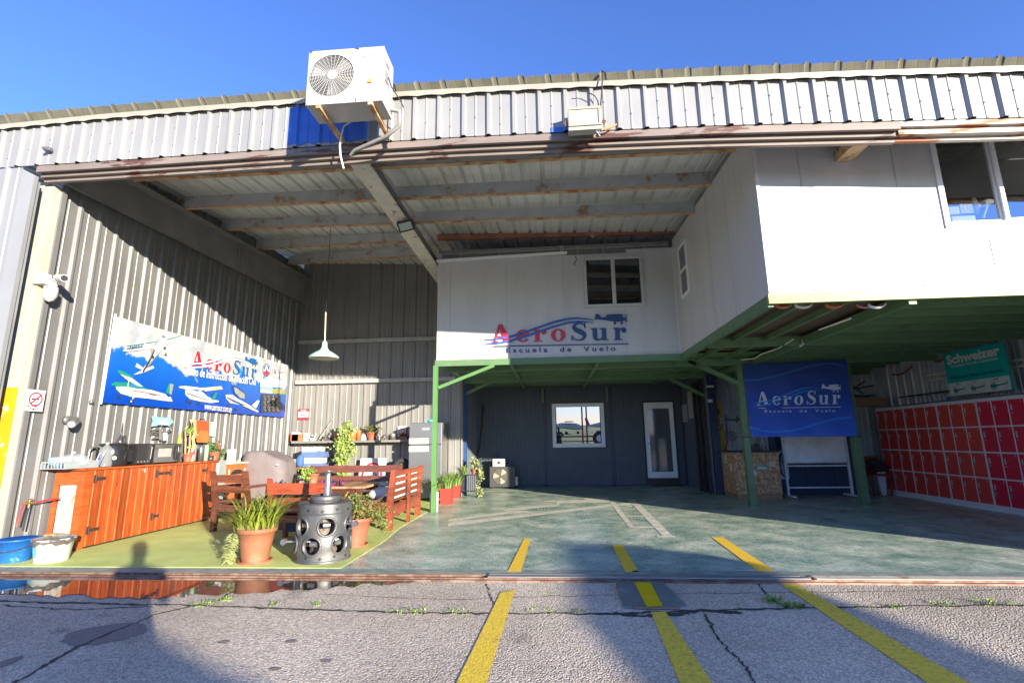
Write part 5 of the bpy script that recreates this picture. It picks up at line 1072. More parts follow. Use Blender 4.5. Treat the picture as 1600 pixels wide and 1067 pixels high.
c = cp(92,-6.12)+Vector((0,0,0.02)); g = MB(); g.lathe(c, [(0.05,0),(0.11,0.05),(0.12,0.12),(0.112,0.12),(0.1,0.05),(0,0.012)], 20); tag(g.build('blue_colander', mat('light blue plastic', (0.25,0.50,0.68), 0.4)), 'light blue bowl standing at the left inside the dish rack', 'bowl')
g = MB(); c = cp(148,-5.98)+Vector((0,0,0.012)); 
for k, (dx, dy, hh) in enumerate(((0,0,.17),(.02,.03,.19),(-.02,.05,.16),(.01,-.03,.15))): g.tube([c+Vector((dx,dy,0)), c+Vector((dx*2,dy+0.05,hh))],[0.005,0.009],6)
tag(g.build('cutlery', mat('cutlery red blue', (0.10,0.14,0.40), 0.35, 0, 0.1, 8, c2=(0.7,0.7,0.72), m2=0.5, sc2=9)), 'blue and silver cutlery leaning at the right end of the dish rack', 'cutlery')
# tap over the sink
c = cp(136,-6.22); g = MB(); pts = [c, c+Vector((0,0,0.20))]+[c+Vector((0.07-0.07*math.cos(t_)+0.0,0.0+0.02*t_,0.20+0.07*math.sin(t_))) for t_ in [0.4,0.8,1.2,1.6,2.0,2.4,2.8]]+[c+Vector((0.145,0.06,0.14))]
tpn = T('sink_tap', 'curved swan neck kitchen tap rising behind the dish rack', 'tap', c); g.tube(pts,0.014,10); g.lathe(c, [(0.03,0),(0.028,0.03),(0.015,0.04)],14); g.build('spout', steel, tpn); g = MB(); g.tube([c+Vector((0,-0.02,0.03)), c+Vector((0.03,-0.10,0.07))],[0.012,0.008],8); g.build('lever', steel, tpn)
# big clear bottle
c = cp(163,-6.02); wb = T('water_bottle', 'large clear ribbed water bottle between the dish rack and the black air fryer', 'bottle', c)
clear2 = bpy.data.materials.new('clear bottle'); clear2.use_nodes = True; b = clear2.node_tree.nodes['Principled BSDF']; b.inputs['Base Color'].default_value = (0.80,0.86,0.84,1); b.inputs['Roughness'].default_value = 0.08; b.inputs['Alpha'].default_value = 0.2
pr_ = [(0,0),(0.075,0),(0.082,0.01)]
for k in range(7): pr_ += [(0.082,0.02+k*0.025),(0.076,0.032+k*0.025)]
pr_ += [(0.082,0.20),(0.078,0.225),(0.05,0.26),(0.02,0.285),(0.018,0.30)]
g = MB(); g.lathe(c, pr_, 24); g.build('bottle_body', clear2, wb); g = MB(); g.lathe(c, [(0.02,0.30),(0.02,0.318),(0,0.32)], 14); g.build('cap', white_pl, wb)
# air fryer
apm = mat('glossy black appliance', (0.018,0.018,0.019), 0.18)
y0, y1 = _yat(171,-5.92,CT), _yat(209,-5.92,CT); c = Vector((-6.08,(y0+y1)/2,CT)); rr = (y1-y0)/2*0.94
af = T('air_fryer', 'black rounded air fryer with a round white dial left of the toaster oven', 'air fryer', c)
g = MB(); g.lathe(c, [(0,0.004),(rr*.93,0.004),(rr*.97,0.02),(rr,0.16),(rr*.98,0.27),(rr*.85,0.305),(0,0.31)], 30); ab = g.build('fryer_body', apm, af)
g = MB(); g.lathe(c+Vector((rr*.75,-rr*.62,0.11)), [(0,0.012),(0.024,0.010),(0.026,0)], 18, (0.77,-0.64,0)); g.build('dial', white_pl, ab)
g = MB(); g.bbox((c.x+rr*.8,c.y+0.05,CT+0.05),(c.x+rr*1.15,c.y+0.10,CT+0.22),0.012); g.build('basket_handle', apm, ab)
# toaster oven and microwave
def appliance(nm, label, cat, pa, pb, h, win, X_=-5.90, d=0.32):
    y0, y1 = _yat(pa,X_,CT), _yat(pb,X_,CT); r_ = T(nm, label, cat, (X_-d/2,(y0+y1)/2,CT)); g = MB(); g.bbox((X_-d,y0,CT+0.012),(X_,y1,CT+h),0.01)
    for yy in (y0+0.04,y1-0.04):
        for xx in (X_-d+0.04,X_-0.04): g.box((xx-0.015,yy-0.015,CT),(xx+0.015,yy+0.015,CT+0.013))
    bo = g.build('case', apm, r_); L_ = y1-y0
    g = MB(); g.bbox((X_+0.001,y0+L_*win[0],CT+h*win[2]),(X_+0.008,y0+L_*win[1],CT+h*win[3]),0.003); dr = g.build('door', mat('black door glass', (0.035,0.035,0.035), 0.06), bo)
    return r_, bo, dr, y0, y1, L_
r_, bo, dr, y0, y1, L_ = appliance('toaster_oven', 'black toaster oven between the air fryer and the microwave', 'oven', 210, 235, 0.30, (.06,.94,.20,.93))
g = MB()
for k in range(4): g.lathe((-5.899,y0+L_*(.2+.2*k),CT+0.045), [(0,0.008),(0.012,0.006),(0.013,0)], 10, (1,0,0))
g.build('knobs', gr_m, bo); g = MB(); g.tube([(-5.885,y1-0.035,CT+0.08),(-5.875,y1-0.035,CT+0.25)],0.009,6); g.build('handle', steel, dr)
r_, bo, dr, y0, y1, L_ = appliance('microwave', 'black microwave oven with a framed window and side handle on the orange counter', 'microwave', 236.5, 281, 0.295, (.03,.78,.06,.95))
g = MB(); g.box((-5.891,y0+L_*.16,CT+0.10),(-5.888,y0+L_*.62,CT+0.225)); g.build('window', mat('microwave mesh window', (0.30,0.30,0.28), 0.2), dr)
g = MB(); g.tube([(-5.875,y0+L_*.80,CT+0.05),(-5.86,y0+L_*.80,CT+0.09),(-5.86,y0+L_*.80,CT+0.22),(-5.875,y0+L_*.80,CT+0.27)],0.014,8); g.build('handle', apm, dr)
g = MB(); g.box((-5.899,y0+L_*.86,CT+0.16),(-5.894,y0+L_*.97,CT+0.24)); g.build('display', gr_m, bo)
# pump and kettle behind the air fryer
c = cp(183,-6.2); g = MB(); g.lathe(c, [(0,0.0),(0.045,0),(0.045,0.30),(0.05,0.31),(0.04,0.36),(0.02,0.40),(0.012,0.44),(0.004,0.60),(0,0.60)], 14); g.tube([c+Vector((0,0,0.40)), c+Vector((0.02,0.06,0.41)), c+Vector((0.02,0.07,0.33))],0.01,6); tag(g.build('hand_grinder', mat('dark chrome', (0.10,0.10,0.10), 0.2, 0.6)), 'tall dark metal hand grinder with thin rod behind the air fryer', 'grinder')
# light blue arrow sign on a rod
ar = T('arrow_sign', 'light blue wooden arrow sign pointing right above the microwave', 'sign', (WF_,_yat(252,WF_,1.3),1.5))
def wl_(x, y, d=0.05): return aX(*zm(150,630,6.4)(x,y), WF_+d)
g = MB(); g.poly([wl_(*q) for q in ((556,128),(600,126),(612,138),(722,142),(726,133),(768,184),(722,232),(720,222),(615,216),(600,226),(552,232),(566,182))], (0.015,0,0)); bo = g.build('arrow_board', mat('pale blue board', (0.22,0.40,0.48), 0.5, 0, 0.05, 6), ar)
g = MB(); g.tube([wl_(655,222,0.055), wl_(655,370,0.055)],0.006,6); g.build('rod', gr_m, ar)
t0, t1 = wl_(628,195,0.067), wl_(722,195,0.067); put_text(bo, 'arrow_text', 'BEER', 0.09, lambda x, y, d: Vector((WF_+0.068, t0.y+x, t0.z-0.02+y)), mat('arrow text white', (0.7,0.78,0.8), 0.5), 1.0, 0.002, width=(t1.y-t0.y))
pr2 = T('pan_rack', 'dark metal rack of pans and utensils on the wall under the arrow sign', 'rack', wl_(650,330)); 
g = MB()
for yy in (268,292,312): g.tube([wl_(545,yy,0.03), wl_(638,yy-4,0.03)],0.008,6)
g.tube([wl_(640,262,0.05), wl_(640,366,0.05)],0.014,6); g.tube([wl_(560,355,0.05), wl_(640,345,0.05)],0.012,6); g.build('rack_bars', gr_m, pr2)
g = MB(); g.tube([wl_(690,370,0.1), wl_(690,295,0.1)],[0.03,0.034],14); g.build('utensil_cup', white_pl, pr2)
for a_, b2, w2_ in (((690,300),(668,275),.02),((695,300),(722,280),.022),((690,300),(745,255),.018),((705,300),(755,265),.016)):
    g = MB(); p_, q_2 = wl_(*a_,0.1), wl_(*b2,0.09); g.tube([p_,q_2],0.007,6); g.ball(tuple(q_2), w2_,8,6,(0.5,1,1)); g.build('utensil', steel, pr2)
# green bottle with a small plant
c = cp(277,-6.15); g = MB(); g.lathe(c+Vector((0,0,0.0)), [(0,0),(0.035,0),(0.036,0.32),(0.03,0.37),(0.014,0.41),(0.012,0.47),(0,0.47)], 14); gb = tag(g.build('green_bottle', mat('green glass', (0.30,0.42,0.05), 0.15)), 'yellow green glass bottle just right of the microwave', 'bottle')
# tall branch plant in a terracotta pot
def pot(nm, label, c, r0, r1, h, m, saucer=True, grp=None):
    r_ = T(nm, label, 'potted plant', c, grp); g = MB(); o_ = 0.012 if saucer else 0.0
    pf = [(0,o_),(r0,o_),(r0*1.0,o_+0.01),(r0+(r1-r0)*.55,h*.58),(r0+(r1-r0)*.57,h*.60),(r0+(r1-r0)*.82,h*.84),(r1*1.0,h*.86),(r1*1.06,h*.88),(r1*1.07,h*.99),(r1*1.02,h),(r1*.95,h*.985),(r1*.90,h*.90)]
    g.lathe(c, pf, 32); pt_ = g.build('pot', m, r_)
    if saucer: g = MB(); g.lathe(c, [(0,0.0),(r0*1.15,0.0),(r0*1.3,0.03),(r0*1.26,0.03),(r0*1.1,0.012),(0,0.011)], 32); g.build('saucer', terra2, r_)
    g = MB(); g.lathe(c, [(0,h*.91),(r1*.5,h*.93),(r1*.92,h*.90)], 20); g.build('soil', soil, r_)
    return r_
c = cp(293,-6.02); r_ = pot('branch_plant', 'orange pot on the counter with bare twisted branches and a green tuft, beside the microwave', c, 0.055, 0.075, 0.13, terra2, False)
g = MB(); rs = random.Random(2)
for k in range(4): 
    a_ = Vector((rs.uniform(-.03,.03), rs.uniform(-.04,.04), 0)); g.tube([c+Vector((0,0,.12))+a_, c+Vector((0,.02,.25))+a_*1.6, c+Vector((0,-.01,.38))+a_*1.3, c+Vector((0,.0,.50))+a_*2],[.014,.012,.011,.006],7)
g.build('branches', mat('pale branch', (0.50,0.33,0.17), 0.8, 0, 0.15, 20), r_)
g = MB(); leaves(g, c+Vector((0,-.02,.51)), 130, 0.07, 0.04, rs); leaves(g, c+Vector((0,.05,.40)), 60, 0.05, 0.035, rs); leaves(g, c+Vector((0,.04,.25)), 40, 0.05, 0.03, rs); g.build('foliage', leafB, r_)
# cutting boards leaning on the wall
g = MB(); g.poly([wl_(*q, 0.06) for q in ((1000,168),(1126,180),(1124,395),(1000,385))], (0.018,0,0)); cb_ = T('cutting_board', 'large orange red cutting board hung on the wall with a dark handle', 'board', wl_(1060,280,0.06)); g.build('board', mat('orange board', (0.40,0.075,0.022), 0.4, 0, 0.08, 5), cb_)
g = MB(); g.tube([wl_(1040,172,0.07), wl_(1045,156,0.07), wl_(1085,160,0.07), wl_(1090,176,0.07)],0.008,6); g.build('handle', black_m, cb_)
g = MB(); g.poly([wl_(*q, 0.10) for q in ((1010,330),(1040,272),(1108,276),(1122,322),(1120,395),(1010,390))], (0.015,0,0)); tag(g.build('small_board', mat('honey board', (0.46,0.15,0.04), 0.4, 0, 0.08, 5)), 'smaller honey coloured board leaning in front of the large red board', 'board')
g = MB(); g.poly([wl_(*q, 0.05) for q in ((940,160),(1000,166),(998,330),(985,330),(940,180))], (0.014,0,0)); tag(g.build('wood_strip', mat('raw wood strip', (0.58,0.35,0.18), 0.6, 0, 0.1, 6)), 'narrow raw wood strip on the wall left of the large red board', 'board')
g = MB(); 
for (x0,y0_),(x1,y1_) in (((945,200),(975,400)),((965,190),(990,380)),((985,330),(960,420))): g.tube([wl_(x0,y0_,0.09), wl_(x1,y1_,0.09)],0.009,6)
tag(g.build('knife_set', apm), 'black handled kitchen tools hanging before the raw wood strip', 'tools')
ps = T('paper_note', 'white paper note with handwritten letters on the wall right of the red board', 'note', wl_(1165,250,0.03))
g = MB(); g.poly([wl_(*q, 0.02) for q in ((1130,180),(1205,186),(1192,332),(1128,322))], (0.004,0,0)); g.build('paper', mat('paper', (0.75,0.76,0.78), 0.6), ps)
for k, tx in enumerate(('ET','STO!')):
    t0 = wl_(1136,212+k*30,0.028); put_text(ps, 'note_text', tx, 0.09, lambda x, y, d: Vector((t0.x, t0.y+x, t0.z+y)), black_m, 1.0, 0.001, width=(0.09,0.16)[k])
for px, r1, h, m, lb, X_ in ((299,0.035,0.15,mat('pink lid jar', (0.62,0.35,0.25), 0.4),'pale jar with a pink red lid between the orange pot and the steel flask',-5.98),(312.5,0.036,0.27,steel,'tall brushed steel vacuum flask on the counter',-6.0),(321,0.036,0.27,mat('sage green flask', (0.28,0.38,0.27), 0.4),'sage green vacuum flask with steel cup, right of the steel flask',-6.0),(329,0.045,0.085,mat('dark brown mug', (0.06,0.04,0.035), 0.3),'small dark brown mug in front of the flowering pot',-5.93)):
    c = cp(px, X_); g = MB()
    g.lathe(c, [(0,0),(r1,0),(r1,h*.75),(r1*.9,h*.8),(r1*.85,h),(0,h)] if h > .1 else [(0,0),(r1*.9,0),(r1,h*.2),(r1,h),(r1*.9,h),(r1*.85,h*.2),(0,h*.15)], 18); o = g.build('flask' if h > .2 else ('jar' if h > .1 else 'mug'), m, None, c); tag(o, lb, 'flask' if h > .2 else ('jar' if h > .1 else 'mug'))
    if px == 299: g = MB(); g.lathe(c, [(r1*1.05,h*.8),(r1*1.05,h*1.05),(0,h*1.06)], 18); g.build('lid', mat('pink lid', (0.65,0.05,0.12), 0.3), o)
c = cp(334,-6.03); r_ = pot('flower_pot', 'orange pot of red flowers and trailing green leaves at the far end of the counter', c, 0.065, 0.095, 0.14, terra2, False)
g = MB(); rs = random.Random(4); leaves(g, c+Vector((0,-.02,.22)), 190, 0.13, 0.045, rs, (1,1,.8)); leaves(g, c+Vector((.05,.15,.10)), 120, 0.09, 0.045, rs, (1,.8,1.4)); g.build('foliage', leafD, r_)
g = MB(); leaves(g, c+Vector((0.03,0.03,.24)), 26, 0.09, 0.04, rs); g.build('flowers', PC['r'], r_)
# grey box at the end and the drawer cabinet beyond
y0 = _yat(339,-5.90,0.9); g = MB(); yb0 = y1c+0.03; g.bbox((-6.22,yb0,0.02),(-5.88,yb0+0.28,0.98),0.008); gb_ = T('grey_appliance', 'grey box appliance with a strip of stickers at the end of the orange counter', 'appliance', (-6.05,yb0+0.1,0)); bo = g.build('case', mat('grey green case', (0.26,0.29,0.27), 0.4), gb_)
g = MB(); g.box((-5.879,yb0+0.01,0.55),(-5.876,yb0+0.075,0.93)); g.build('sticker_strip', mat('stickers', (0.70,0.70,0.62), 0.5, 0, 0.1, 10, c2=(0.35,0.5,0.15), m2=0.56, sc2=16), bo)
YD0, YD1, XD = yb0+0.33, yb0+1.0, -5.93; dc = T('drawer_cabinet', 'orange carved chest of drawers with white top beyond the counter', 'drawers', (-6.1,YD0,0)); odw = mat('orange stained wood', (0.50,0.12,0.03), 0.4, 0, 0.12, 8)
g = MB(); g.bbox((-6.24,YD0,0.02),(XD,YD1,0.90),0.006); bo = g.build('carcass', odw, dc)
g = MB(); g.bbox((-6.26,YD0-0.02,0.902),(XD+0.03,YD1+0.02,0.925),0.004); g.build('top', mat('white top', (0.72,0.68,0.62), 0.5), dc)
for k in range(4):
    z0 = 0.08+k*0.2; g = MB(); g.bbox((XD+0.001,YD0+0.04,z0),(XD+0.015,YD1-0.04,z0+0.17),0.004); d_ = g.build('drawer', odw, dc)
    g = MB(); g.ball((XD+0.022,(YD0+YD1)/2,z0+0.09),0.018,10,6); g.build('knob', black_m, d_)
    if k == 3:
        g = MB(); g.poly([(XD+0.017,(YD0+YD1)/2-0.19,z0+0.03)]+[(XD+0.017,(YD0+YD1)/2-0.19*math.cos(math.pi*q/10),z0+0.03+0.09*math.sin(math.pi*q/10)) for q in range(1,11)]); g.build('arched_opening', black_m, d_)
        g = MB()
        for yy in (YD0+0.10,YD1-0.10): g.ball((XD+0.016,yy,z0+0.10),0.028,8,6,(.2,1,1)); g.ball((XD+0.016,yy,z0+0.05),0.02,8,6,(.2,1,1))
        g.build('carved_flower', mat('white carving', (0.6,0.55,0.5), 0.5), d_)
c = Vector((-6.06,YD0+0.24,0.925)); g = MB(); g.bbox((c.x-0.01,c.y-0.02,c.z),(c.x+0.03,c.y+0.20,c.z+0.24),0.008); tag(g.build('white_jug', white_pl), 'plain white upright container on top of the chest of drawers', 'container')
g = MB(); g.bbox((-6.0,YD0+0.02,0.926),(-5.92,YD0+0.30,0.95),0.006); g.ball((-5.95,YD0+0.42,0.95),0.03,8,6); tag(g.build('sponge_tray', mat('tray mixed', (0.6,0.52,0.35), 0.6, 0, 0.2, 14)), 'small tray with sponge at the front of the chest top', 'tray')

# covered barbecue
c0 = aY(415,760,9.75); gc = T('covered_barbecue', 'barbecue under a rumpled grey brown cover beside the chest of drawers', 'barbecue', (-5.45,9.75,0.0))
covm = mat('grey brown cover cloth', (0.17,0.145,0.145), 0.75, 0, 0.08, 3, bump=0.3, bscale=9)
xa, xb = aY(376,760,9.75).x, aY(452,760,9.75).x; ztc = aY(410,704,9.75).z
g = MB(); n = 48; vs = []; LV = [(0.05,1.04,0),(0.30,1.0,0),(0.55,1.0,0),(0.68,1.0,0),(0.74,1.03,0),(0.80,.99,0),(0.93,.93,0),(0.985,.86,0),(1.0,.72,0)]
for j, (t_, s_, _) in enumerate(LV):
    for k in range(n):
        th = 2*math.pi*k/n; cx_, sy_ = math.cos(th), math.sin(th); sq = (abs(cx_)**4+abs(sy_)**4)**(-.25)
        wob = 1+(0.035*math.sin(k*1.7+j)*math.sin(k*0.9) if t_ < .8 else 0.012*math.sin(k*2)); hump = 1-0.17*max(0,cx_)
        vs.append(((xa+xb)/2+cx_*sq*(xb-xa)/2*.93*s_*wob, 9.85+sy_*sq*0.36*s_*wob, ztc*t_*hump))
g.add(vs, [(j*n+k, j*n+(k+1) % n, (j+1)*n+(k+1) % n, (j+1)*n+k) for j in range(len(LV)-1) for k in range(n)], True); g.add(vs[-n:], [tuple(range(n))]); g.build('cover', covm, gc)
g = MB(); p = aY(434,726,9.47); g.box((p.x-0.03,9.455,p.z-0.01),(p.x+0.03,9.462,p.z+0.01)); g.build('cover_tag', white_pl, gc)

# ------------------------------------------------------------------ seating on the turf
def bench(nm, label, cat, L_, loc, rz, wood, slats=((0.66,0.09),(0.80,0.09)), seat_h=0.42, arms=True, depth=0.50, top=0.88, apron=None, grp=None, leg=0.07, back_slope=0.10):
    """local frame: the sitter faces -Y, the back is at +Y; the origin is on the floor at the middle"""
    r_ = bpy.data.objects.new(nm, None); col.objects.link(r_); r_.location = loc; r_.rotation_euler = (0,0,rz); tag(r_, label, cat, grp)
    h = L_/2
    for sx in (-1, 1):
        g = MB(); x = sx*(h-leg/2)
        g.hexa([(x-leg/2,depth/2-leg,0),(x+leg/2,depth/2-leg,0),(x+leg/2,depth/2,0),(x-leg/2,depth/2,0),(x-leg/2,depth/2-leg+.0,seat_h),(x+leg/2,depth/2-leg+.0,seat_h),(x+leg/2,depth/2,seat_h),(x-leg/2,depth/2,seat_h)])
        g.hexa([(x-leg/2,depth/2-leg,seat_h),(x+leg/2,depth/2-leg,seat_h),(x+leg/2,depth/2,seat_h),(x-leg/2,depth/2,seat_h),(x-leg/2,depth/2-leg+back_slope+.015,top),(x+leg/2,depth/2-leg+back_slope+.015,top),(x+leg/2,depth/2+back_slope,top+.015),(x-leg/2,depth/2+back_slope,top+.015)])
        g.build('leg', wood, r_)
        g = MB(); g.bbox((x-leg/2,-depth/2,0),(x+leg/2,-depth/2+leg,seat_h if not arms else 0.62),0.006); g.build('leg', wood, r_)
        if arms: g = MB(); g.bbox((x-leg/2-.01,-depth/2-.03,0.62),(x+leg/2+.01,depth/2+.02,0.655),0.01); g.build('armrest', wood, r_)
        g = MB(); g.box((x-.02,-depth/2+leg,seat_h-.11),(x+.02,depth/2-leg,seat_h-.03)); g.build('side_rail', wood, r_)
    for z, hh in slats:
        t_ = (z-seat_h)/(top-seat_h); yb = depth/2-leg+back_slope*t_+0.012; g = MB(); dz = hh/2
        g.hexa([(-h+leg*.6,yb,z-dz),(h-leg*.6,yb,z-dz),(h-leg*.6,yb+.028,z-dz),(-h+leg*.6,yb+.028,z-dz),(-h+leg*.6,yb+.02,z+dz),(h-leg*.6,yb+.02,z+dz),(h-leg*.6,yb+.048,z+dz),(-h+leg*.6,yb+.048,z+dz)]); g.build('back_slat', wood, r_)
    n = 5; g_w = (depth-.06)/n
    for k in range(n):
        g = MB(); g.bbox((-h-.005,-depth/2+.0+k*g_w,seat_h+0.001),(h+.005,-depth/2+k*g_w+g_w-.014,seat_h+.026),0.005); g.build('seat_slat', wood, r_)
    for yy, hh in ((-depth/2+leg*.5, .09),(depth/2-leg*.5, .09 if not apron else apron)):
        g = MB(); g.box((-h+leg,yy-.014,seat_h-.02-hh),(h-leg,yy+.014,seat_h-.02)); g.build('apron', wood, r_)
    return r_
# single chair by the counter, seen from behind; its sitter faces the table
c = aZ(324,833); bench('garden_chair','dark brown wooden armchair beside the orange counter, its back to the camera','chair',0.62,(c.x+0.30,c.y+0.30,0),R(180-8),wood_dk, slats=((0.60,0.09),(0.76,0.11)), seat_h=0.40, top=0.86)
# short red bench in front
wood_rb = plank_mat('red glossy bench', (0.34,0.07,0.03), (0.20,0.035,0.018), 2, 0.3, 0.3, (1,1,6))
b2 = bench('short_bench','short reddish wooden bench with its back to the camera, left of the engine case','bench',0.86,(-3.28,6.72,0),R(178),wood_rb, slats=((0.50,0.13),(0.68,0.14)), seat_h=0.36, arms=False, top=0.80, leg=0.06, depth=0.42)
# long bench at the back, facing the camera
p0, p1 = aY(482,726,9.0), aY(627,726,9.0)
bench('long_bench','long dark brown bench behind the table, facing the camera','bench',p1.x-p0.x,((p0.x+p1.x)/2,8.75,0),0,wood_dk, slats=((0.62,0.10),(0.79,0.12)), seat_h=0.41, top=0.84)
# right bench, white lined back
A = aZ(617,830); B = aZ(664,800); A = Vector((-2.38,A.y,0)); B = Vector((-2.38,9.0,0)); Lb = (B-A).length; ang = math.atan2((B-A).y, (B-A).x)
rbn = bench('side_bench','reddish slatted bench lined with white board, at the turf edge','bench',Lb,((A.x+B.x)/2-0.22,(A.y+B.y)/2,0),ang-math.pi,wood_rd, slats=((0.49,0.07),(0.59,0.07),(0.69,0.07),(0.79,0.08)), seat_h=0.37, arms=False, top=0.84, apron=0.17, leg=0.085, back_slope=0.04)
g = MB(); g.box((-Lb/2+0.09,0.185,0.42),(Lb/2-0.09,0.195,0.80)); o = g.build('white_lining', mat('white lining board', (0.74,0.74,0.74), 0.5)); o.parent = rbn
g = MB(); g.box((-0.03,0.245,0.0),(0.03,0.29,0.80)); o = g.build('middle_post', wood_rd); o.parent = rbn
# table
tb = T('wooden_table', 'worn wooden table between the benches, pale planked top', 'table', (-3.55,7.9,0))
g = MB()
for k in range(6): g.bbox((-4.15,7.45+k*0.15,0.585),(-2.80,7.45+k*0.15+0.143,0.62),0.005)
top_t = g.build('table_top', wood_tb, tb)
for x in (-4.05,-2.90):
    for y in (7.52,8.24): g = MB(); g.bbox((x-.04,y-.04,0),(x+.04,y+.04,0.584),0.006); g.build('leg', wood_dk, tb)
g = MB(); g.box((-4.0,7.50,0.50),(-2.95,7.53,0.582)); g.build('apron', wood_dk, tb); g = MB(); g.box((-4.0,8.24,0.50),(-2.95,8.27,0.582)); g.build('apron', wood_dk, tb)
# low plank reaching right from the table
p0, p1 = aZ(520,775,0.62), aZ(582,762,0.62)
# blue crate under the short bench
g = MB(); g.bbox((-3.60,6.75,0.10),(-3.02,7.0,0.30),0.01); tag(g.build('navy_crate', navy_f), 'navy blue crate lying under the short red bench', 'crate')
# magenta and black bag at the table edge
c = aY(507,785,7.3); g = MB(); rs = random.Random(9)
for k in range(9): x = c.x-0.14+k*0.04; g.ball((x+rs.uniform(-.01,.01), 7.52+rs.uniform(-.03,.03), 0.665),0.055,8,6,(.45,.8,rs.uniform(.7,1.1)))
pk = mat('magenta black fabric', (0.45,0.01,0.14), 0.6, 0, 0.2, 10, c2=(0.02,0.02,0.025), m2=0.5, sc2=14, w2=0.03); tag(g.build('gathered_bag', pk), 'magenta and black gathered fabric bag on the table behind the engine shaft', 'bag')
# pillow on the side bench
c = Vector((-2.75,8.05,0.46)); g = MB(); g.ball(tuple(c),0.30,18,10,(.62,1.0,.34)); o = tag(g.build('patterned_cushion', mat('white blue cushion', (0.66,0.67,0.66), 0.8, 0, 0.1, 5, c2=(0.08,0.10,0.22), m2=0.62, sc2=7, w2=0.03)), 'white cushion with dark blue pattern on the side bench seat', 'cushion')
g = MB(); g.ball((c.x-0.02,c.y+0.15,c.z+0.13),0.14,14,8,(.8,1,.28)); tag(g.build('folded_cloth', mat('pale grey cloth', (0.50,0.52,0.44), 0.85, 0, 0.1, 9)), 'pale grey green folded cloth on top of the patterned cushion', 'cloth')
# small pot on the table
c = aZ(481,752,0.70); c = Vector((aY(489,755,8.1).x,8.1,0.62)); r_ = pot('table_plant', 'small terracotta pot with yellowish leaves on the table', c, 0.065, 0.09, 0.15, terra, False)
g = MB(); rs = random.Random(12); leaves(g, c+Vector((-.07,-.02,.14)), 170, 0.15, 0.045, rs, (1,1,1.1)); g.build('foliage', leafB, r_)

# ------------------------------------------------------------------ large pots and the radial engine case in front
c = aZ(398,878); r_ = pot('large_terracotta_plant', 'large terracotta pot of long yellow green blades with a hanging tuft, front of the turf', c, 0.135, 0.192, 0.36, terra)
rs = random.Random(21); g = MB(); top_c = c+Vector((0,0,0.33))
for k in range(19):
    a_ = rs.uniform(0,6.28); blades(g, top_c+Vector((0.13*math.cos(a_), 0.13*math.sin(a_), 0)), 7, rs.uniform(.30,.52), 0.12, 0.55, 0.5, 0.010) if 0 else blades(g, top_c+Vector((0.13*math.cos(a_), 0.13*math.sin(a_), 0)), 10, rs.uniform(.36,.66), 0.16, 0.95, 0.010, 7, 0.75, rs)
blades(g, top_c+Vector((-.12,-.04,0)), 34, 0.36, 0.22, 1.5, 0.010, 5, 1.3, rs); g.build('foliage', leafA, r_)
g = MB()
for k in range(240):
    a_ = rs.uniform(0,6.28); q = rs.uniform(0.05,.21); p = top_c+Vector((q*math.cos(a_), q*math.sin(a_), rs.uniform(-.01,.05))); g.add([p, p+Vector((rs.uniform(-.03,.03), rs.uniform(-.03,.03), rs.uniform(.01,.07))), p+Vector((.006,.0,0))], [(0,1,2)])
g.build('dry_roots', mat('pinkish dry roots', (0.38,0.20,0.14), 0.9), r_)
g = MB(); base = c+Vector((-.20,-.09,.32))
for k in range(150):
    t_ = rs.random(); p = base+Vector((-.03*t_+rs.uniform(-.015,.015), -.03+rs.uniform(-.015,.015), -.34*t_)); a_ = rs.uniform(0,6.28); d_ = Vector((math.cos(a_)*.085, math.sin(a_)*.07, rs.uniform(-.07,.01))); s_ = d_.orthogonal().normalized()*.004
    g.add([p-s_, p+s_, p+d_*.6+s_+Vector((0,0,.01)), p+d_, p+d_*.6-s_+Vector((0,0,.01))], [(0,1,2,3,4)])
g.build('hanging_tuft', mat('pale tuft', (0.26,0.29,0.10), 0.6, 0, 0.3, 20), r_)
c = aZ(553,853); r_ = pot('bushy_terracotta_plant', 'terracotta pot with an olive bushy shrub right of the engine case', c, 0.13, 0.195, 0.34, terra2)
rs = random.Random(22); g = MB()
for k in range(16):
    a_ = rs.uniform(0,6.28); e_ = c+Vector((rs.uniform(-.22,.42), rs.uniform(-.2,.2), rs.uniform(.42,.62))); g.tube([c+Vector((0,0,.30)), c+Vector((0.03*math.cos(a_), 0.03*math.sin(a_), .40)), e_],[.007,.005,.002],5)
g.build('stems', stem_m, r_)
g = MB(); leaves(g, c+Vector((-.02,0,.50)), 800, 0.25, 0.035, rs, (1,.9,.62), 14); leaves(g, c+Vector((.24,0,.40)), 420, 0.20, 0.032, rs, (1.1,.8,.6), 9); leaves(g, c+Vector((.36,-.05,.27)), 120, 0.10, 0.03, rs, (1,.7,1.2)); g.build('foliage', leafC, r_)

E_C = aZ(498,876); E_C = Vector((E_C.x, 5.68, 0)); ER = 0.285; EH = 0.60
en = T('engine_case', 'grey metal radial engine case with two rows of round holes and a tapered shaft', 'engine', E_C)
em = mat('dull aluminium casting', (0.10,0.107,0.113), 0.45, 0.55, 0.10, 7, c2=(0.19,0.18,0.165), m2=0.56, sc2=5, w2=0.3, bump=0.15, bscale=60)
NT, NZ = 180, 96; holes = [(math.radians(-90+off+60*k), z, 0.092) for off, z in ((-30,0.375),(0,0.185)) for k in range(6)]
def erad(z): return ER*(1.0+0.02*(z > .50)+0.03*math.exp(-((z-.185)/.06)**2)+0.012*math.exp(-((z-.375)/.06)**2)+0.05*(z < .03))
g = MB(); vs = []
for j in range(NZ+1):
    z = EH*j/NZ
    for k in range(NT): th = 2*math.pi*k/NT; vs.append(E_C+Vector((erad(z)*math.cos(th), erad(z)*math.sin(th), z)))
fs = []
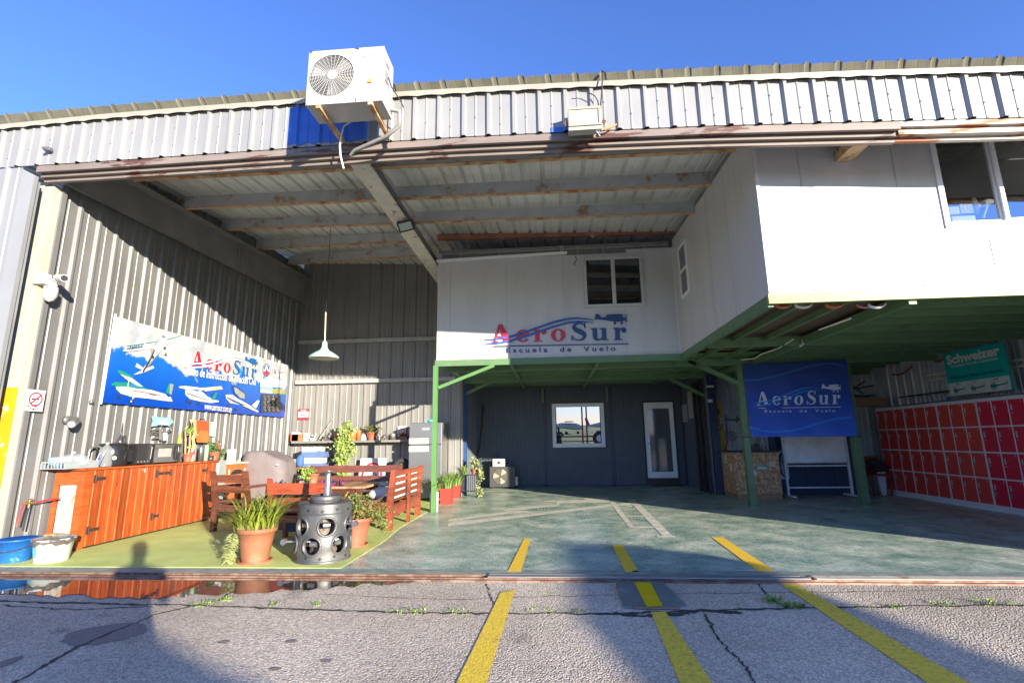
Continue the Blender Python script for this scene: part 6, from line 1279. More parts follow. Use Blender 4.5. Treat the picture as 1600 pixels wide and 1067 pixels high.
for j in range(NZ):
    z = EH*(j+.5)/NZ
    for k in range(NT):
        th = 2*math.pi*(k+.5)/NT; inside = False
        for ht, hz, hr in holes:
            d_ = (th-ht+math.pi) % (2*math.pi)-math.pi
            if (d_*ER)**2+(z-hz)**2 < (hr*.97)**2: inside = True; break
        if not inside: fs.append((j*NT+k, j*NT+(k+1) % NT, (j+1)*NT+(k+1) % NT, (j+1)*NT+k))
g.add(vs, fs, True); shell = g.build('case_shell', em, en)
for ht, hz, hr in holes:
    g = MB(); rim = []; m_ = 36
    vs = []
    for k in range(m_):
        a_ = 2*math.pi*k/m_
        for rr, dr in ((hr*.93,-.03),(hr*.93,.010),(hr*1.12,.010),(hr*1.16,-.004)):
            u = rr*math.cos(a_); z = hz+rr*math.sin(a_); th = ht+u/ER; q = erad(hz)+dr; vs.append(E_C+Vector((q*math.cos(th), q*math.sin(th), z)))
    g.add(vs, [(4*k+i, 4*((k+1) % m_)+i, 4*((k+1) % m_)+i+1, 4*k+i+1) for k in range(m_) for i in range(3)], True); fl_ = g.build('cylinder_flange', em, en)
    g = MB()
    for k in range(18):
        a_ = 2*math.pi*k/18; u = hr*1.04*math.cos(a_); z = hz+hr*1.04*math.sin(a_); th = ht+u/ER; nrm = Vector((math.cos(th), math.sin(th), 0)); g.lathe(E_C+nrm*(erad(hz)+.0105)+Vector((0,0,z)), [(0,.0006),(.0045,.0004)], 8, nrm)
    g.build('stud_holes', black_m, fl_)
    nrm = Vector((math.cos(ht), math.sin(ht), 0)); g = MB(); g.tube([E_C+Vector((0,0,hz)), E_C+nrm*(ER*.80)+Vector((0,0,hz+.01))],[.03,.022],10); tv = Vector((-nrm.y,nrm.x,0))*0.036; g.tube([E_C+nrm*ER*.80+Vector((0,0,hz+.01))-tv, E_C+nrm*ER*.80+Vector((0,0,hz+.01))+tv],.030,14); g.build('connecting_rod', steel, en)
g = MB(); g.lathe(E_C, [(0.0,.02),(0.13,.02),(0.15,.10),(0.10,.20),(0.15,.28),(0.10,.38),(0.14,.46),(0.12,.56),(0,.56)], 20); g.build('inner_core', mat('inner casting', (0.30,0.22,0.17), 0.6, 0.3, 0.3, 12, c2=(0.08,0.07,0.06), m2=0.5, sc2=9, w2=0.1), en)
g = MB(); g.lathe(E_C, [(ER*1.02,EH),(ER*.97,EH+.012),(ER*.60,EH+.012),(ER*.58,EH-.02),(.16,EH+.02),(.168,EH+.03),(.168,EH+.075),(.150,EH+.085),(.150,EH+.03),(0,EH+.03)], 40); tp_ = g.build('top_plate', em, en)
SHX = E_C+Vector((0.0,0.03,0)); g = MB(); g.lathe(SHX, [(.075,EH+.03),(.06,EH+.05),(.045,EH+.07),(.038,EH+.14),(.030,EH+.30),(.028,EH+.33),(.045,EH+.335),(.045,EH+.345),(0,EH+.345)], 22); g.build('shaft', steel, en)
for k in range(12):
    th = 2*math.pi*k/12-.2; nrm = Vector((math.cos(th), math.sin(th), 0)); tv = Vector((-nrm.y,nrm.x,0)); g = MB()
    for zz_, rr in ((0.535,.020),(0.055,.018)):
        o_ = E_C+nrm*(erad(zz_)+.0025)+Vector((0,0,zz_+(.012 if k % 2 else 0))); g.poly([o_+tv*rr, o_+Vector((0,0,rr)), o_-tv*rr, o_-Vector((0,0,rr))])
    g.build('diamond_hole', black_m, shell)
for nrm, zz_ in ((Vector((-.95,-.3,0)),.20),(Vector((.96,-.28,0)),.385)):
    nrm = nrm.normalized(); g = MB(); p = E_C+nrm*ER*.95+Vector((0,0,zz_)); q = p+nrm*.14; g.tube([p,q],[.013,.013],8); g.tube([q+Vector((0,-.02,0)),q+Vector((0,.03,0))],.032,14); g.build('protruding_rod', steel, en)

# ------------------------------------------------------------------ along the back wall
def bY(px, py, y_=None): return aY(px, py, y_ or BY-0.2)
ys = BY-0.33; a, b_ = aY(455,688,ys), aY(641,688,ys); SH = (a.z+b_.z)/2
g = MB(); g.box((a.x,ys,SH-0.05),(b_.x,ys+0.012,SH)); g.box((a.x,ys+0.012,SH-0.012),(b_.x,BY-0.03,SH)); tag(g.build('wall_shelf', galv_dark), 'long grey metal shelf across the back wall full of small things', 'shelf')
def shelf_item(nm, label, cat, x0, x1, ytop, m, kind='box', grp=None):
    p, q = aY(x0,686,ys+.12), aY(x1,686,ys+.12); h = aY((x0+x1)/2,ytop,ys+.12).z-SH; c = Vector(((p.x+q.x)/2, ys+.13, SH+.001)); r = (q.x-p.x)/2; g = MB()
    if kind == 'box': g.bbox((c.x-r,ys+.06,c.z),(c.x+r,ys+.20,c.z+h),0.006)
    elif kind == 'cyl': g.lathe(c, [(0,0),(r,0),(r,h*.9),(r*.9,h),(0,h)], 16)
    elif kind == 'dome': g.lathe(c, [(r,0),(r*.95,h*.5),(r*.6,h*.9),(0,h)], 16)
    elif kind == 'junk':
        rs = random.Random(int(x0)); 
        for _ in range(7): g.ball((c.x+rs.uniform(-r,r)*.6, c.y+rs.uniform(-.04,.04), c.z+h*rs.uniform(.25,.75)), r*rs.uniform(.25,.45), 7, 5, (1,1,rs.uniform(.6,1.3)))
        g.box((c.x-r*.8,c.y-.05,c.z),(c.x+r*.8,c.y+.05,c.z+h*.35))
    return tag(g.build(nm, m), label, cat, grp)
orp = mat('orange box', (0.60,0.15,0.05), 0.5); dkj = mat('dark clutter', (0.10,0.09,0.08), 0.6, 0.2, 0.3, 12, c2=(0.3,0.28,0.26), m2=0.55, sc2=14)
o = shelf_item('orange_tray','orange tray with a white card at the left end of the shelf','tray',455.5,473,678,orp)
shelf_item('white_card','white card standing in the orange tray on the shelf','card',457,468,675,white_pl)
shelf_item('metal_kettle','small dark kettle behind the orange tray on the shelf','kettle',465,473,669,dkj,'junk')
shelf_item('white_tin','small white tin right of the orange tray','tin',475,482,677,white_pl)
shelf_item('grey_instrument','grey clock-like instrument right of the white tin','instrument',484,495,674,mat('instrument grey', (0.35,0.36,0.34), 0.4, 0.2, 0.2, 20),'junk')
a = aY(500,685,ys+.1); b2_ = aY(522,651,ys+.25); g = MB(); g.tube([a,b2_],[.010,.004],6); g.ball(tuple(a),.03,8,6); tag(g.build('leaning_rod', steel), 'thin metal rod leaning diagonally from the shelf to the wall', 'rod')
shelf_item('metal_parts','small dark machine parts beside the leaning rod','parts',503,519,679,dkj,'junk')
shelf_item('orange_tin','orange tin partly behind the climbing plant on the shelf','tin',522,528,676,orp,'cyl')
shelf_item('orange_planter','orange planter behind the climbing plant on the shelf','pot',544,556,675,orp,'cyl')
shelf_item('orange_cylinder','tall orange cylinder right of the climbing plant','canister',557,563,671.5,orp,'cyl')
shelf_item('white_helmet','white domed shell left of the potted plant on the shelf','shell',563,572,678,white_pl,'dome')
c = aY(581,686,ys+.13); c = Vector((c.x,ys+.13,SH+.001)); r_ = pot('shelf_plant','terracotta pot with reddish green leaves on the back wall shelf',c,0.085,0.135,0.18,terra2,False)
g = MB(); rs = random.Random(31); leaves(g, c+Vector((-.02,0,.24)), 220, 0.15, 0.05, rs, (1.2,.8,.7)); g.build('foliage', leafC, r_)
shelf_item('beige_shell','beige rounded object right of the shelf plant','object',588,594,680,mat('beige thing', (0.55,0.50,0.40), 0.6),'dome')
shelf_item('engine_parts','cluster of dark engine parts on the shelf beyond the beige object','parts',594,608,677,dkj,'junk')
shelf_item('steel_cup','steel cup between dark parts on the shelf','cup',609,618,677,steel,'cyl')
shelf_item('motor_part','reddish dark motor at the right end of the shelf by the fridge','motor',622,638,673,mat('dark red motor', (0.20,0.09,0.06), 0.5, 0.2, 0.3, 14),'junk')
ng = T('round_ban_sign', 'small white card with a red prohibition ring on the wall above the shelf end', 'sign', aY(628,672,BY-.05))
a, b_ = aY(621.5,666,BY-.05), aY(634,682,BY-.05); g = MB(); g.box((a.x,BY-.05,b_.z),(b_.x,BY-.045,a.z)); g.build('card', white_pl, ng)
cc = aY(628,674,BY-.055); g = MB()
for p in ring2(cc.x,cc.z,(.075,.075),(.055,.055),0,360,20): g.poly([(x,BY-.056,z) for x,z in p])
g.poly([(cc.x-.05,BY-.057,cc.z+.04),(cc.x-.04,BY-.057,cc.z+.05),(cc.x+.05,BY-.057,cc.z-.04),(cc.x+.04,BY-.057,cc.z-.05)]); g.build('ring', PC['r'], ng)
rs_ = T('red_white_notice', 'small red and white notice on the back wall left of the shelf', 'sign', aY(473,647,BY-.05))
a, b_ = aY(466,639,BY-.05), aY(482,655.5,BY-.05); hh = a.z-b_.z; g = MB(); g.box((a.x,BY-.05,b_.z),(b_.x,BY-.045,a.z)); g.build('notice_back', PC['r'], rs_)
g = MB(); g.box((a.x+.01,BY-.053,b_.z+hh*.22),(b_.x-.01,BY-.0505,a.z-hh*.24)); g.build('notice_face', PC['w'], rs_)
g = MB(); g.poly([(a.x+(b_.x-a.x)*u,BY-.055,b_.z+hh*v) for u, v in ((.25,.42),(.7,.42),(.8,.55),(.7,.5),(.4,.52),(.25,.5))]); g.build('pictogram', PC['k'], rs_)
put_text(rs_,'notice_text','Aviso',0.06,lambda x,y,d: Vector(((a.x+b_.x)/2+x,BY-.052,a.z-hh*.20+y)),PC['w'],1.0,0.001,width=(b_.x-a.x)*.5,align='CENTER')
# climbing plant standing before the shelf
c = Vector((aY(537,740,BY-.6).x, BY-.65, 0.0)); cp_ = T('tall_leafy_plant', 'tall light green leafy plant rising in front of the wall shelf', 'plant', c)
rs = random.Random(41); g = MB(); g.lathe(c, [(0,0),(.14,0),(.17,.3),(.16,.3),(0,.27)], 20); g.build('pot', mat('dark pot', (0.05,0.05,0.05), 0.6), cp_)
g = MB()
for k in range(9): g.tube([c+Vector((0,0,.27)), c+Vector((rs.uniform(-.08,.08),rs.uniform(-.08,.08),.9)), c+Vector((rs.uniform(-.2,.2),rs.uniform(-.1,.1),rs.uniform(1.2,1.7)))],[.01,.008,.003],5)
g.build('stems', stem_m, cp_)
g = MB()
for zz_, rr, n_ in ((.62,.18,170),(.85,.22,240),(1.08,.26,280),(1.30,.24,280),(1.52,.19,220),(1.66,.12,80)): leaves(g, c+Vector((rs.uniform(-.04,.04),0,zz_)), n_, rr, 0.07, rs, (1.05,.8,.75), 8)
g.build('foliage', mat('light green leaves', (0.26,0.36,0.08), 0.5, 0, 0.35, 12), cp_)
# blue and white boxes piled on a low stand, clothes beside
st = T('low_stand', 'low dark stand under the pile of blue boxes by the back wall', 'stand', (-5.4,BY-.5,0)); g = MB(); xa, xb = aY(455,735,BY-.6).x, aY(508,735,BY-.6).x; zst = aY(480,729,BY-.6).z
g.box((xa,BY-.85,zst-.04),(xb,BY-.30,zst)); g.build('stand_top', mat('stand wood', (0.22,0.11,0.06), 0.6), st)
for x in (xa+.04,xb-.04): g = MB(); g.box((x-.02,BY-.84,0),(x+.02,BY-.32,zst-.041)); g.build('leg', black_m, st)
blu = mat('blue grey box', (0.10,0.16,0.32), 0.5, 0, 0.1, 6); pal = mat('pale printed box', (0.60,0.63,0.68), 0.5, 0, 0.08, 7, c2=(0.10,0.15,0.35), m2=0.60, sc2=12, w2=0.04)
z = zst+.001
for k, (x0, x1, h, m, lb) in enumerate(((473,507,.07,blu,'blue box at the foot of the pile on the low stand'),(474,504,.13,pal,'pale printed box above the bottom blue box in the pile'),(472,507,.13,blu,'large blue box near the top of the pile'),(473,500,.10,pal,'pale printed box topmost of the pile'))):
    xa, xb = aY(x0,715,BY-.6).x, aY(x1,715,BY-.6).x; g = MB(); g.bbox((xa,BY-.66,z),(xb,BY-.36,z+h-.002),0.008); z += h; tag(g.build('stacked_box', m), lb, 'box', 'boxes piled on the low stand')
c = Vector((aY(469,722,BY-.7).x,BY-.70,zst)); g = MB(); g.ball((c.x,c.y,zst+.13),.12,12,8,(.8,.8,1.2)); tag(g.build('denim_bundle', mat('denim', (0.05,0.12,0.30), 0.8, 0, 0.2, 12, bump=.6, bscale=25)), 'dark blue denim bundle left of the box pile', 'clothes')
g = MB(); 
for k in range(4): g.ball((c.x-.20+.01*k,c.y,zst+.035+k*.04),.15,12,6,(.8,.8,.16))
tag(g.build('folded_clothes', mat('grey clothes', (0.34,0.35,0.32), 0.85, 0, 0.2, 12)), 'grey folded clothes beside the denim bundle near the covered barbecue', 'clothes')
# white panel with a big red ring leaning behind the long bench
ds = T('leaning_ban_sign', 'large white panel with a red ring leaning on the wall behind the long bench', 'sign', (-4.0,BY-.3,0))
a, b_ = aY(563,716,BY-.25), aY(601,790,BY-.25); g = MB(); g.hexa([(a.x,BY-.42,0.0),(b_.x,BY-.42,0.0),(b_.x,BY-.40,0.0),(a.x,BY-.40,0.0),(a.x,BY-.22,a.z),(b_.x,BY-.22,a.z),(b_.x,BY-.20,a.z),(a.x,BY-.20,a.z)]); g.build('panel', white_pl, ds)
cc = Vector(((a.x+b_.x)/2, 0, a.z-.40)); sl = .20/a.z
def lean(x, z): return (x, BY-.425+sl*z-.004, z)
g = MB()
for p in ring2(cc.x,cc.z,(.25,.31),(.20,.26),0,360,30): g.poly([lean(x,z) for x,z in p])
g.poly([lean(x,z) for x,z in ((cc.x-.16,cc.z-.24),(cc.x-.13,cc.z-.26),(cc.x+.16,cc.z+.24),(cc.x+.13,cc.z+.26))]); g.build('red_ring', PC['r'], ds)
g = MB(); g.poly([lean(x,z) for x,z in ((cc.x-.12,cc.z+.10),(cc.x+.13,cc.z+.14),(cc.x+.13,cc.z+.17),(cc.x-.12,cc.z+.14))]); g.poly([lean(x,z) for x,z in ((cc.x-.1,cc.z-.02),(cc.x+.13,cc.z+.02),(cc.x+.11,cc.z+.06),(cc.x-.1,cc.z+.03))]); g.build('pictogram', mat('teal print', (0.15,0.32,0.38), 0.5), ds)
c = aY(627.5,729,BY-.45); g = MB(); g.ring(tuple(c),.135,.065,(0.15,-1,0),28,12); ty = T('tyre','black rubber tyre standing between the leaning panel and the fridge','tyre',c); g.build('tyre_body', rubber, ty); g = MB(); g.lathe(c,[(0,0),(.075,.01),(.085,-.02)],18,(0.15,-1,0)); g.build('rim', dkj, ty)
# fridge
yf = BY-.72; xa, xb = aY(639,700,yf).x, aY(690,700,yf).x; zt4 = aY(664,660,yf).z; zs = aY(650,695,yf).z
fr2 = T('fridge', 'tall dark silver two door fridge behind the light green post', 'fridge', ((xa+xb)/2,yf,0))
g = MB(); g.bbox((xa,yf+.05,0.03),(xb,yf+.62,zt4),0.012); g.build('cabinet', dark_st, fr2)
for z0, z1 in ((0.05,zs-.01),(zs+.01,zt4-.005)):
    g = MB(); g.bbox((xa,yf,z0),(xb,yf+.048,z1),0.014); d_ = g.build('door', dark_st, fr2)
    g = MB(); zz_ = z1-.10 if z0 < .1 else z0+.05; x1 = xa+.38*(xb-xa)*2*.8
    g.bbox((xa+.0,yf-.02,zz_-.04 if z0 < .1 else zz_-.04),(xa+(xb-xa)*.60,yf+.002,zz_+.085),0.02); g.build('door_handle', mat('cream handle', (0.55,0.53,0.46), 0.4), d_)
g = MB(); g.box((xa+.27*(xb-xa)*1.4,yf-.004,zt4-.17),(xa+.62*(xb-xa),yf-.001,zt4-.11)); g.build('badge', mat('badge grey', (0.42,0.42,0.42), 0.3, .5), fr2)
g = MB(); g.ball(((xa+xb)/2+.08,yf+.2,zt4+.04),.06,8,6,(1.6,1,.7)); g.tube([((xa+xb)/2-.05,yf+.15,zt4+.01),((xa+xb)/2,yf+.15,zt4+.07),((xa+xb)/2+.1,yf+.15,zt4+.04)],.012,6); tag(g.build('teal_hose_reel', mat('teal plastic', (0.10,0.42,0.42), 0.4)), 'small teal tangled thing lying on top of the fridge', 'hose')
# electrical box and pipes on the blue column
eb = T('electric_box', 'dark blue electrical box with white switches on the blue column', 'electric box', aY(706,670,12.0)); a, b_ = aY(700,660,12.0), aY(712,680.5,12.0); g = MB(); g.bbox((a.x,12.0,b_.z),(b_.x,12.1,a.z),0.008); bo = g.build('box', navy_f, eb)
g = MB(); g.box(((a.x+b_.x)/2-.03,11.994,a.z-.11),((a.x+b_.x)/2+.03,11.999,a.z-.05)); g.build('switch', white_pl, bo); g = MB(); g.box(((a.x+b_.x)/2+.0,11.994,b_.z+.03),((a.x+b_.x)/2+.05,11.999,b_.z+.09)); g.build('socket', white_pl, bo)
p = aY(704,690,11.95); g = MB(); g.tube([(p.x,11.95,b_.z),(p.x,11.95,.3)],.018,8); tag(g.build('conduit', mat('grey conduit', (0.5,0.5,0.48), 0.5)), 'pale vertical conduit running down from the electrical box', 'pipe')
g = MB(); q = [aY(x,y,11.8) for x,y in ((692,662),(694,672),(698,684),(699,690),(694,693),(692,686))]; g.tube(q,.006,5); tag(g.build('dangling_cable', white_pl), 'white cable dangling beside the fridge', 'cable')

# planters along the turf edge
c = aZ(678,799); wpl = T('white_planter', 'narrow white cylinder planter with yellow green leaves at the foot of the green post', 'potted plant', c)
hp = aY(678,768,c.y).z; g = MB(); g.lathe(c, [(0,0),(.075,0),(.08,hp),(.07,hp),(.06,.05),(0,hp*.9)], 20); g.build('pot', white_pl, wpl)
g = MB(); rs = random.Random(51); blades(g, c+Vector((0,0,hp-.02)), 40, .30, .10, .9, .024, 5, .8, rs); g.build('foliage', mat('yellow green broad leaves', (0.30,0.36,0.05), 0.45, 0, 0.3, 10), wpl)
for k, (px, py, w_, h_, lb) in enumerate(((696,788,.24,None,'red square planter with tall grass behind the white planter'),(711,778,.22,None,'second red square planter with tall grass, half hidden behind the first'))):
    c = aZ(px,py); hp = (aY(px,763 if k == 0 else 758,c.y).z); r_ = T('red_planter', lb, 'potted plant', c, 'red square planters'); g = MB(); w2_ = w_/2
    g.hexa([(c.x-w2_*.9,c.y,0),(c.x+w2_*.9,c.y,0),(c.x+w2_*.9,c.y+w_,0),(c.x-w2_*.9,c.y+w_,0),(c.x-w2_,c.y-.01,hp),(c.x+w2_,c.y-.01,hp),(c.x+w2_,c.y+w_+.01,hp),(c.x-w2_,c.y+w_+.01,hp)]); g.build('pot', mat('red planter', (0.33,0.045,0.032), 0.45), r_)
    g = MB(); rs = random.Random(60+k); blades(g, c+Vector((0,w2_,hp-.02)), 150, .46, .26, .75, .007, 5, .7, rs); g.build('foliage', mat('grass blades', (0.16,0.26,0.06), 0.5, 0, 0.35, 12), r_)
c = aZ(733,777); ps_ = T('plant_stand', 'black slatted plant stand with trailing plant before the navy wall', 'plant stand', c); rs = random.Random(71)
xa, xb = aY(719,770,c.y).x, aY(746,770,c.y).x
for x in (xa,xb-.03):
    for dy in (0,.22): g = MB(); g.box((x,c.y+dy,0),(x+.025,c.y+dy+.025,.55)); g.build('leg', black_m, ps_)
for z in (.12,.48):
    g = MB()
    for k in range(6): x = xa+(xb-xa)*k/5.5; g.box((x,c.y,z),(x+.03,c.y+.25,z+.015))
    g.build('shelf_board', black_m, ps_)
g = MB()
for k in range(9): x = xa+(xb-xa)*k/8.6; g.box((x,c.y-.006,.135),(x+.012,c.y+.0,.48))
g.build('side_slats', black_m, ps_)
q = Vector((xb-.08,c.y+.1,.50)); r_ = pot('stand_plant','terracotta pot with pale trailing leaves on the black plant stand',q,0.06,0.085,0.13,terra,False)
g = MB(); leaves(g,q+Vector((0,0,.22)),160,.17,.06,rs,(1,.8,.9)); leaves(g,q+Vector((.12,-.1,-.02)),130,.13,.06,rs,(.7,.6,1.8)); leaves(g,q+Vector((.13,-.1,-.35)),90,.10,.06,rs,(.7,.6,1.6)); g.build('foliage', mat('pale trailing leaves', (0.24,0.28,0.11), 0.5, 0, 0.3, 12), r_)
g = MB(); blades(g,Vector((xa+.08,c.y+.1,.50)),40,.35,.12,.8,.008,5,.7,rs); tag(g.build('stand_grass', leafB), 'tuft of green blades on the left of the black plant stand', 'plant')
# floor standing dark air conditioner and meter box
YA2 = 13.75; a, b_ = aY(765,729,YA2), aY(805,761,YA2); xa, xb, zt5 = a.x, b_.x, a.z; d2 = T('dark_air_conditioner', 'dark outdoor air conditioner on the floor against the navy wall', 'air conditioner', ((xa+xb)/2,YA2,0))
dkc = mat('dark casing', (0.055,0.055,0.055), 0.45); g = MB(); g.bbox((xa,YA2,.04),(xb,YA2+.30,zt5),.01); bo = g.build('casing', dkc, d2)
fx2, fz2 = aY(782,745,YA2).x, aY(782,744,YA2).z; g = MB(); g.lathe((fx2,YA2-.003,fz2),[(0,0),(.20,.0)],28,(0,-1,0)); g.build('fan_opening', mat('fan opening', (0.12,0.11,0.09), .7), d2)
g = MB()
for k in range(3):
    th = R(30+120*k); g.poly([(fx2,YA2-.01,fz2)]+[(fx2+.19*math.cos(th+a_*.13),YA2-.01-.002*a_,fz2+.19*math.sin(th+a_*.13)) for a_ in range(7)])
g.build('fan_blade', mat('yellowed blade', (0.42,0.38,0.26), .5), d2)
g = MB()
for k in range(1,7): g.ring((fx2,YA2-.022,fz2),.20*k/6,.0025,(0,1,0),36,4)
for k in range(8): g.tube([(fx2,YA2-.022,fz2),(fx2+.2*math.cos(k*math.pi/4),YA2-.022,fz2+.2*math.sin(k*math.pi/4))],.0025,4)
g.build('grille', dkc, d2)
for x in (xa+.08,xb-.08): g = MB(); g.box((x-.03,YA2+.02,0),(x+.03,YA2+.28,.039)); g.build('foot', rubber, d2)
g = MB(); g.box((xb+.002,YA2+.05,.08),(xb+.07,YA2+.14,.30)); g.build('valve_cover', mat('pale cover', (0.5,0.5,0.47), .5), d2)
a, b_ = aY(770,716,YA2+.1), aY(789,728,YA2+.1); mbx = T('meter_box','small white box with a dark square on top of the dark air conditioner','box',(a.x,YA2+.1,zt5)); g = MB(); g.bbox((a.x,YA2+.08,zt5+.001),(b_.x,YA2+.22,zt5+.20),.006); bo = g.build('box', white_pl, mbx)
g = MB(); g.box(((a.x+b_.x)/2-.035,YA2+.073,zt5+.07),((a.x+b_.x)/2+.035,YA2+.0785,zt5+.14)); g.build('dark_square', black_m, bo)
g = MB(); yw = YG-.03; q = [aY(x,y,yw) for x,y in ((755.5,634),(754,650),(753,668),(750,690),(746,712),(743,725))]; g.tube(q,[.035,.025,.018,.018,.016,.016],7); tag(g.build('black_hose', rubber), 'black pipe bundle slanting down the navy wall above the plant stand', 'pipe')

# ------------------------------------------------------------------ right side under the office
osb = mat('chipboard', (0.55,0.36,0.20), 0.75, 0, 0.25, 22, c2=(0.34,0.19,0.09), m2=0.5, sc2=14, w2=0.06, bump=0.4, bscale=35)
yc_ = 11.15; a, b_ = aY(1152,722,yc_), aY(1222,722,yc_); zc_ = 0.93
cr = T('chipboard_crate', 'large chipboard crate with paper labels beside the left green post', 'crate', (a.x,yc_,0))
XA, XB = 3.80, 4.72
g = MB(); g.bbox((XA,yc_,0.09),(XB,yc_+0.80,zc_),.006); bo = g.build('crate_body', osb, cr)
g = MB(); 
for y in (yc_+.02,yc_+.36,yc_+.68): g.box((XA+.01,y,0.0),(XB-.01,y+.09,.089))
g.build('skids', mat('skid wood', (0.32,0.20,0.10), .8), cr)
g = MB(); g.bbox((XA-.02,yc_-.02,zc_+.001),(XB+.02,yc_+.82,zc_+.035),.005); g.build('lid', mat('dark lid', (0.09,0.07,0.06), .6), cr)
def plate_y(par, nm, x0, y0, x1, y1, Y_, m, th=.003):
    a, b_ = aY(x0,y0,Y_), aY(x1,y1,Y_); g = MB(); g.box((a.x,Y_-th,b_.z),(b_.x,Y_-.0005,a.z)); return g.build(nm, m, par)
gl_ = mat('green label edge', (0.03,0.30,0.13), .5); plate_y(bo,'green_label',1181,727,1199,734.5,yc_-.001,gl_); plate_y(bo,'label_paper',1182.5,728.5,1198,733,yc_-.005,PC['w'])
plate_y(bo,'white_label',1173.5,735.5,1182,742,yc_-.001,PC['w']); plate_y(bo,'cream_label',1201,720.5,1213,728.5,yc_-.001,mat('cream label', (0.5,0.48,0.36), .6))
g = MB(); g.box((XA-.004,yc_+.15,.55),(XA-.0005,yc_+.28,.70)); g.box((XA-.004,yc_+.45,.70),(XA-.0005,yc_+.58,.88)); g.build('side_label', mat('pale blue label', (0.45,0.58,0.62), .5), bo)
# navy cupboard at the back
cb2 = T('navy_cupboard', 'dark navy metal cupboard with double doors behind the whiteboard', 'cupboard', (5.8,11.9,0)); yq = 11.85
xa, xb = aY(1212,700,yq).x, aY(1343,700,yq).x; nvc = mat('cupboard navy', (0.028,0.055,0.11), .35)
g = MB(); g.bbox((xa,yq+.025,.0),(xb,12.33,1.45),.008); g.build('carcass', nvc, cb2)
for k in range(3):
    x0 = xa+(xb-xa)*k/3; g = MB(); g.bbox((x0+.006,yq,.05),(x0+(xb-xa)/3-.006,yq+.024,1.43),.005); d_ = g.build('door', nvc, cb2); g = MB(); g.box((x0+.03,yq-.012,.78),(x0+.045,yq-.001,.92)); g.build('handle', steel, d_)
# whiteboard on its stand
wy = 11.35; wbd = T('whiteboard_stand', 'mobile whiteboard with white steel frame under the blue flag', 'whiteboard', (5.6,wy,0)); wfm = mat('white frame tube', (0.62,0.66,0.70), .4)
L0, L1, R0, R1 = aY(1222,683,wy), aY(1232,772,wy), aY(1318,682,wy), aY(1334,772,wy)
xl, xr = (L0.x+L1.x)/2, (R0.x+R1.x)/2
zb2 = aY(1280,722,wy).z
for x in (xl,xr):
    g = MB(); g.box((x-.022,wy-.02,.06),(x+.022,wy+.02,1.75)); g.build('upright', wfm, wbd)
    g = MB(); g.bbox((x-.03,wy-.30,.02),(x+.03,wy+.30,.059),.01); f_ = g.build('foot', wfm, wbd)
    g = MB(); g.lathe((x,wy-.26,.02),[(0,-.02),(.02,-.02),(.02,0)],10); g.lathe((x,wy+.26,.02),[(0,-.02),(.02,-.02),(.02,0)],10); g.build('castor', rubber, f_)
for z in (.20, zb2-.07): g = MB(); g.box((xl+.023,wy-.015,z-.015),(xr-.023,wy+.015,z+.015)); g.build('cross_bar', wfm, wbd)
g = MB(); g.bbox((xl+.026,wy-.02,zb2),(xr-.026,wy+.0,1.70),.005); bd = g.build('board', mat('whiteboard face', (0.80,0.84,0.88), .22), wbd); g = MB(); g.box((xl+.024,wy-.026,zb2-.022),(xr-.024,wy-.0,zb2-.002)); g.build('pen_tray', alu_g, bd)
# printed panel and ruler behind crate
pp_ = T('printed_panel', 'white panel with a navy arc and vertical lettering between the crate and the whiteboard', 'sign', aY(1220,740,11.6)); a, b_ = aY(1207,704.5,11.6), aY(1234,748,11.6)
g = MB(); g.box((a.x,11.6,b_.z),(b_.x,11.615,a.z)); g.build('panel', mat('pale blue panel', (0.50,0.57,0.66), .45), pp_)
g = MB(); hh = a.z-b_.z; cc = (a.x+.24, (a.z+b_.z)/2)
for p in ring2(cc[0],cc[1],(.17,hh*.46),(.10,hh*.44),95,265,20): g.poly([(x,11.597,z) for x,z in p])
g.build('arc_mark', PC['n'], pp_)
put_text(pp_,'vertical_text','DIRECCION',.1,lambda x,y,d: Vector((b_.x-.035-y,11.5965,b_.z+.02+x)),PC['n'],1.0,.001,width=hh*.9)
ty_ = 12.2; rl = T('lettered_strip','tall white strip with dark lettering standing behind the crate','sign',aY(1191,700,ty_)); a, b_ = aY(1185,683,ty_), aY(1195.5,717,ty_); a = aY(1186,640,ty_); g = MB(); g.box((a.x-.02,ty_,.3),(a.x+.12,ty_+.015,2.0)); g.build('strip', wfm, rl)
put_text(rl,'strip_text','AVIACION',.1,lambda x,y,d: Vector((a.x+.09-y*.8,ty_-.003,.95+x)),PC['n'],1.0,.001,width=.9)
g = MB(); a, b_ = aY(1173,696,12.1), aY(1186,716,12.1); g.bbox((a.x,12.0,.96),(b_.x,12.2,a.z),.01); g.tube([(a.x+.03,12.0,a.z+.02),(b_.x-.02,12.0,a.z+.03)],.02,8); tag(g.build('grey_pump', mat('grey pump', (0.16,0.17,0.18), .5,.3,.2,12)), 'small grey motor pump standing on the back edge of the chipboard crate', 'pump')
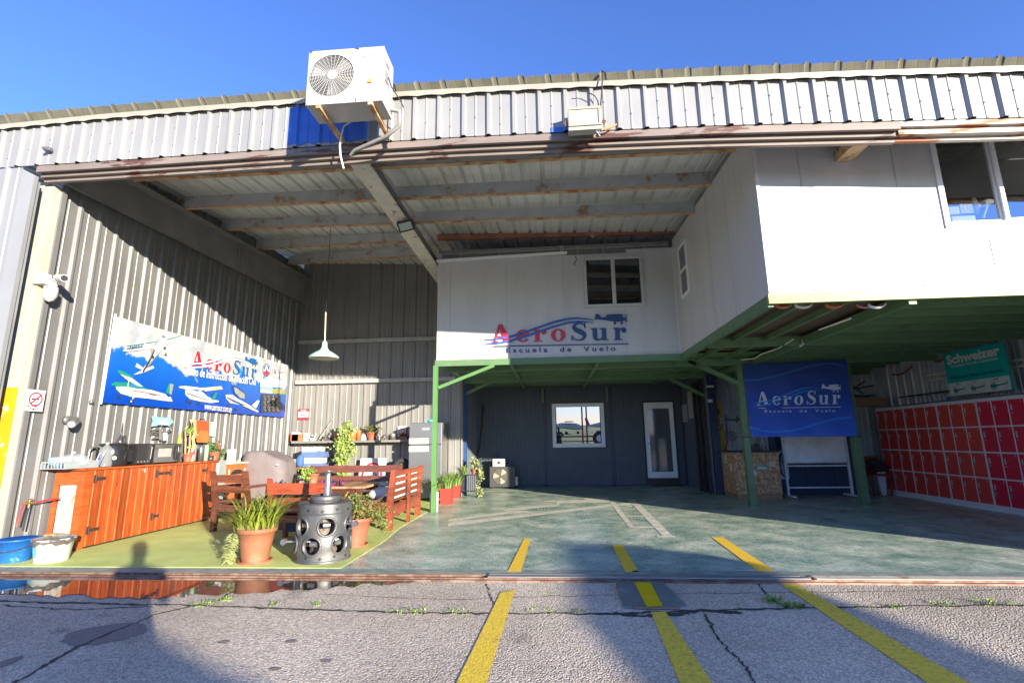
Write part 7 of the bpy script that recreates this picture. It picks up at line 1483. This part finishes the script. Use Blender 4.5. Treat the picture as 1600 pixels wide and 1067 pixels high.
# yellow strip, valves and hose on the rear metal wall
ywl = 12.34; g = MB(); a, b_ = aY(1119,628,ywl), aY(1131,719,ywl); g.box(((a.x+b_.x)/2-.075,ywl-.02,.4),((a.x+b_.x)/2+.075,ywl,a.z)); tag(g.build('yellow_strip', mat('yellow strip', (0.60,0.42,0.02), .5,0,.1,5)), 'vertical yellow painted strip on the metal wall above the crate', 'post')
vv = T('valve_pipes','grey valve pipework with round hand wheel on the metal wall above the crate','pipework',aY(1145,672,ywl)); gp = mat('pipe grey', (0.13,0.13,0.14), .4,.5)
g = MB(); V_ = lambda x,y,d=.06: aY(x,y,ywl-d)
g.tube([V_(1125,655),V_(1152,656),V_(1160,655)],.018,8); g.tube([V_(1135,648),V_(1136,680)],.016,8); g.tube([V_(1151,650),V_(1151,660)],.02,8); g.build('pipe', gp, vv)
c = V_(1144,681,.10); g = MB(); g.ring(tuple(c),.10,.012,(0,1,0),22,6)
for k in range(5): g.tube([c, c+Vector((.1*math.cos(k*1.257),0,.1*math.sin(k*1.257)))],.008,5)
g.tube([c, c+Vector((0,.1,0))],.02,8); g.build('hand_wheel', mat('wheel metal', (0.3,0.3,0.3), .35,.6), vv)
for px, py, rr, lb in ((1119.5,643,.065,'upper dark red round gauge on the yellow strip'),(1124,667.5,.05,'lower red round gauge on the yellow strip')):
    c = V_(px,py,.05); o_ = T('round_gauge', lb, 'gauge', c); g = MB(); g.ring(tuple(c),rr*.8,rr*.32,(0,1,0),20,8); g.build('rim', mat('dark red rim', (0.30,0.02,0.03), .4), o_); g = MB(); g.lathe(c,[(0,.01),(rr*.6,.008)],16,(0,-1,0)); g.build('dial', mat('dial dark', (0.08,0.05,0.05), .3) if rr > .06 else white_pl, o_)
g = MB(); g.tube([V_(1135,680),V_(1136,690,.08),V_(1133,705,.10),V_(1131,716,.10)],.018,8); tag(g.build('orange_gas_hose', mat('orange hose', (0.60,0.12,0.03), .5)), 'orange red hose hanging from the valve pipes towards the crate', 'hose')
for px, py, w_, h_, lb in ((1110,603.5,.16,.05,'upper white bracket on the navy post'),(1110,626,.10,.07,'lower white clamp on the navy post')):
    c = aY(px,py,11.88); g = MB(); g.bbox((c.x-w_/2,11.88,c.z-h_/2),(c.x+w_/2,11.915,c.z+h_/2),.004); tag(g.build('post_clamp', white_pl), lb, 'clamp')
g = MB(); c = V_(1127,657,.03); g.bbox((c.x-.05,ywl-.09,c.z-.06),(c.x+.05,ywl-.03,c.z+.06),.006); tag(g.build('wall_switch', white_pl), 'white switch box between the two red gauges', 'switch')

# the blue flag tied between the posts
fy = 9.93; F = lambda x, y: aY(*zm(1080,560,4.447)(x,y), fy)
fg = T('blue_flag', 'blue cloth flag reading AeroSur Escuela de Vuelo tied between two green posts', 'flag', F(740,290))
TL, TR, BR_, BL_ = F(345,38), F(1055,8), F(1130,540), F(392,545)
TL = Vector((3.74,fy,TL.z)); BL_ = Vector((3.745,fy,BL_.z)); TR = Vector((5.66,fy,TR.z)); BR_ = Vector((5.655,fy,BR_.z))
def fpt(u, v, d=0.0):
    p = (TL*(1-u)+TR*u)*(1-v)+(BL_*(1-u)+BR_*u)*v
    wv = .012*math.sin(6*u+5*v)+.007*math.sin(17*u-9*v)*(.4+v)+.010*math.exp(-((u-.05)**2+(v-.9)**2)/.03)*math.sin(30*(u+v)); sag = -.012*math.sin(math.pi*u)*(1-v)
    return p+Vector((0, wv-d, sag))
flm = bpy.data.materials.new('blue flag cloth'); flm.use_nodes = True; N = flm.node_tree.nodes; L = flm.node_tree.links; b = N['Principled BSDF']
tc = N.new('ShaderNodeTexCoord'); sx = N.new('ShaderNodeSeparateXYZ'); L.new(tc.outputs['Object'], sx.inputs[0]); mr = N.new('ShaderNodeMapRange'); mr.inputs[1].default_value = -.75; mr.inputs[2].default_value = .7; L.new(sx.outputs[2], mr.inputs[0])
rp_ = N.new('ShaderNodeValToRGB'); e = rp_.color_ramp.elements; e[0].color = (0.035,0.13,0.62,1); e[1].color = (0.012,0.045,0.22,1); q = e.new(.45); q.color = (0.015,0.06,0.38,1); L.new(mr.outputs[0], rp_.inputs[0]); L.new(rp_.outputs[0], b.inputs['Base Color']); b.inputs['Roughness'].default_value = .65
g = MB(); vs = []; NU, NV = 60, 40
for j in range(NV+1):
    for i in range(NU+1): vs.append(fpt(i/NU, j/NV))
g.add(vs, [(j*(NU+1)+i, j*(NU+1)+i+1, (j+1)*(NU+1)+i+1, (j+1)*(NU+1)+i) for j in range(NV) for i in range(NU)], True); g.build('cloth', flm, fg)
def fuv(zx, zy):   # zoom pixel to cloth coordinates
    p = F(zx, zy); v = (TL.z-p.z)/(TL.z-BL_.z); u = (p.x-TL.x)/(TR.x-TL.x); return u, v
white_f = mat('white flag print', (0.52,0.60,0.72), .6); blue_f = mat('light blue flag print', (0.03,0.20,0.66), .6)
def fmap_z(zx, zy, d): u, v = fuv(zx, zy); return fpt(u, v, .006+d)
logo(fg, lambda u, v, d: fmap_z(418+u*.905, 325-v*1.03-u*.012, .006+d*.3), None, (white_f, white_f, blue_f, white_f), sw=True)
put_text(fg,'subtitle','Escuela  de  Vuelo',26,lambda x,y,d: fmap_z(503+x, 374-y-x*.008, .007),white_f,1.5,.5,width=498)
def ribbon(nm, pts, w_, m):
    g = MB(); P_ = []
    for i in range(len(pts)-1):
        for k in range(10): t_ = k/10; t_ = t_; P_.append((pts[i][0]*(1-t_)+pts[i+1][0]*t_, pts[i][1]*(1-t_)+pts[i+1][1]*t_))
    P_.append(pts[-1]); st_ = stroke(P_, [w_]*len(P_))
    for p in st_: g.poly([fmap_z(x, y, -.001) for x, y in p])
    return g.build(nm, m, fg)
ribbon('wave', [(352,152),(450,150),(560,130),(680,96),(800,62),(900,46),(980,44),(1052,60)], 12, mat('mid blue print', (0.02,0.12,0.42), .6))
ribbon('wave', [(395,475),(480,500),(580,508),(700,500),(820,470),(930,435),(1020,415),(1110,408)], 14, blue_f)
for (x, y, z) in ((3.73,9.96,TL.z),(5.68,10.03,TR.z),(3.72,9.96,BL_.z),(5.68,10.05,BR_.z)): pass
g = MB()
for z in (BL_.z-.0,): g.ring((3.68,10.03,z),.085,.006,(0,0,1),18,5)
tag(g.build('flag_tie', rubber), 'black tie around the left green post at the lower flag corner', 'tie')
g = MB(); g.ring((5.72,10.12,BR_.z),.10,.006,(0,0,1),18,5); tag(g.build('flag_tie', rubber), 'black tie around the right green post at the lower flag corner', 'tie')

# lockers: four banks of three columns and four rows, along the right wall
LX = 7.25; lfr = mat('locker frame', (0.60,0.62,0.66), .4, 0, .03)
reds = [mat('locker red a', (0.52,0.045,0.036), .38, 0, .05, 3), mat('locker red b', (0.57,0.050,0.038), .38, 0, .05, 3), mat('locker red c', (0.62,0.056,0.042), .38, 0, .05, 3), mat('locker crimson', (0.60,0.016,0.05), .36, 0, .05, 3)]
lb4 = ('red locker bank farthest back, next to the wooden plank','second red locker bank from the back, left of the lettered teal sign','third red locker bank, under the left half of the teal sign','crimson locker bank nearest the camera at the right edge')
LW = .905; LH = 1.84; numf = mat('locker number print', (0.55,0.45,0.42), .5); hm = mat('locker handle', (0.45,0.46,0.47), .35, .4)
txtcache = {}
for k in range(4):
    yb_ = 11.92-k*LW; r_ = T('locker_bank', lb4[k], 'lockers', (LX+.2,yb_-LW/2,0), 'red lockers along the right wall')
    g = MB(); ya_ = yb_-LW
    g.box((LX+.02,ya_+.002,0),(LX+.45,yb_-.002,LH)); g.box((LX,ya_+.002,0),(LX+.019,yb_-.002,.10)); g.box((LX,ya_+.002,LH-.045),(LX+.019,yb_-.002,LH))
    rh = (LH-.045-.10)/4; cw = LW/3
    for i in range(4):
        w_ = .022 if i in (0,3) else .012; yy = yb_-cw*i; lo_, hi_ = max(yy-w_,ya_+.002), min(yy+w_,yb_-.002); g.box((LX,lo_,.1),(LX+.019,hi_,LH-.045))
    for j in range(1,4):
        for i in range(3): g.box((LX+.0005,yb_-cw*(i+1)+.012+(.010 if i == 2 else 0),.1+rh*j-.011),(LX+.0185,yb_-cw*i-.012-(.010 if i == 0 else 0),.1+rh*j+.011))
    g.build('locker_frame', lfr, r_)
    for j in range(4):
        for i in range(3):
            y1 = yb_-cw*i-.014-(.010 if i == 0 else 0); y0 = yb_-cw*(i+1)+.014+(.010 if i == 2 else 0); z0 = .1+rh*j+.014; z1 = .1+rh*(j+1)-.014-(.0 if j < 3 else 0)
            if j == 0: z0 = .104
            g = MB(); g.bbox((LX-.004,y0,z0),(LX+.016,y1,z1),.003); d_ = g.build('locker_door', reds[k], r_)
            g = MB(); yy = y1-.045; zz_ = z1-.12; g.bbox((LX-.009,yy-.014,zz_-.045),(LX-.0045,yy+.014,zz_+.045),.003); g.lathe((LX-.005,yy-.0,zz_-.085),[(0,.006),(.009,.005),(.010,0)],10,(-1,0,0)); g.build('handle', hm, d_)
            n_ = str(12*k+4*i+(4-j)); n_ = n_ if len(n_) == 2 else '0'+n_
            if n_ not in txtcache: txtcache[n_] = text_mesh(n_, .038)
            tv, tf = txtcache[n_]; g = MB(); g.add([Vector((LX-.0048, y0+.055-v.x, z1-.045+v.y)) for v in tv], tf); g.build('number', numf, d_)
            if (k == 2 and i == 2 and j == 0) or (k == 3 and j == 0 and i < 2):
                g = MB(); g.bbox((LX-.028,yy-.018,zz_-.145),(LX-.008,yy+.018,zz_-.10),.005); g.ring((LX-.018,yy,zz_-.10),.013,.003,(1,0,0),12,5); g.build('padlock', steel, d_)
# teal sign standing on the lockers against the wall
sX = 7.5; S = lambda x, y, d=0: aX(*zm(1340,520,3.558)(x,y), sX-d)
sg = T('teal_sign', 'teal sign reading Schweizer Helicopter Sales and Service standing on top of the lockers', 'sign', S(660,250))
q4 = [S(478,112), S(822,50), S(850,322), S(508,352)]; yl, yr = (q4[0].y+q4[3].y)/2, (q4[1].y+q4[2].y)/2; zt6, zb6 = (q4[0].z+q4[1].z)/2, (q4[2].z+q4[3].z)/2
H_ = zt6-zb6; W_ = yl-yr
SP = lambda u, v, d=0.0: Vector((sX-d, yl-u*W_, zb6+v*H_))
g = MB(); g.box((sX,yr,zb6),(sX+.03,yl,zt6)); g.build('board', mat('teal sign paint', (0.0,0.38,0.36), .4, 0, .04), sg)
g = MB(); g.poly([SP(.01,.01,.003),SP(.99,.01,.003),SP(.99,.30,.003),SP(.01,.30,.003)]); g.build('white_band', mat('sign band white', (0.58,0.62,0.62), .4), sg)
wsg = mat('sign lettering white', (0.62,0.66,0.66), .4); dsg = mat('sign lettering dark', (0.005,0.03,0.04), .4)
put_text(sg,'sign_text','Schweizer',.2,lambda x,y,d: SP(.055+x/W_,.745,.004)+Vector((0,0,y*1.1)),wsg,1.0,.009,width=W_*.88)
put_text(sg,'sign_text','Schweizer Aircraft Corporation',.08,lambda x,y,d: SP(.11+x/W_,.65,.004)+Vector((0,0,y)),wsg,1.0,.001,width=W_*.78)
put_text(sg,'sign_text','Helicopter Sales and Service',.085,lambda x,y,d: SP(.06+(x+y*.2)/W_,.385,.004)+Vector((0,0,y)),dsg,1.0,.001,width=W_*.86)
tealp = mat('teal helicopter print', (0.01,0.20,0.20), .4)
HELI = [[(0,.42),(.06,.60),(.18,.66),(.30,.62),(.40,.52),(.95,.60),(1.0,.80),(1.03,.80),(1.0,.48),(.42,.36),(.34,.22),(.12,.20),(.03,.30)],[(-.05,.80),(.62,.83),(.62,.80),(-.05,.77)],[(.20,.66),(.24,.66),(.24,.80),(.20,.80)],[(.02,.06),(.42,.06),(.42,.10),(.02,.10)],[(.12,.1),(.15,.1),(.17,.22),(.14,.22)],[(.3,.1),(.33,.1),(.31,.22),(.28,.22)]]
for k, (u0, s_) in enumerate(((.08,.20),(.38,.23),(.69,.26))):
    g = MB()
    for n_, p in enumerate(HELI): g.poly([SP(u0+x*s_, .035+y*.21, .0045+n_*.0006) for x, y in p])
    g.build('helicopter_print', tealp, sg)
    put_text(sg,'sign_text',('300','330','330SP')[k],.035,lambda x,y,d: SP(u0+.06+x/W_,.245,.0045)+Vector((0,0,y)),dsg,1.0,.001,width=W_*(.06,.06,.09)[k])
g = MB(); c = aX(1474,610,7.5); g.lathe((7.5,c.y,LH),[(0,0),(.035,0),(.035,.10),(.03,.12),(0,.12)],14); g.lathe((7.5,c.y-.09,LH),[(0,0),(.035,0),(.035,.09),(.03,.11),(0,.11)],14); tag(g.build('spray_cans', mat('blue white can', (0.05,0.10,0.35), .3, 0, .1, 10, c2=(0.5,0.52,0.55), m2=.52, sc2=16, w2=.03)), 'two blue and white cans on the lockers left of the teal sign', 'cans')
g = MB(); g.box((7.27,8.4,LH+.002),(7.68,11.6,LH+.03)); tag(g.build('locker_top_board', mat('dark grey board', (0.12,0.12,0.12), .5)), 'long dark grey board lying on top of the lockers', 'board')
g = MB(); g.tube([aX(1405,621,7.6), aX(1482,611,7.6)],.015,6); tag(g.build('black_rod', rubber), 'thin black rod above the lockers left of the teal sign', 'rod')
for z, r2, lb in ((0,.028,'upper white pipe along the right wall behind the teal sign'),(-.10,.022,'lower white pipe along the right wall behind the teal sign')):
    a, b_ = aX(1475,585,7.74), aX(1600,561,7.74); zz_ = b_.z+z; g = MB(); g.tube([(7.735,11.0,zz_),(7.735,7.6,zz_)],r2,8); tag(g.build('wall_pipe', mat('white pipe', (0.6,0.6,0.58), .4)), lb, 'pipe', 'white pipes on the right wall')
# wooden plank shelf, tangled cables, chair in the corner
g = MB(); a, b_ = aY(1332,622,11.9), aY(1400,621,11.9); g.box((a.x,11.9,aY(1360,634,11.9).z),(7.5,12.3,a.z)); tag(g.build('plank_shelf', mat('plank brown', (0.30,0.17,0.10), .6, 0, .1, 5)), 'brown wooden plank shelf in the back corner beside the lockers', 'shelf')
g = MB(); rs = random.Random(81)
for k in range(6):
    pts = [Vector((rs.uniform(6.3,7.6), rs.uniform(12.0,12.3), rs.uniform(2.05,2.5))) for _ in range(4)]; g.tube([pts[0],(pts[0]+pts[1])/2+Vector((0,0,-.12)),pts[1],pts[2]],.014,5)
tag(g.build('tangled_cables', rubber), 'tangled black cables high on the back corner wall above the plank', 'cables')
g = MB()
for (x0, y0),(x1,y1) in (((1395,585),(1425,572)),((1456,562),(1478,556))):
    a, b_ = aX(x0,y0,7.72), aX(x1,y1,7.72); m_ = (a+b_)/2+Vector((0,0,-.07)); g.tube([a,(a+m_)/2+Vector((0,0,-.02)),m_,(b_+m_)/2+Vector((0,0,-.02)),b_],.02,6)
tag(g.build('orange_cable', mat('dark orange cable', (0.35,0.09,0.04), .5)), 'dark orange cable sagging along the right wall above the lockers', 'cable')
ch = T('corner_chair','small dark red chair piled with dark cloth in the corner beside the lockers','chair',aZ(1372,775)); c = Vector((6.95,11.75,0)); ch.location = c; ROOT[ch.name] = c.copy(); rd = mat('dark red chair wood', (0.16,0.03,0.02), .5)
for dx in (-.18,.18):
    for dy in (-.16,.16): g = MB(); g.box((c.x+dx-.02,c.y+dy-.02,0),(c.x+dx+.02,c.y+dy+.02,.40)); g.build('leg', rd, ch)
g = MB(); g.bbox((c.x-.21,c.y-.19,.401),(c.x+.21,c.y+.19,.44),.008); g.build('seat', rd, ch); g = MB(); g.bbox((c.x-.20,c.y+.16,.441),(c.x+.20,c.y+.19,.80),.008); g.build('backrest', rd, ch)
g = MB()
for k in range(9): g.ball((c.x+rs.uniform(-.15,.15), c.y+rs.uniform(-.12,.08), .50+rs.uniform(0,.18)), rs.uniform(.07,.12), 9, 6, (1,1,.7))
tag(g.build('dark_cloth_pile', mat('dark cloth', (0.03,0.022,0.025), .85, 0, .3, 10, bump=.6, bscale=20)), 'pile of dark cloth on the corner chair', 'cloth')
g = MB(); g.poly([(7.12,11.75,.0),(7.16,11.75,.48),(7.08,11.75,.60),(6.98,11.75,.42),(7.02,11.75,.0)],(0,.02,0)); tag(g.build('white_sheet', white_pl), 'crumpled white sheet leaning against the end of the lockers', 'sheet')
c = aZ(1286,786); g = MB(); g.lathe((c.x,c.y,.001),[(0,.008),(.11,.008),(.13,.0)],20); tag(g.build('floor_plate', mat('pale plate', (0.42,0.50,0.56), .4)), 'small pale round plate lying on the floor before the whiteboard', 'plate')
# ramp plate over the rail
rpm = mat('grey green ramp', (0.16,0.19,0.18), .5, 0, .1, 6, c2=(0.35,0.34,0.30), m2=.62, sc2=5)
rmp = T('ramp_plate', 'grey metal ramp plate with a yellow stripe leading over the floor rail', 'ramp', aZ(1010,930)); c4_ = [aZ(962,909,.012),aZ(1035,908,.012),aZ(1072,944,0),aZ(975,948,0)]
g = MB(); g.poly([Vector((p.x,p.y,.012 if i < 2 else .004)) for i, p in enumerate(c4_)], (0,0,-.012)); rb_ = g.build('plate', rpm, rmp)
g = MB(); y4 = [aZ(991,909,.016),aZ(1016,909,.016),aZ(1036,946,.008),aZ(1010,947,.008)]; g.poly([Vector((p.x,p.y,.0155 if i < 2 else .0075)) for i, p in enumerate(y4)]); g.build('yellow_stripe', mat('bright yellow', (0.72,0.52,0.0), .5, 0, .05), rb_)
g = MB(); a, b_ = aZ(991,947,0), aZ(1060,947,0); g.box((a.x,a.y-.035,-.004),(b_.x,a.y+.0,.004)); g.build('lip', mat('rusty lip', (0.30,0.20,0.13), .7), rb_)
# tools, wasp nest
p = aX(925,350,.5); p = aY(926,351,8.55); g = MB(); g.ball((p.x,8.6,4.90),.05,8,6,(1,1,1.2)); tag(g.build('wasp_nest', mat('nest brown', (0.35,0.17,0.07), .9, 0, .2, 30)), 'small brown wasp nest under a purlin in the right bay', 'nest')
# beam stub poking out under the head rail
p = aY(1345,225,5.2); st2 = T('beam_stub','rusty beam stub poking out under the right head rail','beam',p); a, b_ = aY(1326,215,5.25), aY(1350,230,5.25); g = MB(); g.box((a.x,4.95,b_.z),(a.x+.15,5.54,b_.z+.02)); g.box((a.x,5.0,b_.z+.02),(a.x+.012,5.54,b_.z+.14)); g.box((a.x+.03,4.98,b_.z+.021),(a.x+.20,5.54,b_.z+.12)); g.build('stub', mat('ochre stub', (0.50,0.36,0.20), .7, 0, .15, 9, c2=(0.16,0.08,0.05), m2=.56, sc2=7), st2)

# ------------------------------------------------------------------ behind the camera: added shadow casters for the apron, and field things for the panes
van = T('shadow_caster_van', 'grey van shape added behind the camera, outlined to cast the left apron shadow', 'van', (4.8,-7,0)); vm = mat('van grey', (0.22,0.23,0.25), .35)  # added; its profile is shaped to throw the left shadow on the apron
g = MB(); g.poly([(3.75,-8,.42),(6.4,-8,.42),(6.4,-8,1.3),(6.2,-8,1.86),(5.87,-8,1.96),(5.66,-8,2.0),(5.32,-8,2.10),(5.0,-8,2.40),(3.75,-8,2.42)], (0,2.0,0)); vb = g.build('van_body', vm, van)
for x in (4.2,5.9):
    for y in (-7.95,-6.2): g = MB(); g.tube([(x,y,.34),(x,y+.2,.34)],.34,20); w_ = g.build('wheel', rubber, van); g = MB(); g.tube([(x,y-.01,.34),(x,y+.21,.34)],.18,14); g.build('rim', steel, w_)
g = MB(); g.box((5.2,-5.996,1.25),(5.9,-5.99,1.75)); g.build('side_window', mat('van glass', (0.02,0.03,0.04), .1), van)
wg = T('shadow_caster_slab', 'pale slanted slab on trestles added behind the camera to cast the apron shadow', 'wing', (7.5,-4,0))  # added slab, outlined to throw the slanted shadow on the apron
g = MB(); g.poly([(5.2,-4,1.14),(6.28,-4,1.535),(6.9,-4,1.765),(8.86,-4,2.32),(9.5,-4,2.305),(9.95,-4,2.19),(9.95,-4,2.06),(9.48,-4,1.95),(9.1,-4,1.77),(8.65,-4,1.60),(7.3,-4,1.05),(5.2,-4,.5)], (0,.15,0)); g.build('caster_panel', white_pl, wg)
for x in (6.2,8.6):
    g = MB(); g.beam((x-.3,-3.9,0),(x,-3.9,.8 if x < 7 else 1.5),.08,.08); g.beam((x+.4,-3.9,0),(x,-3.9,.8 if x < 7 else 1.5),.08,.08); g.build('trestle', gr_m, wg)
mst = T('red_mast', 'pair of dark red steel posts on the field edge behind the camera', 'mast', (2.7,-14,0)); rdm = mat('dark red steel', (0.20,0.03,0.03), .5)
for x in (2.50,2.86): g = MB(); g.box((x-.06,-14.06,0),(x+.06,-13.94,5.2)); g.build('post', rdm, mst)
g = MB(); g.box((-1.5,-14.05,.62),(4.6,-13.98,.74)); g.box((-1.5,-14.05,.25),(4.6,-13.98,.33)); g.build('rail', rdm, mst)
tr = T('red_tractor', 'small dark red tractor behind the camera at the field edge', 'tractor', (3.9,-13,0))
g = MB(); g.bbox((3.55,-13.3,.5),(5.4,-12.7,1.15),.05); g.build('bonnet', rdm, tr)
for x, r_ in ((3.75,.55),(5.2,.35)):
    g = MB(); g.tube([(x,-12.66,r_ if x < 4 else .35),(x,-12.4,r_ if x < 4 else .35)],r_,24); w_ = g.build('wheel', rubber, tr); g = MB(); g.lathe((x,-12.39,r_ if x < 4 else .35),[(0,.01),(r_*.5,.0)],18,(0,1,0)); g.build('hub', white_pl, w_)
for k, (x, y) in enumerate(((2.6,-60),(10.5,-75))):
    ap = T('field_aircraft', ('small pale high wing aircraft parked far out on the grass','second small aircraft parked farther out on the grass')[k], 'aircraft', (x,y,0), 'aircraft parked on the far grass')
    g = MB(); g.tube([(x-3.5,y,1.3),(x-1,y,1.5),(x+1.5,y,1.3),(x+2.6,y,1.1)],[.15,.5,.6,.3],12); g.build('fuselage', white_pl, ap); g = MB(); g.box((x-.4,y-5,2.1),(x+.9,y+5,2.22)); g.build('wing', mat('aircraft blue', (0.04,0.12,0.3), .4), ap); g = MB(); g.poly([(x-3.6,y,1.4),(x-2.8,y,1.4),(x-3.4,y,2.9),(x-3.9,y,2.9)],(0,.08,0)); g.build('tail_fin', MATS['aircraft blue'], ap)
    for q in ((-.2,-1),(-.2,1),(1.8,0)): g = MB(); g.tube([(x+q[0],y+q[1]-.08,.25),(x+q[0],y+q[1]+.08,.25)],.25,12); g.build('wheel', rubber, ap)

# the photographer, standing just behind the camera with both hands raised to it
def skin_body(name, verts, edges, radii, m, parent, root=0, sub=2):
    me = bpy.data.meshes.new(name); me.from_pydata(verts, edges, []); o = bpy.data.objects.new(name, me); col.objects.link(o)
    md = o.modifiers.new('skin', 'SKIN'); sv = me.skin_vertices[0].data
    for i, r_ in enumerate(radii): sv[i].radius = r_ if isinstance(r_, tuple) else (r_, r_)
    sv[root].use_root = True; s2 = o.modifiers.new('sub', 'SUBSURF'); s2.levels = sub; s2.render_levels = sub; o.parent = parent; me.materials.append(m); return o
ph = bpy.data.objects.new('person', None); col.objects.link(ph); ph.location = (0.36,-0.36,0); ph.scale = (0.96,0.96,0.95); tag(ph, 'person standing behind the camera holding it up with both hands', 'person')
V_b = [(0,0,.82),(0,0,.98),(0,.01,1.14),(0,.0,1.27),(0,.0,1.34),(0,.01,1.40),(0,.03,1.46),(0,.03,1.55),
       (.17,0,1.27),(.25,.04,1.04),(.08,.22,1.14),(-.17,0,1.27),(-.25,.04,1.04),(-.08,.22,1.14),
       (.09,0,.78),(.10,.02,.44),(.11,-.02,.08),(.12,.12,.04),(-.09,0,.78),(-.10,.02,.44),(-.11,-.02,.08),(-.12,.12,.04)]
E_b = [(0,1),(1,2),(2,3),(3,4),(4,5),(5,6),(6,7),(3,8),(8,9),(9,10),(3,11),(11,12),(12,13),(0,14),(14,15),(15,16),(16,17),(0,18),(18,19),(19,20),(20,21)]
R_b = [(.15,.11),(.14,.10),(.17,.11),(.15,.10),(.06,.06),(.065,.075),(.082,.10),(.07,.085),(.075,.07),(.055,.055),(.035,.035),(.075,.07),(.055,.055),(.035,.035),(.095,.095),(.065,.065),(.045,.05),(.04,.03),(.095,.095),(.065,.065),(.045,.05),(.04,.03)]
cloth_d = mat('dark jacket', (0.04,0.045,0.06), .85); skin_m = mat('skin', (0.55,0.34,0.25), .5)
body = skin_body('body', V_b, E_b, R_b, cloth_d, ph)
for sx in (-1,1):
    vs = [(sx*.08,.22,1.14),(sx*.06,.27,1.17)]; es = [(0,1)]; rr = [.028,.036]
    for k in range(4):
        n = len(vs); vs += [(sx*(.075-.012*0),.29+.004*k,1.205-.019*k),(sx*(.05),.315,1.21-.019*k),(sx*.03,.31,1.21-.019*k)]; es += [(1,n),(n,n+1),(n+1,n+2)]; rr += [.010,.009,.008]
    n = len(vs); vs += [(sx*.045,.25,1.20),(sx*.035,.27,1.225)]; es += [(1,n),(n,n+1)]; rr += [.012,.009]
    skin_body('hand', vs, es, rr, skin_m, ph, 0, 1)
g = MB(); g.ball((0,.015,1.55),.102,14,10,(.85,1,.8)); o = g.build('hair', mat('dark hair', (0.03,0.02,0.015), .7)); o.parent = ph
cam_b = T('photo_camera','black camera held up by the photographer','camera',(.36,-.10,1.14)); g = MB(); g.bbox((.29,-.13,1.095),(.43,-.07,1.185),.01); g.build('camera_case', black_m, cam_b); g = MB(); g.tube([(.36,-.07,1.14),(.36,-.03,1.14)],.03,16); g.build('lens_barrel', black_m, cam_b)
